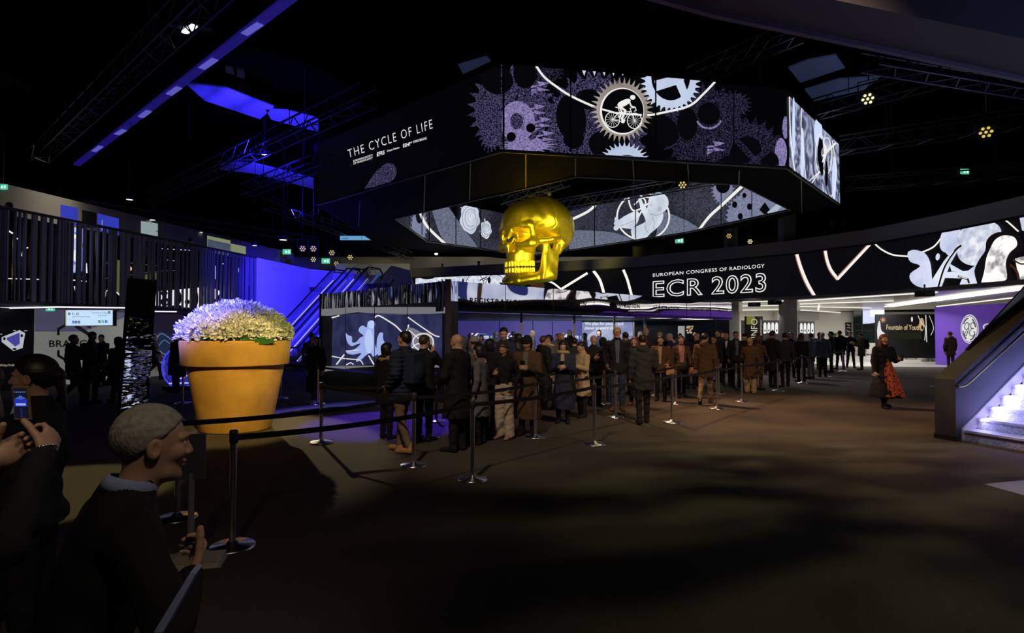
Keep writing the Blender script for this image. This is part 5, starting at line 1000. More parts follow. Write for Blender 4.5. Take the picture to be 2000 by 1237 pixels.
def make_body(spec, skin=None):
    legs, aR, aL, pit, turn, lean, male, fine = spec; hips, lg_, ax, HM, dfm, drop = person_parts(spec)
    k = 1.0 if male else .92
    def f(X, Y, Z):
        d = colm(X, Y, Z, [(.80+drop, .13*k, .09, 0), (.92+drop, .145, .10, 0), (1.08+drop, .12*k, .085, 0), (1.28+drop, .15*k, .10, 0), (1.40+drop, .16*k, .08, -.01), (1.46+drop, .08, .06, -.015), (1.50+drop, .05, .05, -.02)], p=2.4)
        for i, s in enumerate((1, -1)):
            kn, an = lg_[i]; d = smin(d, cone(X, Y, Z, hips[i], kn, .078, .052), .03); d = smin(d, cone(X, Y, Z, kn, an, .052, .034), .02)
            d = smin(d, cone(X, Y, Z, (an[0], an[1]-.02, an[2]-.04), (an[0], an[1]+.12, an[2]-.055), .032, .026), .02)
            a = ax[s]; d = smin(d, cone(X, Y, Z, a[0], a[1], .045*k, .036*k), .04); d = smin(d, cone(X, Y, Z, a[1], a[2], .036*k, .023), .01)
        return d
    cu_ = not isinstance(aR, str); vs, fs = net(f, (-.42-.2*cu_, -.48, -.02), (.42+.2*cu_, .66+.4*cu_, 1.54+.2*cu_+drop), .021); mb = MB(); fix([dfm(p) for p in vs], fs, mb)
    hv, hf, hm = head_geo(.0042 if fine else .0068, male); k0 = len(mb.v); mb.add([HM @ Vector(p) for p in hv], [tuple(q) for q in hf], list(hm), True)
    for s, a in ((1, aR), (-1, aL)):
        e, w_ = Vector(ax[s][1]), Vector(ax[s][2]); dz = -(w_-e).normalized()
        grip = a in ('phone', 'cup', 'chest', 'mouth', 'lap', 'fwd') or not isinstance(a, str); cu = .75 if grip else .32
        hv, hf = hand_geo(cu, .004 if fine else .0065)
        yr = Vector((0, 1, 0)) if not grip else Vector((-s*.3, .35, 1))            # thumb side
        yv = (yr-dz*yr.dot(dz)).normalized(); xv = yv.cross(dz)
        if (xv.x*s) < 0 and not grip: pass
        M = Matrix.Translation(w_) @ Matrix((xv, yv, dz)).transposed().to_4x4()
        if s > 0: vv = [M @ Vector(p) for p in hv]; ff = [tuple(q) for q in hf]
        else: vv = [M @ Vector((-p[0], p[1], p[2])) for p in hv]; ff = [tuple(q)[::-1] for q in hf]
        mb.add([dfm(p) for p in vv], ff, 0, True)
    return mb.mesh('body', [skin or SKIN, EYE, LIPS, EYW])
# coat types: (hem z, hem flare x, flare y, looseness, puffer stripes, hood, collar)
COATS = dict(jacket=(.80, .195, .15, .0, 0, 0), parka=(.66, .20, .16, .018, 0, 1), puffer=(.76, .21, .17, .025, 1, 0), knee=(.50, .23, .19, .014, 0, 0), long=(.30, .25, .22, .012, 0, 0), flow=(.26, .34, .30, .012, 0, 0), shirt=(.86, .175, .13, -.012, 0, 0), hooded=(.78, .20, .16, .02, 0, 2), crop=(.98, .15, .115, -.012, 0, 0))
def make_coat(spec, kind, h=.0165):
    legs, aR, aL, pit, turn, lean, male, fine = spec; hips, lg_, ax, HM, dfm, drop = person_parts(spec); hem, fx, fy, lo_, puff, hood = COATS[kind]
    if legs == 'sit': hem = .42; fx, fy = .19, .15
    k = 1.0 if male else .93
    sway = .05 if legs in ('walk', 'step') and hem < .7 else 0
    def f(X, Y, Z):
        T = [(hem, fx, fy, sway), (min(hem+.08, .9+drop), fx*.985, fy*.98, sway*.8), (.93+drop, (.168+lo_)*k+.004, .128+lo_, .005), (1.08+drop, (.152+lo_)*k, .118+lo_, 0), (1.27+drop, (.178+lo_)*k, .128+lo_, 0), (1.38+drop, (.195+lo_)*k, .108+lo_, -.01), (1.455+drop, .13*k, .085, -.015), (1.50+drop, .075, .072, -.02), (1.525+drop, .066, .066, -.02)]
        if hem > .9: T = [t_ for t_ in T if t_[0] >= hem-.001]
        d = colm(X, Y, Z, T, p=2.5)
        for s in (1, -1):
            a = ax[s]; d = smin(d, cone(X, Y, Z, a[0], a[1], .064*k+lo_, .054*k+lo_), .04); e, w_ = np.array(a[1]), np.array(a[2]); d = smin(d, cone(X, Y, Z, e, e+(w_-e)*.96, .054*k+lo_, .042+lo_*.7), .008)
        if hood == 1: d = smin(d, elp(X, Y, Z, (0, -.10, 1.47+drop), (.12, .06, .08)), .03)
        if hood == 2:
            hc = np.array(HM @ Vector((0, 0, 0))); hc[1] -= lean*.7
            hd = elp(X, Y, Z, (hc[0], hc[1]-.02, hc[2]+.015), (.108, .125, .132)); hd = np.maximum(hd, -elp(X, Y, Z, (hc[0], hc[1]+.12, hc[2]-.01), (.075, .12, .10))); d = smin(d, hd, .03)
        if puff: d = d-.016*np.abs(np.sin(Z*PI/.062))+.008
        th = np.arctan2(Y, X); d = d+.0045*np.sin(th*9+Z*14)*np.clip((1.15+drop-Z)*2.2, 0, 1)+.0035*np.sin(Z*46+th*3+np.sin(Y*23)*2)
        # front opening and lapels
        if kind != 'crop': d = np.maximum(d, -np.maximum(np.abs(X)-.006-.05*np.clip((Z-(1.32+drop))*5, 0, 1), np.maximum(.085-Y, -(.002)))*np.where(Y > .07, 1, -9)) if False else d
        return d
    cu_ = not isinstance(aR, str); lo, hi = (-.50-.15*cu_, -.40, hem-.03), (.50+.15*cu_, .60+.45*cu_, (1.80 if hood == 2 else 1.58)+.15*cu_+drop)
    vs, fs = net(f, lo, hi, h); mb = MB(); fix([dfm(p) for p in vs], fs, mb); return mb.mesh('coat', [CL['black']])
def make_trousers(spec, wide=0.0, h=.016):
    legs = spec[0]; hips, lg_, ax, HM, dfm, drop = person_parts(spec)
    def f(X, Y, Z):
        d = colm(X, Y, Z, [(.86+drop, .15, .115, 0), (.93+drop, .155, .12, 0), (1.02+drop, .14, .105, 0)], p=2.4)
        for i in (0, 1):
            kn, an = lg_[i]; an = np.array(an); d = smin(d, cone(X, Y, Z, hips[i], kn, .094, .066+wide*.5), .03); d = smin(d, cone(X, Y, Z, kn, (an[0], an[1], an[2]+.01), .066+wide*.5, .052+wide), .012)
        return d+.004*np.sin(Z*38+X*20)+.003*np.sin(Z*71+Y*33)
    vs, fs = net(f, (-.32, -.50, .02), (.32, .66, 1.05+drop), h); mb = MB(); fix([dfm(p) for p in vs], fs, mb); return mb.mesh('trousers', [CL['black']])
def make_skirt(spec, hem=.33, h=.016):
    hips, lg_, ax, HM, dfm, drop = person_parts(spec)
    def f(X, Y, Z):
        th = np.arctan2(Y, X); return colm(X, Y, Z, [(hem, .22, .20, .04), (.6, .19, .165, .03), (.92, .155, .12, 0), (1.05, .13, .10, 0)])+.012*np.sin(th*10+Z*6)*np.clip((.95-Z)*2, 0, 1)
    vs, fs = net(f, (-.3, -.3, hem-.03), (.3, .35, 1.1), h); mb = MB(); fix([dfm(p) for p in vs], fs, mb); return mb.mesh('skirt', [CL['black']])
def make_shoe(spec, i, heel=0.0, big=0.0):
    hips, lg_, ax, HM, dfm, drop = person_parts(spec); an = lg_[i][1]; tip = -.55 if an[1] < -.25 else (.25 if an[1] > .2 and spec[0] == 'walk' else 0)
    def f(X, Y, Z):
        d = cone(X, Y, Z, (0, -.05, .045), (0, .13, .030), .046+big, .038+big); d = smin(d, cone(X, Y, Z, (0, -.035, .05), (0, -.035, .13), .045+big, .046+big), .03)
        d = smin(d, elp(X, Y, Z, (0, .15, .028), (.042+big, .055, .028)), .02); return np.maximum(d, .003-Z)
    vs, fs = net(f, (-.08, -.13, -.01), (.08, .23, .17), .0105); c = vs[fs].mean(1)
    M = Matrix.Translation((an[0], an[1]+.03, an[2]-.085)) @ Matrix.Rotation(tip, 4, 'X') @ Matrix.Rotation(-.12 if an[0] > 0 else .12, 4, 'Z')
    mb = MB(); mb.add([M @ Vector(p) for p in vs], [tuple(q) for q in fs], [1 if z < .018 else 0 for z in c[:, 2]], True)
    return mb.mesh('shoe', [CL['black'], CL['charcoal']])
HAIRM = {}
def hair_mesh(kind, h=.0085):
    if (kind, h) in HAIRM: return HAIRM[(kind, h)]
    def f(X, Y, Z):
        A = np.abs(X); st = (.0028*np.sin(np.arctan2(X, Y+.02)*26+Z*30) if h > .006 else .0012*np.sin(X*210+Y*90+4*np.sin(Z*60))*np.sin(Z*120+X*140+Y*60))
        if kind == 'beanie':
            d = elp(X, Y, Z, (0, -.012, .045), (.090, .108, .098)); d = np.maximum(d, (.035+.10*(Y-.05)*0-Z)); d = smin(d, np.maximum(elp(X, Y, Z, (0, -.01, .04), (.096, .114, .11)), np.abs(Z-.045)-.016), .006); return d+.001*np.sin(np.arctan2(X, Y)*60)
        if kind == 'fringe':
            d = elp(X, Y, Z, (0, -.018, .010), (.083, .100, .075)); return np.maximum(np.maximum(d, Y-.01), np.maximum(Z-.035, -Z-.055))+st
        if kind == 'hat':
            d = elp(X, Y, Z, (0, -.012, .07), (.088, .105, .075)); d = np.maximum(d, .045-Z); return np.minimum(d, np.maximum(elp(X, Y, Z, (0, .0, .055), (.13, .155, .05)), np.abs(Z-.052)-.005))
        top = .009 if kind in ('short', 'crop') else .020
        d = elp(X, Y, Z, (0, -.016, .030), (.076+top, .096+top, .090+top))
        face = (Y-.030-1.1*(Z-.045))/1.5; d = smax(d, face, .012)                     # hairline
        low = -.045 if kind == 'short' else (-.02 if kind == 'crop' else -.09)
        d = smax(d, np.where(Y > -.03, (low+.035)-Z, low-Z), .01)
        d = smax(d, -elp(A, Y, Z, (.088, .0, -.01), (.018, .026, .038)), .005) if kind in ('short', 'crop', 'tail', 'bun') else d
        if kind == 'bob':
            b = elp(X, Y, Z, (0, -.03, -.03), (.100, .092, .125)); b = smax(b, Y-.045+0*Z, .01); b = smax(b, -elp(X, Y, Z, (0, .08, -.04), (.066, .10, .10)), .01); d = smin(d, b, .015)
        if kind == 'long':
            b = colm(X, Y, Z, [(-.33, .085, .04, -.085), (-.22, .105, .05, -.08), (-.08, .096, .065, -.045), (.03, .085, .08, -.03)]); b = smax(b, -elp(X, Y, Z, (0, .06, -.05), (.062, .10, .11)), .01); d = smin(d, b, .02)
            d = smin(d, cone(A, Y, Z, (.083, .01, -.02), (.095, .02, -.24), .020, .018), .015)
        if kind in ('tail', 'bun'):
            d = smin(d, elp(X, Y, Z, (0, -.12, .02), (.035, .04, .035)), .02)
            if kind == 'tail': d = smin(d, cone(X, Y, Z, (0, -.13, .0), (.01, -.16, -.18), .030, .012), .02)
        return d+st
    vs, fs = net(f, (-.14, -.21, -.36 if kind == 'long' else -.20), (.14, .18, .16), h); mb = MB(); mb.add([tuple(p) for p in vs], [tuple(q) for q in fs], 0, True); HAIRM[(kind, h)] = mb.mesh('hair', [HR['dark']]); return HAIRM[(kind, h)]
LIB = {}
def lib(key, fn):
    if key not in LIB: LIB[key] = fn()
    return LIB[key]
def inst(name, me, parent, m, M=None, extra=None):
    o = bpy.data.objects.new(name, me); C.objects.link(o); o.parent = parent
    if M is not None: o.matrix_local = M
    if m is not None: o.material_slots[0].link = 'OBJECT'; o.material_slots[0].material = m
    if extra is not None: o.material_slots[1].link = 'OBJECT'; o.material_slots[1].material = extra
    return o
def person(px, feet, H, face, label, legs='stand', arms=('down', 'down'), coat='jacket', col='black', hair='short', hcol='dark', low='black', shoe='black', sole=None, pit=.0, turn=0.0, lean=0.0, male=True, skirt=None, wide=0.0, skin=None, group=None, fine=False, loc=None, heel=0, fur=None, scarf=None, shirt=None, h=None, glasses=False):
    if loc is None: c = PZ(px, feet); c.z = 0
    else: c = Vector(loc)
    t = thing('person', label, 'person', c, R(face), group, H/1.75)
    spec = (legs, arms[0], arms[1], pit, turn, lean, male, fine); HM = person_parts(spec)[3]; hh = h or .0165
    inst('body', lib(('b', spec), lambda: make_body(spec)), t, skin)
    if coat: inst('coat' if coat not in ('shirt', 'crop') else 'shirt', lib(('c', spec, coat, hh), lambda: make_coat(spec, coat, hh)), t, CL[col])
    if skirt: inst('skirt', lib(('s', spec, skirt[1]), lambda: make_skirt(spec, skirt[1])), t, skirt[0] if not isinstance(skirt[0], str) else CL[skirt[0]])
    inst('trousers', lib(('t', spec, wide), lambda: make_trousers(spec, wide)), t, CL[low])
    for i in (0, 1): inst('shoe', lib(('f', legs, i), lambda: make_shoe(spec, i)), t, CL[shoe], None, CL[sole or 'charcoal'])
    if hair and hair != 'bald': inst('hair' if hair not in ('beanie', 'hat') else 'hat', hair_mesh(hair, .005 if fine else .0085), t, HR[hcol] if hcol in HR else CL[hcol], HM)
    if hair in ('hat', 'beanie'): inst('hair', hair_mesh('bob' if not male else 'crop'), t, HR['brown'], HM @ Matrix.Scale(.97, 4))
    dz = -.40 if legs == 'sit' else 0
    if glasses:
        mb = MB()
        for s_ in (-1, 1): mb.tube([(s_*.031+.022*math.cos(a), .103, .006+.017*math.sin(a)) for a in np.linspace(0, 2*PI, 15)], .0022, 6, caps=False).tube([(s_*.053, .102, .012), (s_*.080, .0, .012)], .002, 6)
        mb.tube([(-.009, .105, .01), (.009, .105, .01)], .002, 6); inst('glasses', mb.mesh('glasses', [BLACK]), t, None, HM)
    if fur or scarf:
        r_, m_ = (.05, .032) if fur else (.042, .026); mb = MB(); rr = random.Random(5)
        pts = [Vector((.105*math.cos(a), -.025+.10*math.sin(a)+lean*.55, 1.485+dz+.02*math.sin(a))) for a in np.linspace(0, 2*PI, 19)]
        mb.tube(pts, .045 if fur else .04, 10, caps=False)
        if fur:
            for k_ in range(260):
                a = rr.uniform(0, 2*PI); b_ = rr.uniform(0, 2*PI); p = Vector((.105*math.cos(a), -.025+.10*math.sin(a)+lean*.55, 1.485+dz)); d_ = Vector((math.cos(a)*math.cos(b_), math.sin(a)*math.cos(b_), math.sin(b_))); s_ = Vector((-math.sin(a), math.cos(a), 0))*.007
                mb.add([p+d_*.035-s_, p+d_*.035+s_, p+d_*.072+Vector((0, 0, -.01))], [(0, 1, 2)])
        else: mb.hexa([(-.05, .12+lean*.4, 1.12), (.05, .12+lean*.4, 1.12), (.05, .15+lean*.4, 1.12), (-.05, .15+lean*.4, 1.12)], [(-.035, .06+lean*.5, 1.47), (.035, .06+lean*.5, 1.47), (.035, .11+lean*.5, 1.47), (-.035, .11+lean*.5, 1.47)])
        me = mb.mesh('fur_trim' if fur else 'scarf', [CL[fur or scarf]]); inst('fur_trim' if fur else 'scarf', me, t, None)
    if shirt:
        mb = MB(); lo2 = COATS[coat][3]; rw = [(1.0, .030, .124), (1.08, .032, .122), (1.18, .034, .130), (1.27, .040, .134), (1.34, .046, .124), (1.40, .048, .104), (1.47, .044, .084)]
        for a_, b_ in zip(rw[:-1], rw[1:]):
            f_ = lambda r_, s_, o_: (s_*r_[1]*(1.7 if shirt == 'pink' else 1), r_[2]+lo2+o_-(.008 if s_ else 0)+lean*(r_[0]-.92), r_[0])
            mb.add([f_(a_, -1, .008), f_(a_, 0, .008), f_(a_, 1, .008), f_(b_, 1, .008), f_(b_, 0, .008), f_(b_, -1, .008), f_(a_, -1, -.05), f_(a_, 1, -.05), f_(b_, 1, -.05), f_(b_, -1, -.05)], [(0, 1, 4, 5), (1, 2, 3, 4), (6, 0, 5, 9), (2, 7, 8, 3), (7, 6, 9, 8)])
        inst('shirt_front', mb.mesh('shirt_front', [CL[shirt]]), t, None)
    return t
def world(t, p): return Matrix.Translation(t.location) @ Matrix.Rotation(t.rotation_euler.z, 4, 'Z') @ Matrix.Scale(t.scale.x, 4) @ Vector(p)
# backpack, bags, phone, cup: separate things
def backpack(t, label, col, m2=None):
    o_ = world(t, (0, -.20, 1.22)); b = thing('backpack', label, 'backpack', o_, t.rotation_euler.z)
    def mk():
        f = lambda X, Y, Z: smin(np.maximum(np.maximum(np.abs(X)-.13, np.abs(Y)-.07), np.abs(Z)-.20)-.02, elp(X, Y, Z, (0, -.085, -.06), (.11, .05, .12)), .03)
        vs, fs = net(f, (-.17, -.16, -.24), (.17, .11, .24), .015); mb = MB(); mb.add([tuple(p) for p in vs], [tuple(q) for q in fs], 0, True); return mb.mesh('pack', [CL['black']])
    inst('pack', lib('pack', mk), b, CL[col])
    def ms():
        mb = MB()
        for s in (-1, 1): mb.tube(curve_pts([(s*.09, .05, .19), (s*.11, .17, .28), (s*.13, .33, .14), (s*.14, .30, -.05), (s*.12, .10, -.17)], 16), .014, 6)
        return mb.mesh('strap', [CL['charcoal']])
    inst('strap', lib('straps', ms), b, None)
def bag(loc, label, col, sx=.26, sz=.2, rz=0, handle=.12):
    b = thing('handbag', label, 'bag', loc, rz); mb = MB(); mb.hexa([(-sx/2, -.05, 0), (sx/2, -.05, 0), (sx/2, .05, 0), (-sx/2, .05, 0)], [(-sx/2*.9, -.03, sz), (sx/2*.9, -.03, sz), (sx/2*.9, .03, sz), (-sx/2*.9, .03, sz)])
    o = mb.build('body', CL[col], b, local=True); MB().box((0, -.047, sz*.45), (sx*.97, .012, .02), 0).build('band', CL['black'], b, local=True)
    MB().tube(curve_pts([(-sx*.3, 0, sz), (-sx*.2, 0, sz+handle), (sx*.2, 0, sz+handle), (sx*.3, 0, sz)], 12), .008, 6).build('handle', CL['brown'], b, local=True)
def phone(t, label, p=(0, .33, 1.26), rot=-.6, lit_=True):
    o_ = world(t, p); b = thing('phone', label, 'phone', o_, t.rotation_euler.z); M = Matrix.Rotation(rot, 3, 'X')
    MB().box((0, 0, 0), (.075, .009, .15), 0, M).build('case', BLACK, b, local=True)
    f = MB(); q = [M @ Vector((x, -.0052, z)) for x, z in ((-.034, -.07), (.034, -.07), (.034, .07), (-.034, .07))]; f.poly(q); f.build('screen', lit('phone_glow', (.35, .4, .5), .8), b, local=True)
# ---- front of the queue
A = 'down'
p = person(755, 857, 1.56, -35, 'short woman in black parka with fur-trimmed hood at head of queue', coat='parka', col='black', hair='bob', hcol='dark', male=False, fur='beige', low='black', turn=-.3)
p = person(787, 884, 1.76, 62, 'man in striped puffer with blue panel, looking up to the left', legs='step', coat='puffer', col='navy', hair='short', low='khaki', shoe='tan', sole='cream', pit=-.12, arms=('down', 'pocket'), fine=True, lean=-.03, h=.0115)
backpack(p, 'blue and grey pack on the striped puffer man', 'navy')
person(828, 862, 1.70, -20, 'man in black jacket touching his chin, beside striped puffer man', coat='jacket', hair='short', hcol='brown', arms=('mouth', 'down'), turn=-.2, pit=.1)
person(893, 882, 1.72, 58, 'bald man in glasses and long black coat', coat='knee', hair='bald', arms=('down', 'lap'), pit=.12, fine=True, glasses=True)
person(937, 868, 1.55, 75, 'woman with dark bob and grey coat facing left', coat='knee', col='grey', hair='bob', male=False, low='black', arms=('phone', 'down'), pit=.25)
person(985, 857, 1.58, 155, 'long-haired woman in black top and wide pale trousers', coat='crop', col='black', hair='long', hcol='brown', low='cream', wide=.045, shoe='pink', arms=('phone', 'pocket'), pit=.45, male=False)
p = person(1030, 850, 1.68, 165, 'person in long brown coat and dark cap looking at phone', coat='long', col='brown', hair='beanie', hcol='black', low='black', arms=('phone', 'phone'), pit=.4, male=False, shirt='grey'); phone(p, 'phone held by the person in brown coat and cap')
p = person(1100, 826, 1.58, 170, 'woman in long dark coat with big beige scarf looking at phone', coat='long', col='navy', hair='bob', low='black', arms=('phone', 'phone'), pit=.4, male=False, scarf='beige'); phone(p, 'phone held by the woman with beige scarf')
p = person(1137, 815, 1.54, 120, 'woman in knee-length beige coat with a dark bun', coat='knee', col='beige', hair='bun', low='black', arms=('phone', 'phone'), pit=.35, male=False); phone(p, 'phone held by the woman in beige coat')
person(1206, 802, 1.86, 172, 'tall man with grey hair and glasses in open black jacket', coat='jacket', hair='short', hcol='grey', low='jeans', shoe='rust', arms=('pocket', 'down'), shirt='bluegrey', fine=True, glasses=True)
person(1240, 792, 1.62, 150, 'woman with auburn hair and red shoes beside the tall man', coat='jacket', col='charcoal', hair='long', hcol='auburn', low='black', shoe='rust', male=False)
person(1256, 828, 1.70, -4, 'person with dark hair walking away in a loose black coat', legs='step', coat='parka', col='charcoal', hair='short', low='black', arms=('fwd', 'down'), pit=.1)
p = person(1291, 783, 1.64, 160, 'woman in brown ribbed puffer with orange bag', coat='puffer', col='brown', hair='tail', hcol='dark', low='black', male=False, shirt='beige', arms=('down', 'fwd')); bag(world(p, (-.30, .2, .72)), 'orange paper bag at the hip of the brown puffer woman', 'tan', rz=2.8)
p = person(1331, 776, 1.64, 172, 'woman with pink top under open brown jacket', coat='jacket', col='brown', hair='tail', hcol='dark', low='black', male=False, shirt='pink', arms=('down', 'down'), legs='step'); bag(world(p, (-.32, .12, .66)), 'tan bag carried by the woman with pink top', 'tan', rz=3.0)
person(1378, 790, 1.72, -25, 'man in heavy brown jacket walking with one leg behind him', legs='walk', coat='parka', col='brown', hair='short', hcol='dark', low='khaki', shoe='brown', arms=('down', 'down'), turn=-.3)
person(1466, 769, 1.58, -30, 'blond person in long brown coat and pale wide trousers', coat='knee', col='brown', hair='short', hcol='blond', low='beige', wide=.03, shoe='tan', arms=('down', 'chest'), male=False, turn=-.3)
person(1481, 762, 1.62, -50, 'person with orange knit cap behind the blond one', coat='jacket', col='brown', hair='beanie', hcol='rust', low='brown', arms=('fwd', 'down'), male=False)
# ---- middle ranks
rows = [
 (902, 852, 1.66, 150, 'person in grey knit cap and light hooded jacket behind bald man', dict(coat='hooded', col='grey', hair='short', low='black')),
 (926, 838, 1.66, 20, 'person with white-striped sleeve between bald man and dark bob', dict(coat='jacket', col='bluegrey', hair='beanie', hcol='grey')),
 (957, 842, 1.62, -40, 'person with black bob behind the woman in pale trousers', dict(coat='jacket', hair='bob', male=False)),
 (984, 815, 1.84, 175, 'man with cropped hair lit pale, looking down at the queue', dict(coat='jacket', col='navy', hair='crop', pit=.35, arms=('phone', 'phone'))),
 (1012, 806, 1.70, 40, 'dark-haired person left of the brown coat and cap', dict(coat='jacket', hair='long', male=False)),
 (1062, 800, 1.66, -60, 'person in black jacket right of the brown coat and cap', dict(coat='parka', hair='short', hcol='brown')),
 (1072, 782, 1.66, 110, 'woman with tied hair in light scarf at the desks', dict(coat='jacket', col='grey', hair='bun', male=False, scarf='cream')),
 (1096, 776, 1.70, -150, 'woman with fair hair near the third FOYER sign', dict(coat='jacket', col='grey', hair='tail', hcol='blond', male=False)),
 (1122, 786, 1.60, 10, 'dark-haired person between scarf woman and beige coat', dict(coat='jacket', col='charcoal', hair='short')),
 (1160, 792, 1.66, -170, 'man in black with grey hair behind the beige coat', dict(coat='jacket', hair='short', hcol='grey', arms=('phone', 'down'))),
 (1178, 786, 1.60, -10, 'hooded figure in black left of the tall man', dict(coat='hooded', hair=None)),
 (1222, 772, 1.74, 20, 'dark-haired person directly right of the tall man', dict(coat='jacket', hair='short')),
 (1262, 762, 1.88, 168, 'bald tall man behind the person walking away', dict(coat='jacket', hair='bald', col='charcoal')),
 (1290, 758, 1.74, 150, 'man with pale cropped head behind the brown puffer woman', dict(coat='jacket', hair='crop', hcol='grey', pit=.3)),
 (1310, 762, 1.70, 60, 'man with grey hair bowed, in navy coat', dict(coat='knee', col='navy', hair='short', hcol='grey', pit=.5)),
 (1350, 760, 1.64, 10, 'person in black shell jacket behind the pink top', dict(coat='hooded', col='black', hair=None)),
 (1362, 754, 1.70, 100, 'man with grey hair facing left by the amber flowers', dict(coat='jacket', hair='short', hcol='grey', pit=.25)),
 (1395, 764, 1.62, 140, 'man with tan face right of the walking brown jacket', dict(coat='jacket', hair='short', skin=SKIND)),
 (1404, 746, 1.82, 110, 'tall pale-faced man looking left over the crowd', dict(coat='jacket', hair='short', col='charcoal')),
 (1419, 752, 1.72, 170, 'old man with bald crown and white shirt', dict(coat='jacket', hair='fringe', hcol='grey', shirt='white', skin=SKIND)),
 (1438, 756, 1.76, 175, 'broad man in dark suit and light shirt facing the camera', dict(coat='jacket', hair='short', shirt='grey', low='black', skin=SKIND)),
 (1455, 750, 1.68, 160, 'person in dark cap behind the blond one', dict(coat='jacket', hair='beanie', hcol='black')),
 (1510, 757, 1.78, -70, 'man in long black coat in profile, left of second column', dict(coat='knee', hair='short', skin=SKIND)),
 (1534, 756, 1.72, -20, 'man with curly dark hair and pack left of second column', dict(coat='jacket', col='charcoal', hair='short', legs='step')),
 (1545, 738, 1.72, 160, 'person in dark jacket right before the second column', dict(coat='jacket', hair='bob', male=False)),
 (1565, 746, 1.70, 5, 'woman with long dark hair to her back and long black coat', dict(coat='knee', hair='long', hcol='brown', male=False, low='black')),
 (1584, 740, 1.70, 30, 'man in dark jacket right of the long-haired woman', dict(coat='jacket', hair='short', col='bluegrey', low='grey')),
 (1607, 737, 1.72, -15, 'person in striped knit top with backpack straps', dict(coat='puffer', col='bluegrey', hair='short', hcol='grey')),
 (1624, 728, 1.76, 60, 'person in black with shoulder bag, right of striped top', dict(coat='jacket', hair='short', arms=('phone', 'down'))),
 (1641, 722, 1.80, 0, 'man in loose black jacket with hood down, seen from behind', dict(coat='parka', hair='short', legs='apart')),
 (1662, 719, 1.76, 160, 'man in black jacket standing with legs apart on the carpet edge', dict(coat='jacket', hair='short', legs='apart', low='charcoal', arms=('phone', 'phone'), pit=.3)),
 (1683, 723, 1.68, 70, 'man in grey jacket with large black backpack', dict(coat='parka', col='olive', hair='short', low='charcoal', arms=('phone', 'phone'), pit=.3)),
 (1500, 733, 1.70, 170, 'dark-coated person behind the black coat profile man', dict(coat='jacket', hair='crop')),
 (1480, 730, 1.74, 20, 'person under the sideways INFO sign', dict(coat='jacket', col='charcoal', hair='short')),
 (1602, 722, 1.70, 170, 'person with hood under the white arches at right', dict(coat='hooded', hair=None, col='charcoal')),
]
for x, fy, H, fc, lb, kw in rows:
    kw = dict(kw); p = person(x, fy, H, fc, lb, **kw)
    if 'backpack' in lb and 'straps' not in lb: backpack(p, 'large black backpack on the man in grey jacket', 'black')
# ---- back of the crowd, at the desks
rb = random.Random(21)
where = ['below the first white chevrons', 'under the first FOYER sign', 'left of the second chevrons', 'under the second FOYER sign', 'behind the cropped pale man', 'under the third chevrons', 'under the third FOYER sign', 'at the left edge of the sky poster', 'under the words people and', 'at the right edge of the sky poster', 'before the left part of the navy glass', 'before the pale notice on the glass', 'before the right part of the navy glass', 'beside the first grey column']
for k, x in enumerate((918, 940, 968, 1003, 1040, 1088, 1112, 1142, 1170, 1224, 1250, 1328, 1374, 1412)):
    d = ray(x, 648); Yb = 22.2+(x-900)*.0075+rb.uniform(-.5, .5) if x < 1200 else 24.6+rb.uniform(-.4, .8)
    fc = rb.choice((0, 20, -30, 170, 150, -150, 90)); wom = rb.random() < .4
    person(0, 0, rb.uniform(1.62, 1.82), fc, ('woman' if wom else 'man')+' in dark clothes at the desks, '+where[k], coat=rb.choice(('jacket', 'jacket', 'parka')), col=rb.choice(('black', 'charcoal', 'navy', 'grey')), hair=rb.choice(('bob', 'long')) if wom else 'short', hcol=rb.choice(('dark', 'brown', 'grey')), male=not wom, loc=(d.x/d.y*Yb, Yb, 0))
# ---- the walking woman in the open
p = person(1728, 797, 1.68, 176, 'woman striding with open dark coat over red patterned dress', legs='step', coat='flow', col='black', hair='long', hcol='auburn', low='black', arms=('down', 'cup'), male=False, fine=True, h=.013)
RED = mat('dress_red', (.55, .085, .035), .8); nt = RED.node_tree; tc = nt.nodes.new('ShaderNodeTexCoord'); nz = nt.nodes.new('ShaderNodeTexNoise'); nz.inputs['Scale'].default_value = 26; cr_ = nt.nodes.new('ShaderNodeValToRGB'); cr_.color_ramp.elements[0].position = .40; cr_.color_ramp.elements[0].color = (.02, .008, .008, 1); cr_.color_ramp.elements[1].position = .46; cr_.color_ramp.elements[1].color = (.60, .10, .04, 1)
nt.links.new(tc.outputs['Object'], nz.inputs[0]); nt.links.new(nz.outputs[0], cr_.inputs[0]); nt.links.new(cr_.outputs[0], nt.nodes['Principled BSDF'].inputs['Base Color'])
mb = MB(); cols_ = 9; rows_ = 12                                    # the dress shows as a panel in the open front of the coat
def dz_(i, j): u_, t_ = i/(cols_-1)-.5, j/(rows_-1); z = .34+.86*(1-t_); wd = .15+.30*t_; return (u_*wd-.06*t_-.02, .135+.19*t_+.05*t_*t_-abs(u_)*.09+.012*math.sin(u_*26+t_*5)*t_, z-.05*abs(math.sin(u_*5)))
vsd = [dz_(i, j) for j in range(rows_) for i in range(cols_)]; fsd = [(j*cols_+i, j*cols_+i+1, (j+1)*cols_+i+1, (j+1)*cols_+i) for j in range(rows_-1) for i in range(cols_-1)]
k0 = len(vsd); vsd += [(x, y-.02, z) for x, y, z in vsd]; fsd += [tuple(k0+q for q in f)[::-1] for f in fsd]; mb.add(vsd, fsd, 0, True); inst('dress', mb.mesh('dress', [RED]), p, None)
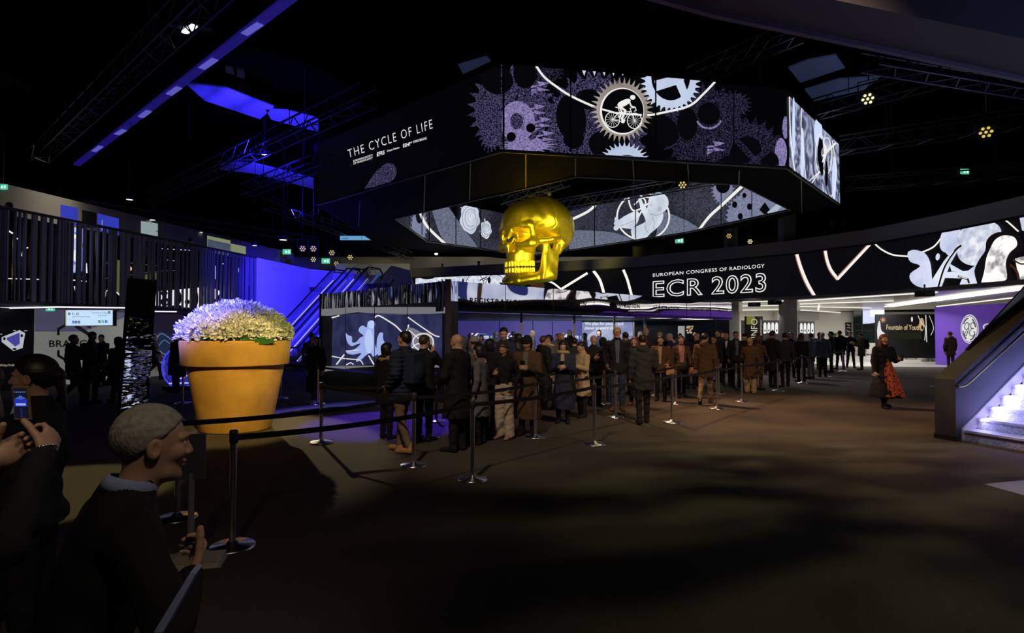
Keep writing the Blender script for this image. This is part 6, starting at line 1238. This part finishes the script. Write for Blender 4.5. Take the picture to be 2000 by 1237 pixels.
c_ = world(p, (-.20, .37, 1.14)); t = thing('takeaway_cup', 'dark takeaway cup held by the woman in the red dress', 'cup', c_); MB().lathe([(0, 0), (.03, 0), (.04, .11), (0, .11)], 16, c_).build('cup', CL['charcoal'], t); MB().lathe([(0, .11), (.043, .11), (.042, .125), (0, .125)], 16, c_).build('lid', CL['black'], t)
c_ = world(p, (.25, .12, .80)); t = thing('folded_leaflet', 'pale leaflet in the lowered hand of the woman in red dress', 'paper', c_); MB().box(c_, (.20, .02, .03)).build('leaf_sheet', CL['cream'], t)
p = person(1857, 722, 1.74, 0, 'person in brown coat and rust beret seen from behind, by purple wall', coat='parka', col='brown', hair='beanie', hcol='rust', low='brown', loc=tuple(PZ(1857, 722))[:2]+(0,))
t0 = world(p, (-.22, -.02, .98)); bag(t0, 'brown shoulder bag of the person by the purple wall', 'brown', rz=.2, handle=.3)
# ---- lounge: seated and standing
for x, y0, H, fc, lb, kw in ((1757, 700, 1.70, 30, 'man in dark jacket bending over the white sofa', dict(coat='jacket', lean=.35, hair='short')), (1771, 699, 1.6, 90, 'fair-haired person in white shirt sitting sideways on the sofa', dict(legs='sit', coat='shirt', col='white', hair='short', hcol='blond', low='jeans', arms=('lap', 'lap'))), (1790, 696, 1.6, 0, 'person in olive top seated right of the white shirt', dict(legs='sit', coat='shirt', col='olive', hair='crop', hcol='grey', arms=('lap', 'lap'))), (1748, 694, 1.62, 170, 'blond person behind the walking woman, facing us', dict(coat='jacket', hair='bob', hcol='blond', male=False)), (1718, 690, 1.86, 160, 'person in white shirt reaching towards the poster wall', dict(coat='shirt', col='white', hair='short', arms=('mouth', 'down'))), (1818, 693, 1.62, 10, 'dark-haired person seated before the black poster', dict(legs='sit', coat='jacket', hair='short', arms=('lap', 'lap'))), (1804, 694, 1.62, 180, 'person seated facing us near the poster edge', dict(legs='sit', coat='jacket', hair='short', arms=('lap', 'lap'))), (1772, 690, 1.82, -160, 'person in black leaning under the Fountain lettering', dict(coat='jacket', hair='short', lean=.2)), (1690, 690, 1.66, 20, 'person in turquoise shirt at the far glass door', dict(coat='shirt', col='teal', hair='short', hcol='brown')), (1668, 688, 1.70, 170, 'person in dark clothes at the far counter', dict(coat='jacket', hair='short'))):
    person(x, y0, H, fc, lb, **kw)
# ---- left side silhouettes
person(141, 794, 1.68, -75, 'man in black puffy jacket walking right before the logo wall', legs='walk', coat='parka', hair='short', hcol='dark', low='black')
person(177, 788, 1.75, -110, 'tall man in black standing in the middle of the group by the logo', coat='knee', hair='short', shirt='grey', arms=('lap', 'lap'), pit=.3)
person(197, 755, 1.66, 180, 'person with pale shirt front looking down at hands, right of group', coat='jacket', hair='short', shirt='shirt', arms=('phone', 'phone'), pit=.4)
person(229, 790, 1.62, 75, 'long-haired person striding left, half hidden by the mirror pylon', legs='walk', coat='knee', hair='bob', male=False)
person(300, 742, 1.66, -70, 'person walking right of the mirror pylon with arm out', legs='walk', coat='jacket', hair='short', arms=('fwd', 'down'))
person(343, 766, 1.72, 150, 'man in black before the blue glowing hoop', coat='knee', hair='short')
person(608, 762, 1.72, 20, 'man in light jacket with lanyard left of the booth', coat='jacket', col='grey', hair='short', shirt='white', arms=('phone', 'down'), pit=.2)
person(617, 788, 1.62, 160, 'woman in long black coat behind the thin stanchion', coat='long', hair='long', male=False, shoe='white')
person(641, 744, 1.70, 80, 'man walking left before the booth picture panels', legs='walk', coat='jacket', hair='short', hcol='grey')
for (x, y, Yd, H, fc, lb, kw) in ((18, 395, 18.3, 1.72, 90, 'head and shoulders of a person above the slats at far left', dict()), (372, 465, 24.6, 1.70, 0, 'person leaning on the balcony rail near the green-lit niche', dict()), (864, 515, 40.6, 1.6, 180, 'tiny figure behind the right balcony, left one', dict()), (935, 510, 39.8, 1.75, 90, 'tiny figure behind the right balcony, left of the skull', dict()), (1626, 430, 29.0, 1.85, 60, 'person holding a lit phone behind the balcony', dict(arms=('phone', 'phone'))), (1648, 433, 28.6, 1.8, 30, 'person behind the balcony beside the lit phone', dict())):
    q = P(x, y, Yd); z0 = q.z-H; person(0, 0, H, fc, lb, coat='jacket', hair='short', loc=(q.x, q.y, z0), **kw)
q = PZ(694, 578, 4.2); person(0, 0, 1.82, 100, 'man in black standing on the landing at the escalator head', coat='jacket', hair='short', hcol='brown', loc=(q.x, max(q.y, 33.2), 4.2), arms=('lap', 'down'))
# ---- foreground, left
sp0 = ('step', 'fwd', 'down', .10, -.10, .28, True, True); hm0 = person_parts(sp0)[3].translation; hw = P(300, 868, 1.66); k0 = hw.z/hm0.z; fc0 = R(-46)
l0 = (hw.x-k0*(hm0.x*math.cos(fc0)-hm0.y*math.sin(fc0)), hw.y-k0*(hm0.x*math.sin(fc0)+hm0.y*math.cos(fc0)), 0)
def gl(v): d_ = (Vector(v)-Vector(l0))/k0; return (d_.x*math.cos(-fc0)-d_.y*math.sin(-fc0), d_.x*math.sin(-fc0)+d_.y*math.cos(-fc0), d_.z)
def und(v): y = v[1]-.28*max(0, v[2]-.92); return (round(v[0], 4), round(y, 4), round(v[2]+.02, 4))
a1_, a2_ = und(gl(P(330, 1250, 1.42))), und(gl(P(366, 1140, 1.55)))
t = person(0, 0, 1.75*k0, -46, 'grey-haired man in dark suit and pale blue collar, nearest the camera', legs='step', coat='jacket', hair='short', hcol='grey', loc=l0, lean=.28, pit=.10, turn=-.10, fine=True, h=.011, arms=((a1_, a2_), 'down'))
inst('collar', MB().lathe([(.060, -.012), (.080, -.016), (.076, .012), (.066, .030), (.060, .030)], 28).mesh('collar', [CL['shirt']]), t, None, Matrix.Translation((0, .152, 1.487)) @ Matrix.Rotation(R(-16), 4, 'X'))
GM = t
person(0, 0, 1.62, 104, 'smiling woman with dark ponytail and black jacket at left', coat='jacket', hair='tail', hcol='dark', loc=(-2.52, 3.12, 0), male=False, fine=True, shirt='white', turn=.05, h=.013)
person(0, 0, 1.58, 110, 'brown-haired woman cut by the left edge of the frame', coat='jacket', hair='long', hcol='brown', loc=(-3.02, 3.35, 0), male=False)
# person taking a picture with a phone
ph = P(43, 787, 1.95); base = Vector((-1.75, 1.42, 0)); Hs = 1.68/1.75
def loc_(v): return Vector((v[0]-base.x, v[1]-base.y, v[2]))/Hs
eR = loc_((-1.40, 1.64, 1.14)); wR = loc_(P(86, 890, 1.88)); eL = loc_((-1.92, 1.62, 1.12)); wL = loc_(P(-25, 905, 1.86))
t = person(0, 0, 1.68, 0, 'person at the left edge holding up a phone, beaded bracelet on wrist', coat='jacket', hair='short', loc=tuple(base), arms=((tuple(eR), tuple(wR)), ((-eL.x, eL.y, eL.z), (-wL.x, wL.y, wL.z))), fine=True, h=.012)
t = thing('phone', 'raised smartphone with the blue-lit hall glowing on its screen', 'phone', ph); MR = Matrix.Rotation(.12, 3, 'X')
MB().box((0, 0, 0), (.052, .008, .112), 0, MR).build('case', CL['gold'], t, local=True)
def scr(x0, x1, z0, z1, lay=0): return [MR @ Vector((x, -.0045-lay*.0003, z)) for x, z in ((x0, z0), (x1, z0), (x1, z1), (x0, z1))]
mb = MB(); mb.poly(scr(-.023, .023, -.050, .050), 0); mb.poly(scr(-.021, .021, -.012, .014, 1), 1); mb.poly([MR @ Vector((x, -.0051, z)) for x, z in ((-.018, .015), (.0, .026), (.018, .016), (.0, .012))], 2); mb.poly(scr(-.016, .016, -.008, -.001, 2), 3)
for k in range(6): mb.poly(scr(-.02+k*.007, -.016+k*.007, .036, .038, 1), 3)
for k in range(5): mb.poly(scr(-.003, .003, -.022-k*.006, -.020-k*.006, 1), 1)
mb.build('screen', [lit('ph_dark', (.006, .006, .015), 1), lit('ph_blue', (.02, .03, .35), 1), lit('ph_mid', (.05, .10, .5), 1), lit('ph_light', (.3, .4, .9), 1)], t, local=True)
t = thing('bracelet', 'silver beaded bracelet on the raised wrist at left', 'bracelet', P(86, 878, 1.89)); mb = MB(); cc = Vector((0, 0, 0)); axv = (P(60, 790, 1.93)-P(90, 900, 1.88)).normalized(); s1 = axv.cross(Vector((0, 1, 0))).normalized(); s2 = axv.cross(s1)
for k in range(22): a = 2*PI*k/22; mb.ball(cc+s1*.032*math.cos(a)+s2*.032*math.sin(a), .0052, 0, 8)
mb.build('beads', CHROME, t, local=True)
# the grey-haired man's folded paper
q0 = [P(300, 1236, 1.15), P(318, 1236, 1.15), P(382, 1122, 1.2), P(372, 1118, 1.2)]; mb = MB(); mb.hexa(q0, [p+Vector((.004, .02, .01)) for p in q0]); tag(mb.build('folded_paper', CL['shirt'], origin=q0[0]), 'pale blue folded paper in front of the grey-haired man', 'paper')
# ================================================================ giant flowerpot
c = PZ(463, 853); c.y += .74; c.x = (463-1000)/F*c.y; c.z = 0
pot = thing('giant_flowerpot', 'giant terracotta flowerpot full of white flowers', 'flowerpot', c)
TERRA = mat('terracotta_highlights', (.74, .36, .085), .38, noise=(2.2, .45), spec=.5, bump=((1, 1, 1), 1.6, .25, .06))  # noise mottling puts yellow highlights into the pot's colour
k = (570-357)/F*c.y/2*.935
MB().lathe([(0, .0), (k*.62, .0), (k*.655, .03), (k*.87, 1.12), (k*.87, 1.2), (0, 1.2)], 72, c).build('body', TERRA, pot)
MB().lathe([(k*.86, 1.16), (k*.955, 1.16), (k*.965, 1.175), (k*1.0, 1.575), (k*.995, 1.595), (k*.93, 1.595), (k*.92, 1.45), (0, 1.45)], 72, c).build('rim', TERRA, pot)
MB().lathe([(0, 1.47), (k*.92, 1.46)], 48, c).build('soil', mat('soil', (.02, .03, .01), .9), pot)
# blossoms: cups of pointed petals on a dome
LILAC = mat('petal', (.9, .9, .86), .55, noise=(8, .9)); GREEN = mat('leaf_green', (.03, .14, .015), .5)
def petal(mb, M, L_, w_, cup, m=0):
    rows = [(0, .15, 0), (.35, .9, .25), (.7, 1, .55), (1, .08, .8)]; vs = []
    for t_, ww_, o_ in rows:
        for s in (-1, 0, 1): vs.append(M @ Vector((s*w_*ww_, o_*cup+(.012 if s else 0), t_*L_)))
    mb.add(vs, [(i*3+j, i*3+j+1, i*3+j+4, i*3+j+3) for i in range(3) for j in range(2)], m, True)
bl = []
for kk in range(5):
    mb = MB(); r5 = random.Random(kk)
    for j in range(3):
        ax = Matrix.Rotation(j*2*PI/3+r5.random(), 4, 'Z') @ Matrix.Rotation(.55, 4, 'X') @ Matrix.Translation((0, 0, .03))
        for p_ in range(5): petal(mb, ax @ Matrix.Rotation(p_*2*PI/5, 4, 'Z'), r5.uniform(.095, .13), .022, .035+.03*r5.random())
    bl.append(mb.mesh('blossom', [LILAC]))
r6 = random.Random(11); spots = []
for i in range(820):
    u_, a_ = r6.random()**.5, r6.uniform(0, 2*PI); rr = u_*k*.90; dome = 1.50+.64*(1-(rr/(k*.97))**2)**.6
    spots.append((rr*math.cos(a_), rr*math.sin(a_), dome+r6.uniform(-.06, .07), u_, a_))
for i in range(220):
    a_ = r6.uniform(0, 2*PI); rr = k*r6.uniform(.84, .93); spots.append((rr*math.cos(a_), rr*math.sin(a_), 1.62+r6.uniform(0, .2), 1.0, a_))
spots.sort(key=lambda s: s[1]-s[2]*.3)                  # nearest the viewer first
mass = MB()
for i, (x, y, z, u_, a_) in enumerate(spots):
    tilt = Matrix.Rotation(a_-PI/2, 4, 'Z') @ Matrix.Rotation(-(u_*.9+r6.uniform(-.3, .3)), 4, 'X') @ Matrix.Rotation(r6.uniform(0, 6), 4, 'Z')
    s_ = r6.uniform(.75, 1.15)
    if i < 98:
        o = bpy.data.objects.new('blossom', bl[i % 5]); C.objects.link(o); o.parent = pot; o.matrix_local = Matrix.Translation((x, y, z)) @ tilt @ Matrix.Scale(s_, 4)
    else:
        me = bl[i % 5]; M = Matrix.Translation(Vector((x, y, z))+c) @ tilt @ Matrix.Scale(s_, 4)
        mass.add([M @ q.co for q in me.vertices], [tuple(f.vertices) for f in me.polygons], 0, True)
o = mass.build('blossom_mass', LILAC, pot); o['kind'] = 'stuff'
mb = MB()
for i in range(700):
    a_ = r6.uniform(0, 2*PI); rr = k*r6.random()**.5*.88; z0 = 1.45; z1 = 1.50+.50*(1-(rr/(k*1.05))**2)**.6*r6.uniform(.6, 1.05); lean = r6.uniform(.05, .22)
    b = c+Vector((rr*math.cos(a_), rr*math.sin(a_), z0)); t_ = b+Vector((lean*math.cos(a_), lean*math.sin(a_), z1-z0)); wv = Vector((-math.sin(a_), math.cos(a_), 0))*.03; m_ = b.lerp(t_, .5)
    mb.add([b-wv*.4, b+wv*.4, m_+wv, t_, m_-wv], [(0, 1, 2, 4), (4, 2, 3)])
o = mb.build('leaves', GREEN, pot); o['kind'] = 'stuff'
for a_, r_ in ((-1.45, .96), (-1.1, .97), (-1.75, .95), (-.8, .95)):
    mb = MB(); pts = [c+Vector(((k*r_+.05*j)*math.cos(a_+.1*(j-2)), (k*r_-.04*abs(j-2))*math.sin(a_+.1*(j-2)), 1.62-.01*j)) for j in range(5)]
    for j, (p, q) in enumerate(zip(pts[:-1], pts[1:])): w0, w1 = [.005, .05, .07, .05, .005][j:j+2]; mb.poly([p-Vector((0, 0, w0)), p+Vector((0, 0, w0)), q+Vector((0, 0, w1)), q-Vector((0, 0, w1))])
    mb.build('leaf', GREEN, pot)
# ================================================================ golden skull
def skull(X, Y, Z, part):
    # unit: metres on a 2.3 tall skull, facing -Y
    AX = np.abs(X)
    cran = elp(X, Y, Z, (0, .20, .40), (.70, .86, .64)); cran = smin(cran, elp(X, Y, Z, (0, .66, .20), (.56, .46, .50)), .15)
    cran = smin(cran, elp(X, Y, Z, (0, -.44, .40), (.58, .42, .44)), .12); cran = smin(cran, elp(X, Y, Z, (0, -.60, .26), (.46, .24, .22)), .10)                     # forehead
    cran = smin(cran, elp(X, Y, Z, (0, .35, -.10), (.50, .60, .26)), .12)
    tmp = elp(AX, Y, Z, (.84, -.38, .10), (.24, .32, .34)); d = smax(cran, -tmp, .06)           # temple hollow
    d = smax(d, -elp(AX, Y, Z, (.50, -.30, -.16), (.16, .30, .22)), .06)
    d = smin(d, cone(AX, Y, Z, (.08, -.78, .17), (.52, -.66, .20), .075, .08), .07)           # brow ridge
    d = smin(d, cone(AX, Y, Z, (.55, -.62, .18), (.56, -.55, -.16), .065, .09), .05)          # outer orbit
    d = smin(d, cone(AX, Y, Z, (.54, -.56, -.20), (.70, -.10, -.14), .095, .055), .04)        # zygomatic arch
    d = smin(d, cone(AX, Y, Z, (.70, -.12, -.14), (.62, .22, -.08), .055, .07), .05)
    d = smin(d, cone(AX, Y, Z, (.20, -.72, -.22), (.54, -.62, -.24), .11, .13), .09)          # cheek bone
    d = smin(d, cone(AX, Y, Z, (.035, -.82, .12), (.03, -.95, -.12), .065, .045), .04)        # nasal bone
    d = smin(d, colm(X, Y, Z, [(-.66, .34, .36, -.52), (-.45, .36, .34, -.52), (-.28, .46, .28, -.50), (-.1, .44, .24, -.46), (.0, .40, .22, -.44)]), .06)   # maxilla
    d = smin(d, cone(AX, Y, Z, (.56, .32, -.20), (.52, .26, -.42), .14, .08), .06)            # mastoid
    sock = np.sqrt(((AX-.30)/.215)**2+((Y+.84)/.46)**2+((Z-.0+.10*(AX-.3))/.175)**2)-1; d = smax(d, -sock*.17, .025)
    wn = .145*np.sqrt(np.clip((-.04-Z)/.42, .02, 1)); nose = np.maximum(np.maximum(AX-wn, Z+.05), np.maximum(-Z-.40, Y+.60)); d = smax(d, -nose, .03)
    d = smin(d, cone(X, Y, Z, (0, -.62, -.1), (0, -.80, -.40), .015, .03), .02)               # septum and spine
    d = smax(d, -elp(AX, Y, Z, (.40, -.86, -.42), (.11, .12, .08)), .05)                      # canine pit
    jaw = colm(X, Y, Z, [(-1.24, .20, .14, -.74), (-1.14, .32, .26, -.66), (-.98, .34, .34, -.57), (-.84, .34, .36, -.54)])
    jin = colm(X, Y, Z, [(-1.4, .20, .26, -.34), (-.6, .24, .28, -.34)]); jaw = smax(jaw, -jin, .04)
    jaw = smin(jaw, cone(AX, Y, Z, (.22, -.78, -1.10), (.55, -.10, -1.00), .14, .13), .08)    # body of the jaw
    ram = np.maximum(np.abs(AX-.565-.03*(Z+.6))-.055, np.maximum(np.abs(Y+.07-.22*(Z+.6))-.19, np.abs(Z+.66)-.40))-.03; ram = smin(ram, elp(AX, Y, Z, (.57, -.10, -.92), (.10, .24, .16)), .08); ram = smin(ram, cone(AX, Y, Z, (.56, -.30, -.86), (.60, -.26, -.26), .07, .045), .05); jaw = smin(jaw, ram, .10)
    jaw = smax(jaw, -elp(AX, Y, Z, (.56, -.02, -.24), (.2, .13, .13)), .04)                    # notch
    jaw = smin(jaw, elp(X, Y, Z, (0, -.90, -1.14), (.19, .12, .12)), .08)                      # chin
    if part == 1: return jaw+.0015*np.sin(X*31+Z*13)*np.sin(Y*27-Z*23)+.006*np.sin(X*11+Y*7)*np.sin(Z*13+Y*9)
    th = np.arctan2(X, -(Y+.40)); R_ = np.sqrt((X/.335)**2+((Y+.40)/.47)**2)
    if part > 1:
        z0, wz = ((-.695, .078), (-.850, .068))[part-2]
        ph = np.abs(((th*6.2) % 1.0)-.5)*2                                                     # 0 at tooth centre
        rr = np.sqrt((np.abs(R_-1)*.36/.075)**2+(ph*.92)**4)
        row = np.maximum((rr-1)*.05, np.abs(Z-z0)-wz*(1-.25*ph)); return np.maximum(row, (np.abs(th)-1.5)*.3)
    d = d+.0015*np.sin(X*31+Z*13)*np.sin(Y*27-Z*23)+.006*np.sin(X*11+Y*7)*np.sin(Z*13+Y*9)
    sut = np.abs(Y-.05-.02*np.sin(X*40)-.02*np.sin(Z*30)); d = d+.010*np.exp(-(sut/.012)**2)*(Z > .15)
    return d
GOLD = mat('gold_leaf', (.95, .74, .05), .33, .92, bump=((1, 1, 1), 5, .35, .05, 5))
sk = thing('golden_skull', 'giant golden skull hanging in the middle of the screen ring', 'sculpture', P(1046, 470, 25.0)); sk.rotation_euler = (R(3), 0, R(-50)); SC = 1.70; sk.scale = (SC,)*3
def piece(name, fn, lo, hi, par, h=.0145):
    vs, fs = net(fn, lo, hi, h); mb = MB(); mb.add([(v_[0], v_[1], v_[2]+.08) for v_ in vs], fs, 0, True); return mb.build(name, GOLD, par, local=True)
cr0 = piece('cranium', lambda X, Y, Z: skull(X, Y, Z, 0), (-.85, -1.15, -.75), (.85, 1.25, 1.15), sk)
jw0 = piece('jaw', lambda X, Y, Z: skull(X, Y, Z, 1), (-.85, -1.15, -1.38), (.85, .45, -.02), sk)
piece('upper_teeth', lambda X, Y, Z: skull(X, Y, Z, 2), (-.55, -1.1, -.85), (.55, -.1, -.55), cr0, .010)
piece('lower_teeth', lambda X, Y, Z: skull(X, Y, Z, 3), (-.55, -1.1, -1.0), (.55, -.1, -.70), jw0, .010)
for x in (-.35, .35):
    MB().tube([(x, .2, 1.08), (x, .2, 3.6)], .012, 6).build('hanging_cable', DARK, sk, local=True); MB().lathe([(.02, 0), (.05, .02), (.05, .12), (.02, .14)], 12, (x, .2, 1.07)).build('hoist_clamp', TRL, sk, local=True)
# ================================================================ stanchions and belts
BELT = mat('belt_webbing', (.008, .008, .009), .8)
def post(px, py, lab, hh=.95, top='chrome'):
    c = PZ(px, py); c.z = 0; t = thing('stanchion', lab, 'stanchion', c)
    MB().lathe([(0, 0), (.178, 0), (.18, .012), (.165, .026), (.05, .036), (.034, .06), (0, .06)], 40, c).build('base', CHROME, t)
    MB().lathe([(.027, .04), (.027, hh-.1)], 20, c).build('post', CHROME if top == 'chrome' else BLACK, t)
    MB().lathe([(.027, hh-.11), (.034, hh-.105), (.034, hh-.012), (.03, hh), (0, hh)], 20, c).build('cassette', mat('cassette_dark', (.10, .10, .10), .35, .6) if top == 'chrome' else BLACK, t)
    return t, c
def belt(a, b, sag=.02, z=.885):
    (t, p), (_, q) = a, b; mb = MB(); n_ = 14; d = (q-p).normalized(); s = Vector((d.y, -d.x, 0))*.0015; p2, q2 = p+d*.035, q-d*.035
    for k in range(n_):
        u0, u1 = k/n_, (k+1)/n_; P0 = p2.lerp(q2, u0)+Vector((0, 0, z-sag*4*u0*(1-u0))); P1 = p2.lerp(q2, u1)+Vector((0, 0, z-sag*4*u1*(1-u1))); h = Vector((0, 0, .025))
        mb.hexa([P0-h-s, P1-h-s, P1-h+s, P0-h+s], [P0+h-s, P1+h-s, P1+h+s, P0+h+s])
    mb.build('belt', BELT, [q_ for q_ in t.children if q_.name.startswith('cassette')][0])
st1 = post(454, 1070, 'chrome stanchion closest to the camera, in front of the flowerpot'); st2 = post(346, 1014, 'chrome stanchion just behind the grey-haired man and plastic sign')
st3 = post(627, 866, 'lone chrome stanchion right of the flowerpot, casting a long shadow'); st4 = post(808, 910, 'chrome stanchion at the shoe of the man in striped puffer')
st5 = post(923, 938, 'chrome stanchion standing forward of the queue, second nearest'); st6 = post(837, 857, 'chrome stanchion behind the man touching his mouth'); st7 = post(852, 824, 'dark-topped stanchion on the blue-lit carpet', .95, 'black')
st8 = post(1161, 869, 'chrome stanchion in front of the woman in beige coat'); st9 = post(1045, 855, 'chrome stanchion before the person in brown coat and cap'); st10 = post(1202, 816, 'chrome stanchion in front of the tall man with glasses')
st11 = post(1181, 791, 'thin chrome stanchion between beige coat and tall man'); st12 = post(1313, 826, 'chrome stanchion right of the person seen from behind'); st13 = post(1400, 799, 'chrome stanchion beside the walking man in brown jacket')
st14 = post(1449, 785, 'stanchion left of the blond hooded long coat'); st15 = post(1519, 764, 'stanchion before the man in black near the second column'); st16 = post(1567, 749, 'stanchion before the long-haired woman')
st17 = post(1613, 737, 'stanchion before the person in striped top'); st18 = post(1646, 726, 'last stanchion of the row, at the tiled lounge'); st19 = post(1320, 790, 'stanchion behind the front row, near the woman with orange bag')
st20 = post(1404, 769, 'stanchion in the second row behind the walking man'); st21 = post(1278, 774, 'stanchion hidden behind the woman in brown puffer')
st22 = post(621, 790, 'thin stanchion by the two people left of the booth'); st23 = post(357, 789, 'stanchion with notice holder left of the flowerpot'); st24 = post(380, 788, 'stanchion against the left side of the flowerpot'); st25 = post(549, 779, 'stanchion right behind the flowerpot')
for a, b, s_ in ((st1, st5, .04), (st5, st8, .03), (st8, st12, .03), (st12, st13, .03), (st13, st14, .02), (st14, st15, .02), (st15, st16, .02), (st16, st17, .01), (st17, st18, .01), (st2, st4, .04), (st4, st9, .04), (st9, st10, .03), (st10, st19, .03), (st19, st20, .02), (st3, st6, .04), (st6, st11, .04), (st11, st21, .02), (st3, st4, .02), (st7, st22, .02), (st25, st22, .01), (st24, st25, .02), (st23, st24, .0)): belt(a, b, s_)
t, c = st23; MB().box(c+Vector((0, -.03, .80)), (.17, .02, .30)).build('notice_holder', mat('holder_grey', (.05, .05, .055), .5), t)
# plastic sign stand beside the man
c = PZ(372, 1100); c.z = 0; t = thing('sign_stand', 'cream plastic sign stand behind the grey-haired man', 'sign stand', c); PLC = mat('cream_plastic', (.45, .42, .33), .5)
MR = Matrix.Rotation(R(14), 3, 'Z'); mb = MB(); b4 = lambda sx, sy, z: [c+MR @ Vector((a*sx, b_*sy, z)) for a, b_ in ((-1, -1), (1, -1), (1, 1), (-1, 1))]
mb.hexa(b4(.24, .15, 0), b4(.22, .13, .035)); mb.hexa(b4(.20, .11, .035), b4(.06, .05, .07))
for a_ in range(4): an = a_*PI/2+PI/4; mb.bar(c+MR @ Vector((.17*math.cos(an), .1*math.sin(an), .04)), c+Vector((0, 0, .13)), .02, .02)
mb.build('foot', PLC, t); MB().tube([c+Vector((0, 0, .05)), c+Vector((0, 0, .33))], .026, 14).tube([c+Vector((0, 0, .33)), c+Vector((0, 0, .68))], .022, 14).build('pole', mat('pole_greyish', (.28, .28, .30), .4), t)
bd = c+Vector((.0, .0, .80)); MB().box(bd+Vector((.01, 0, 0)), (.17, .03, .34), 0, MR).build('board', mat('board_grey', (.10, .10, .13), .5), t)
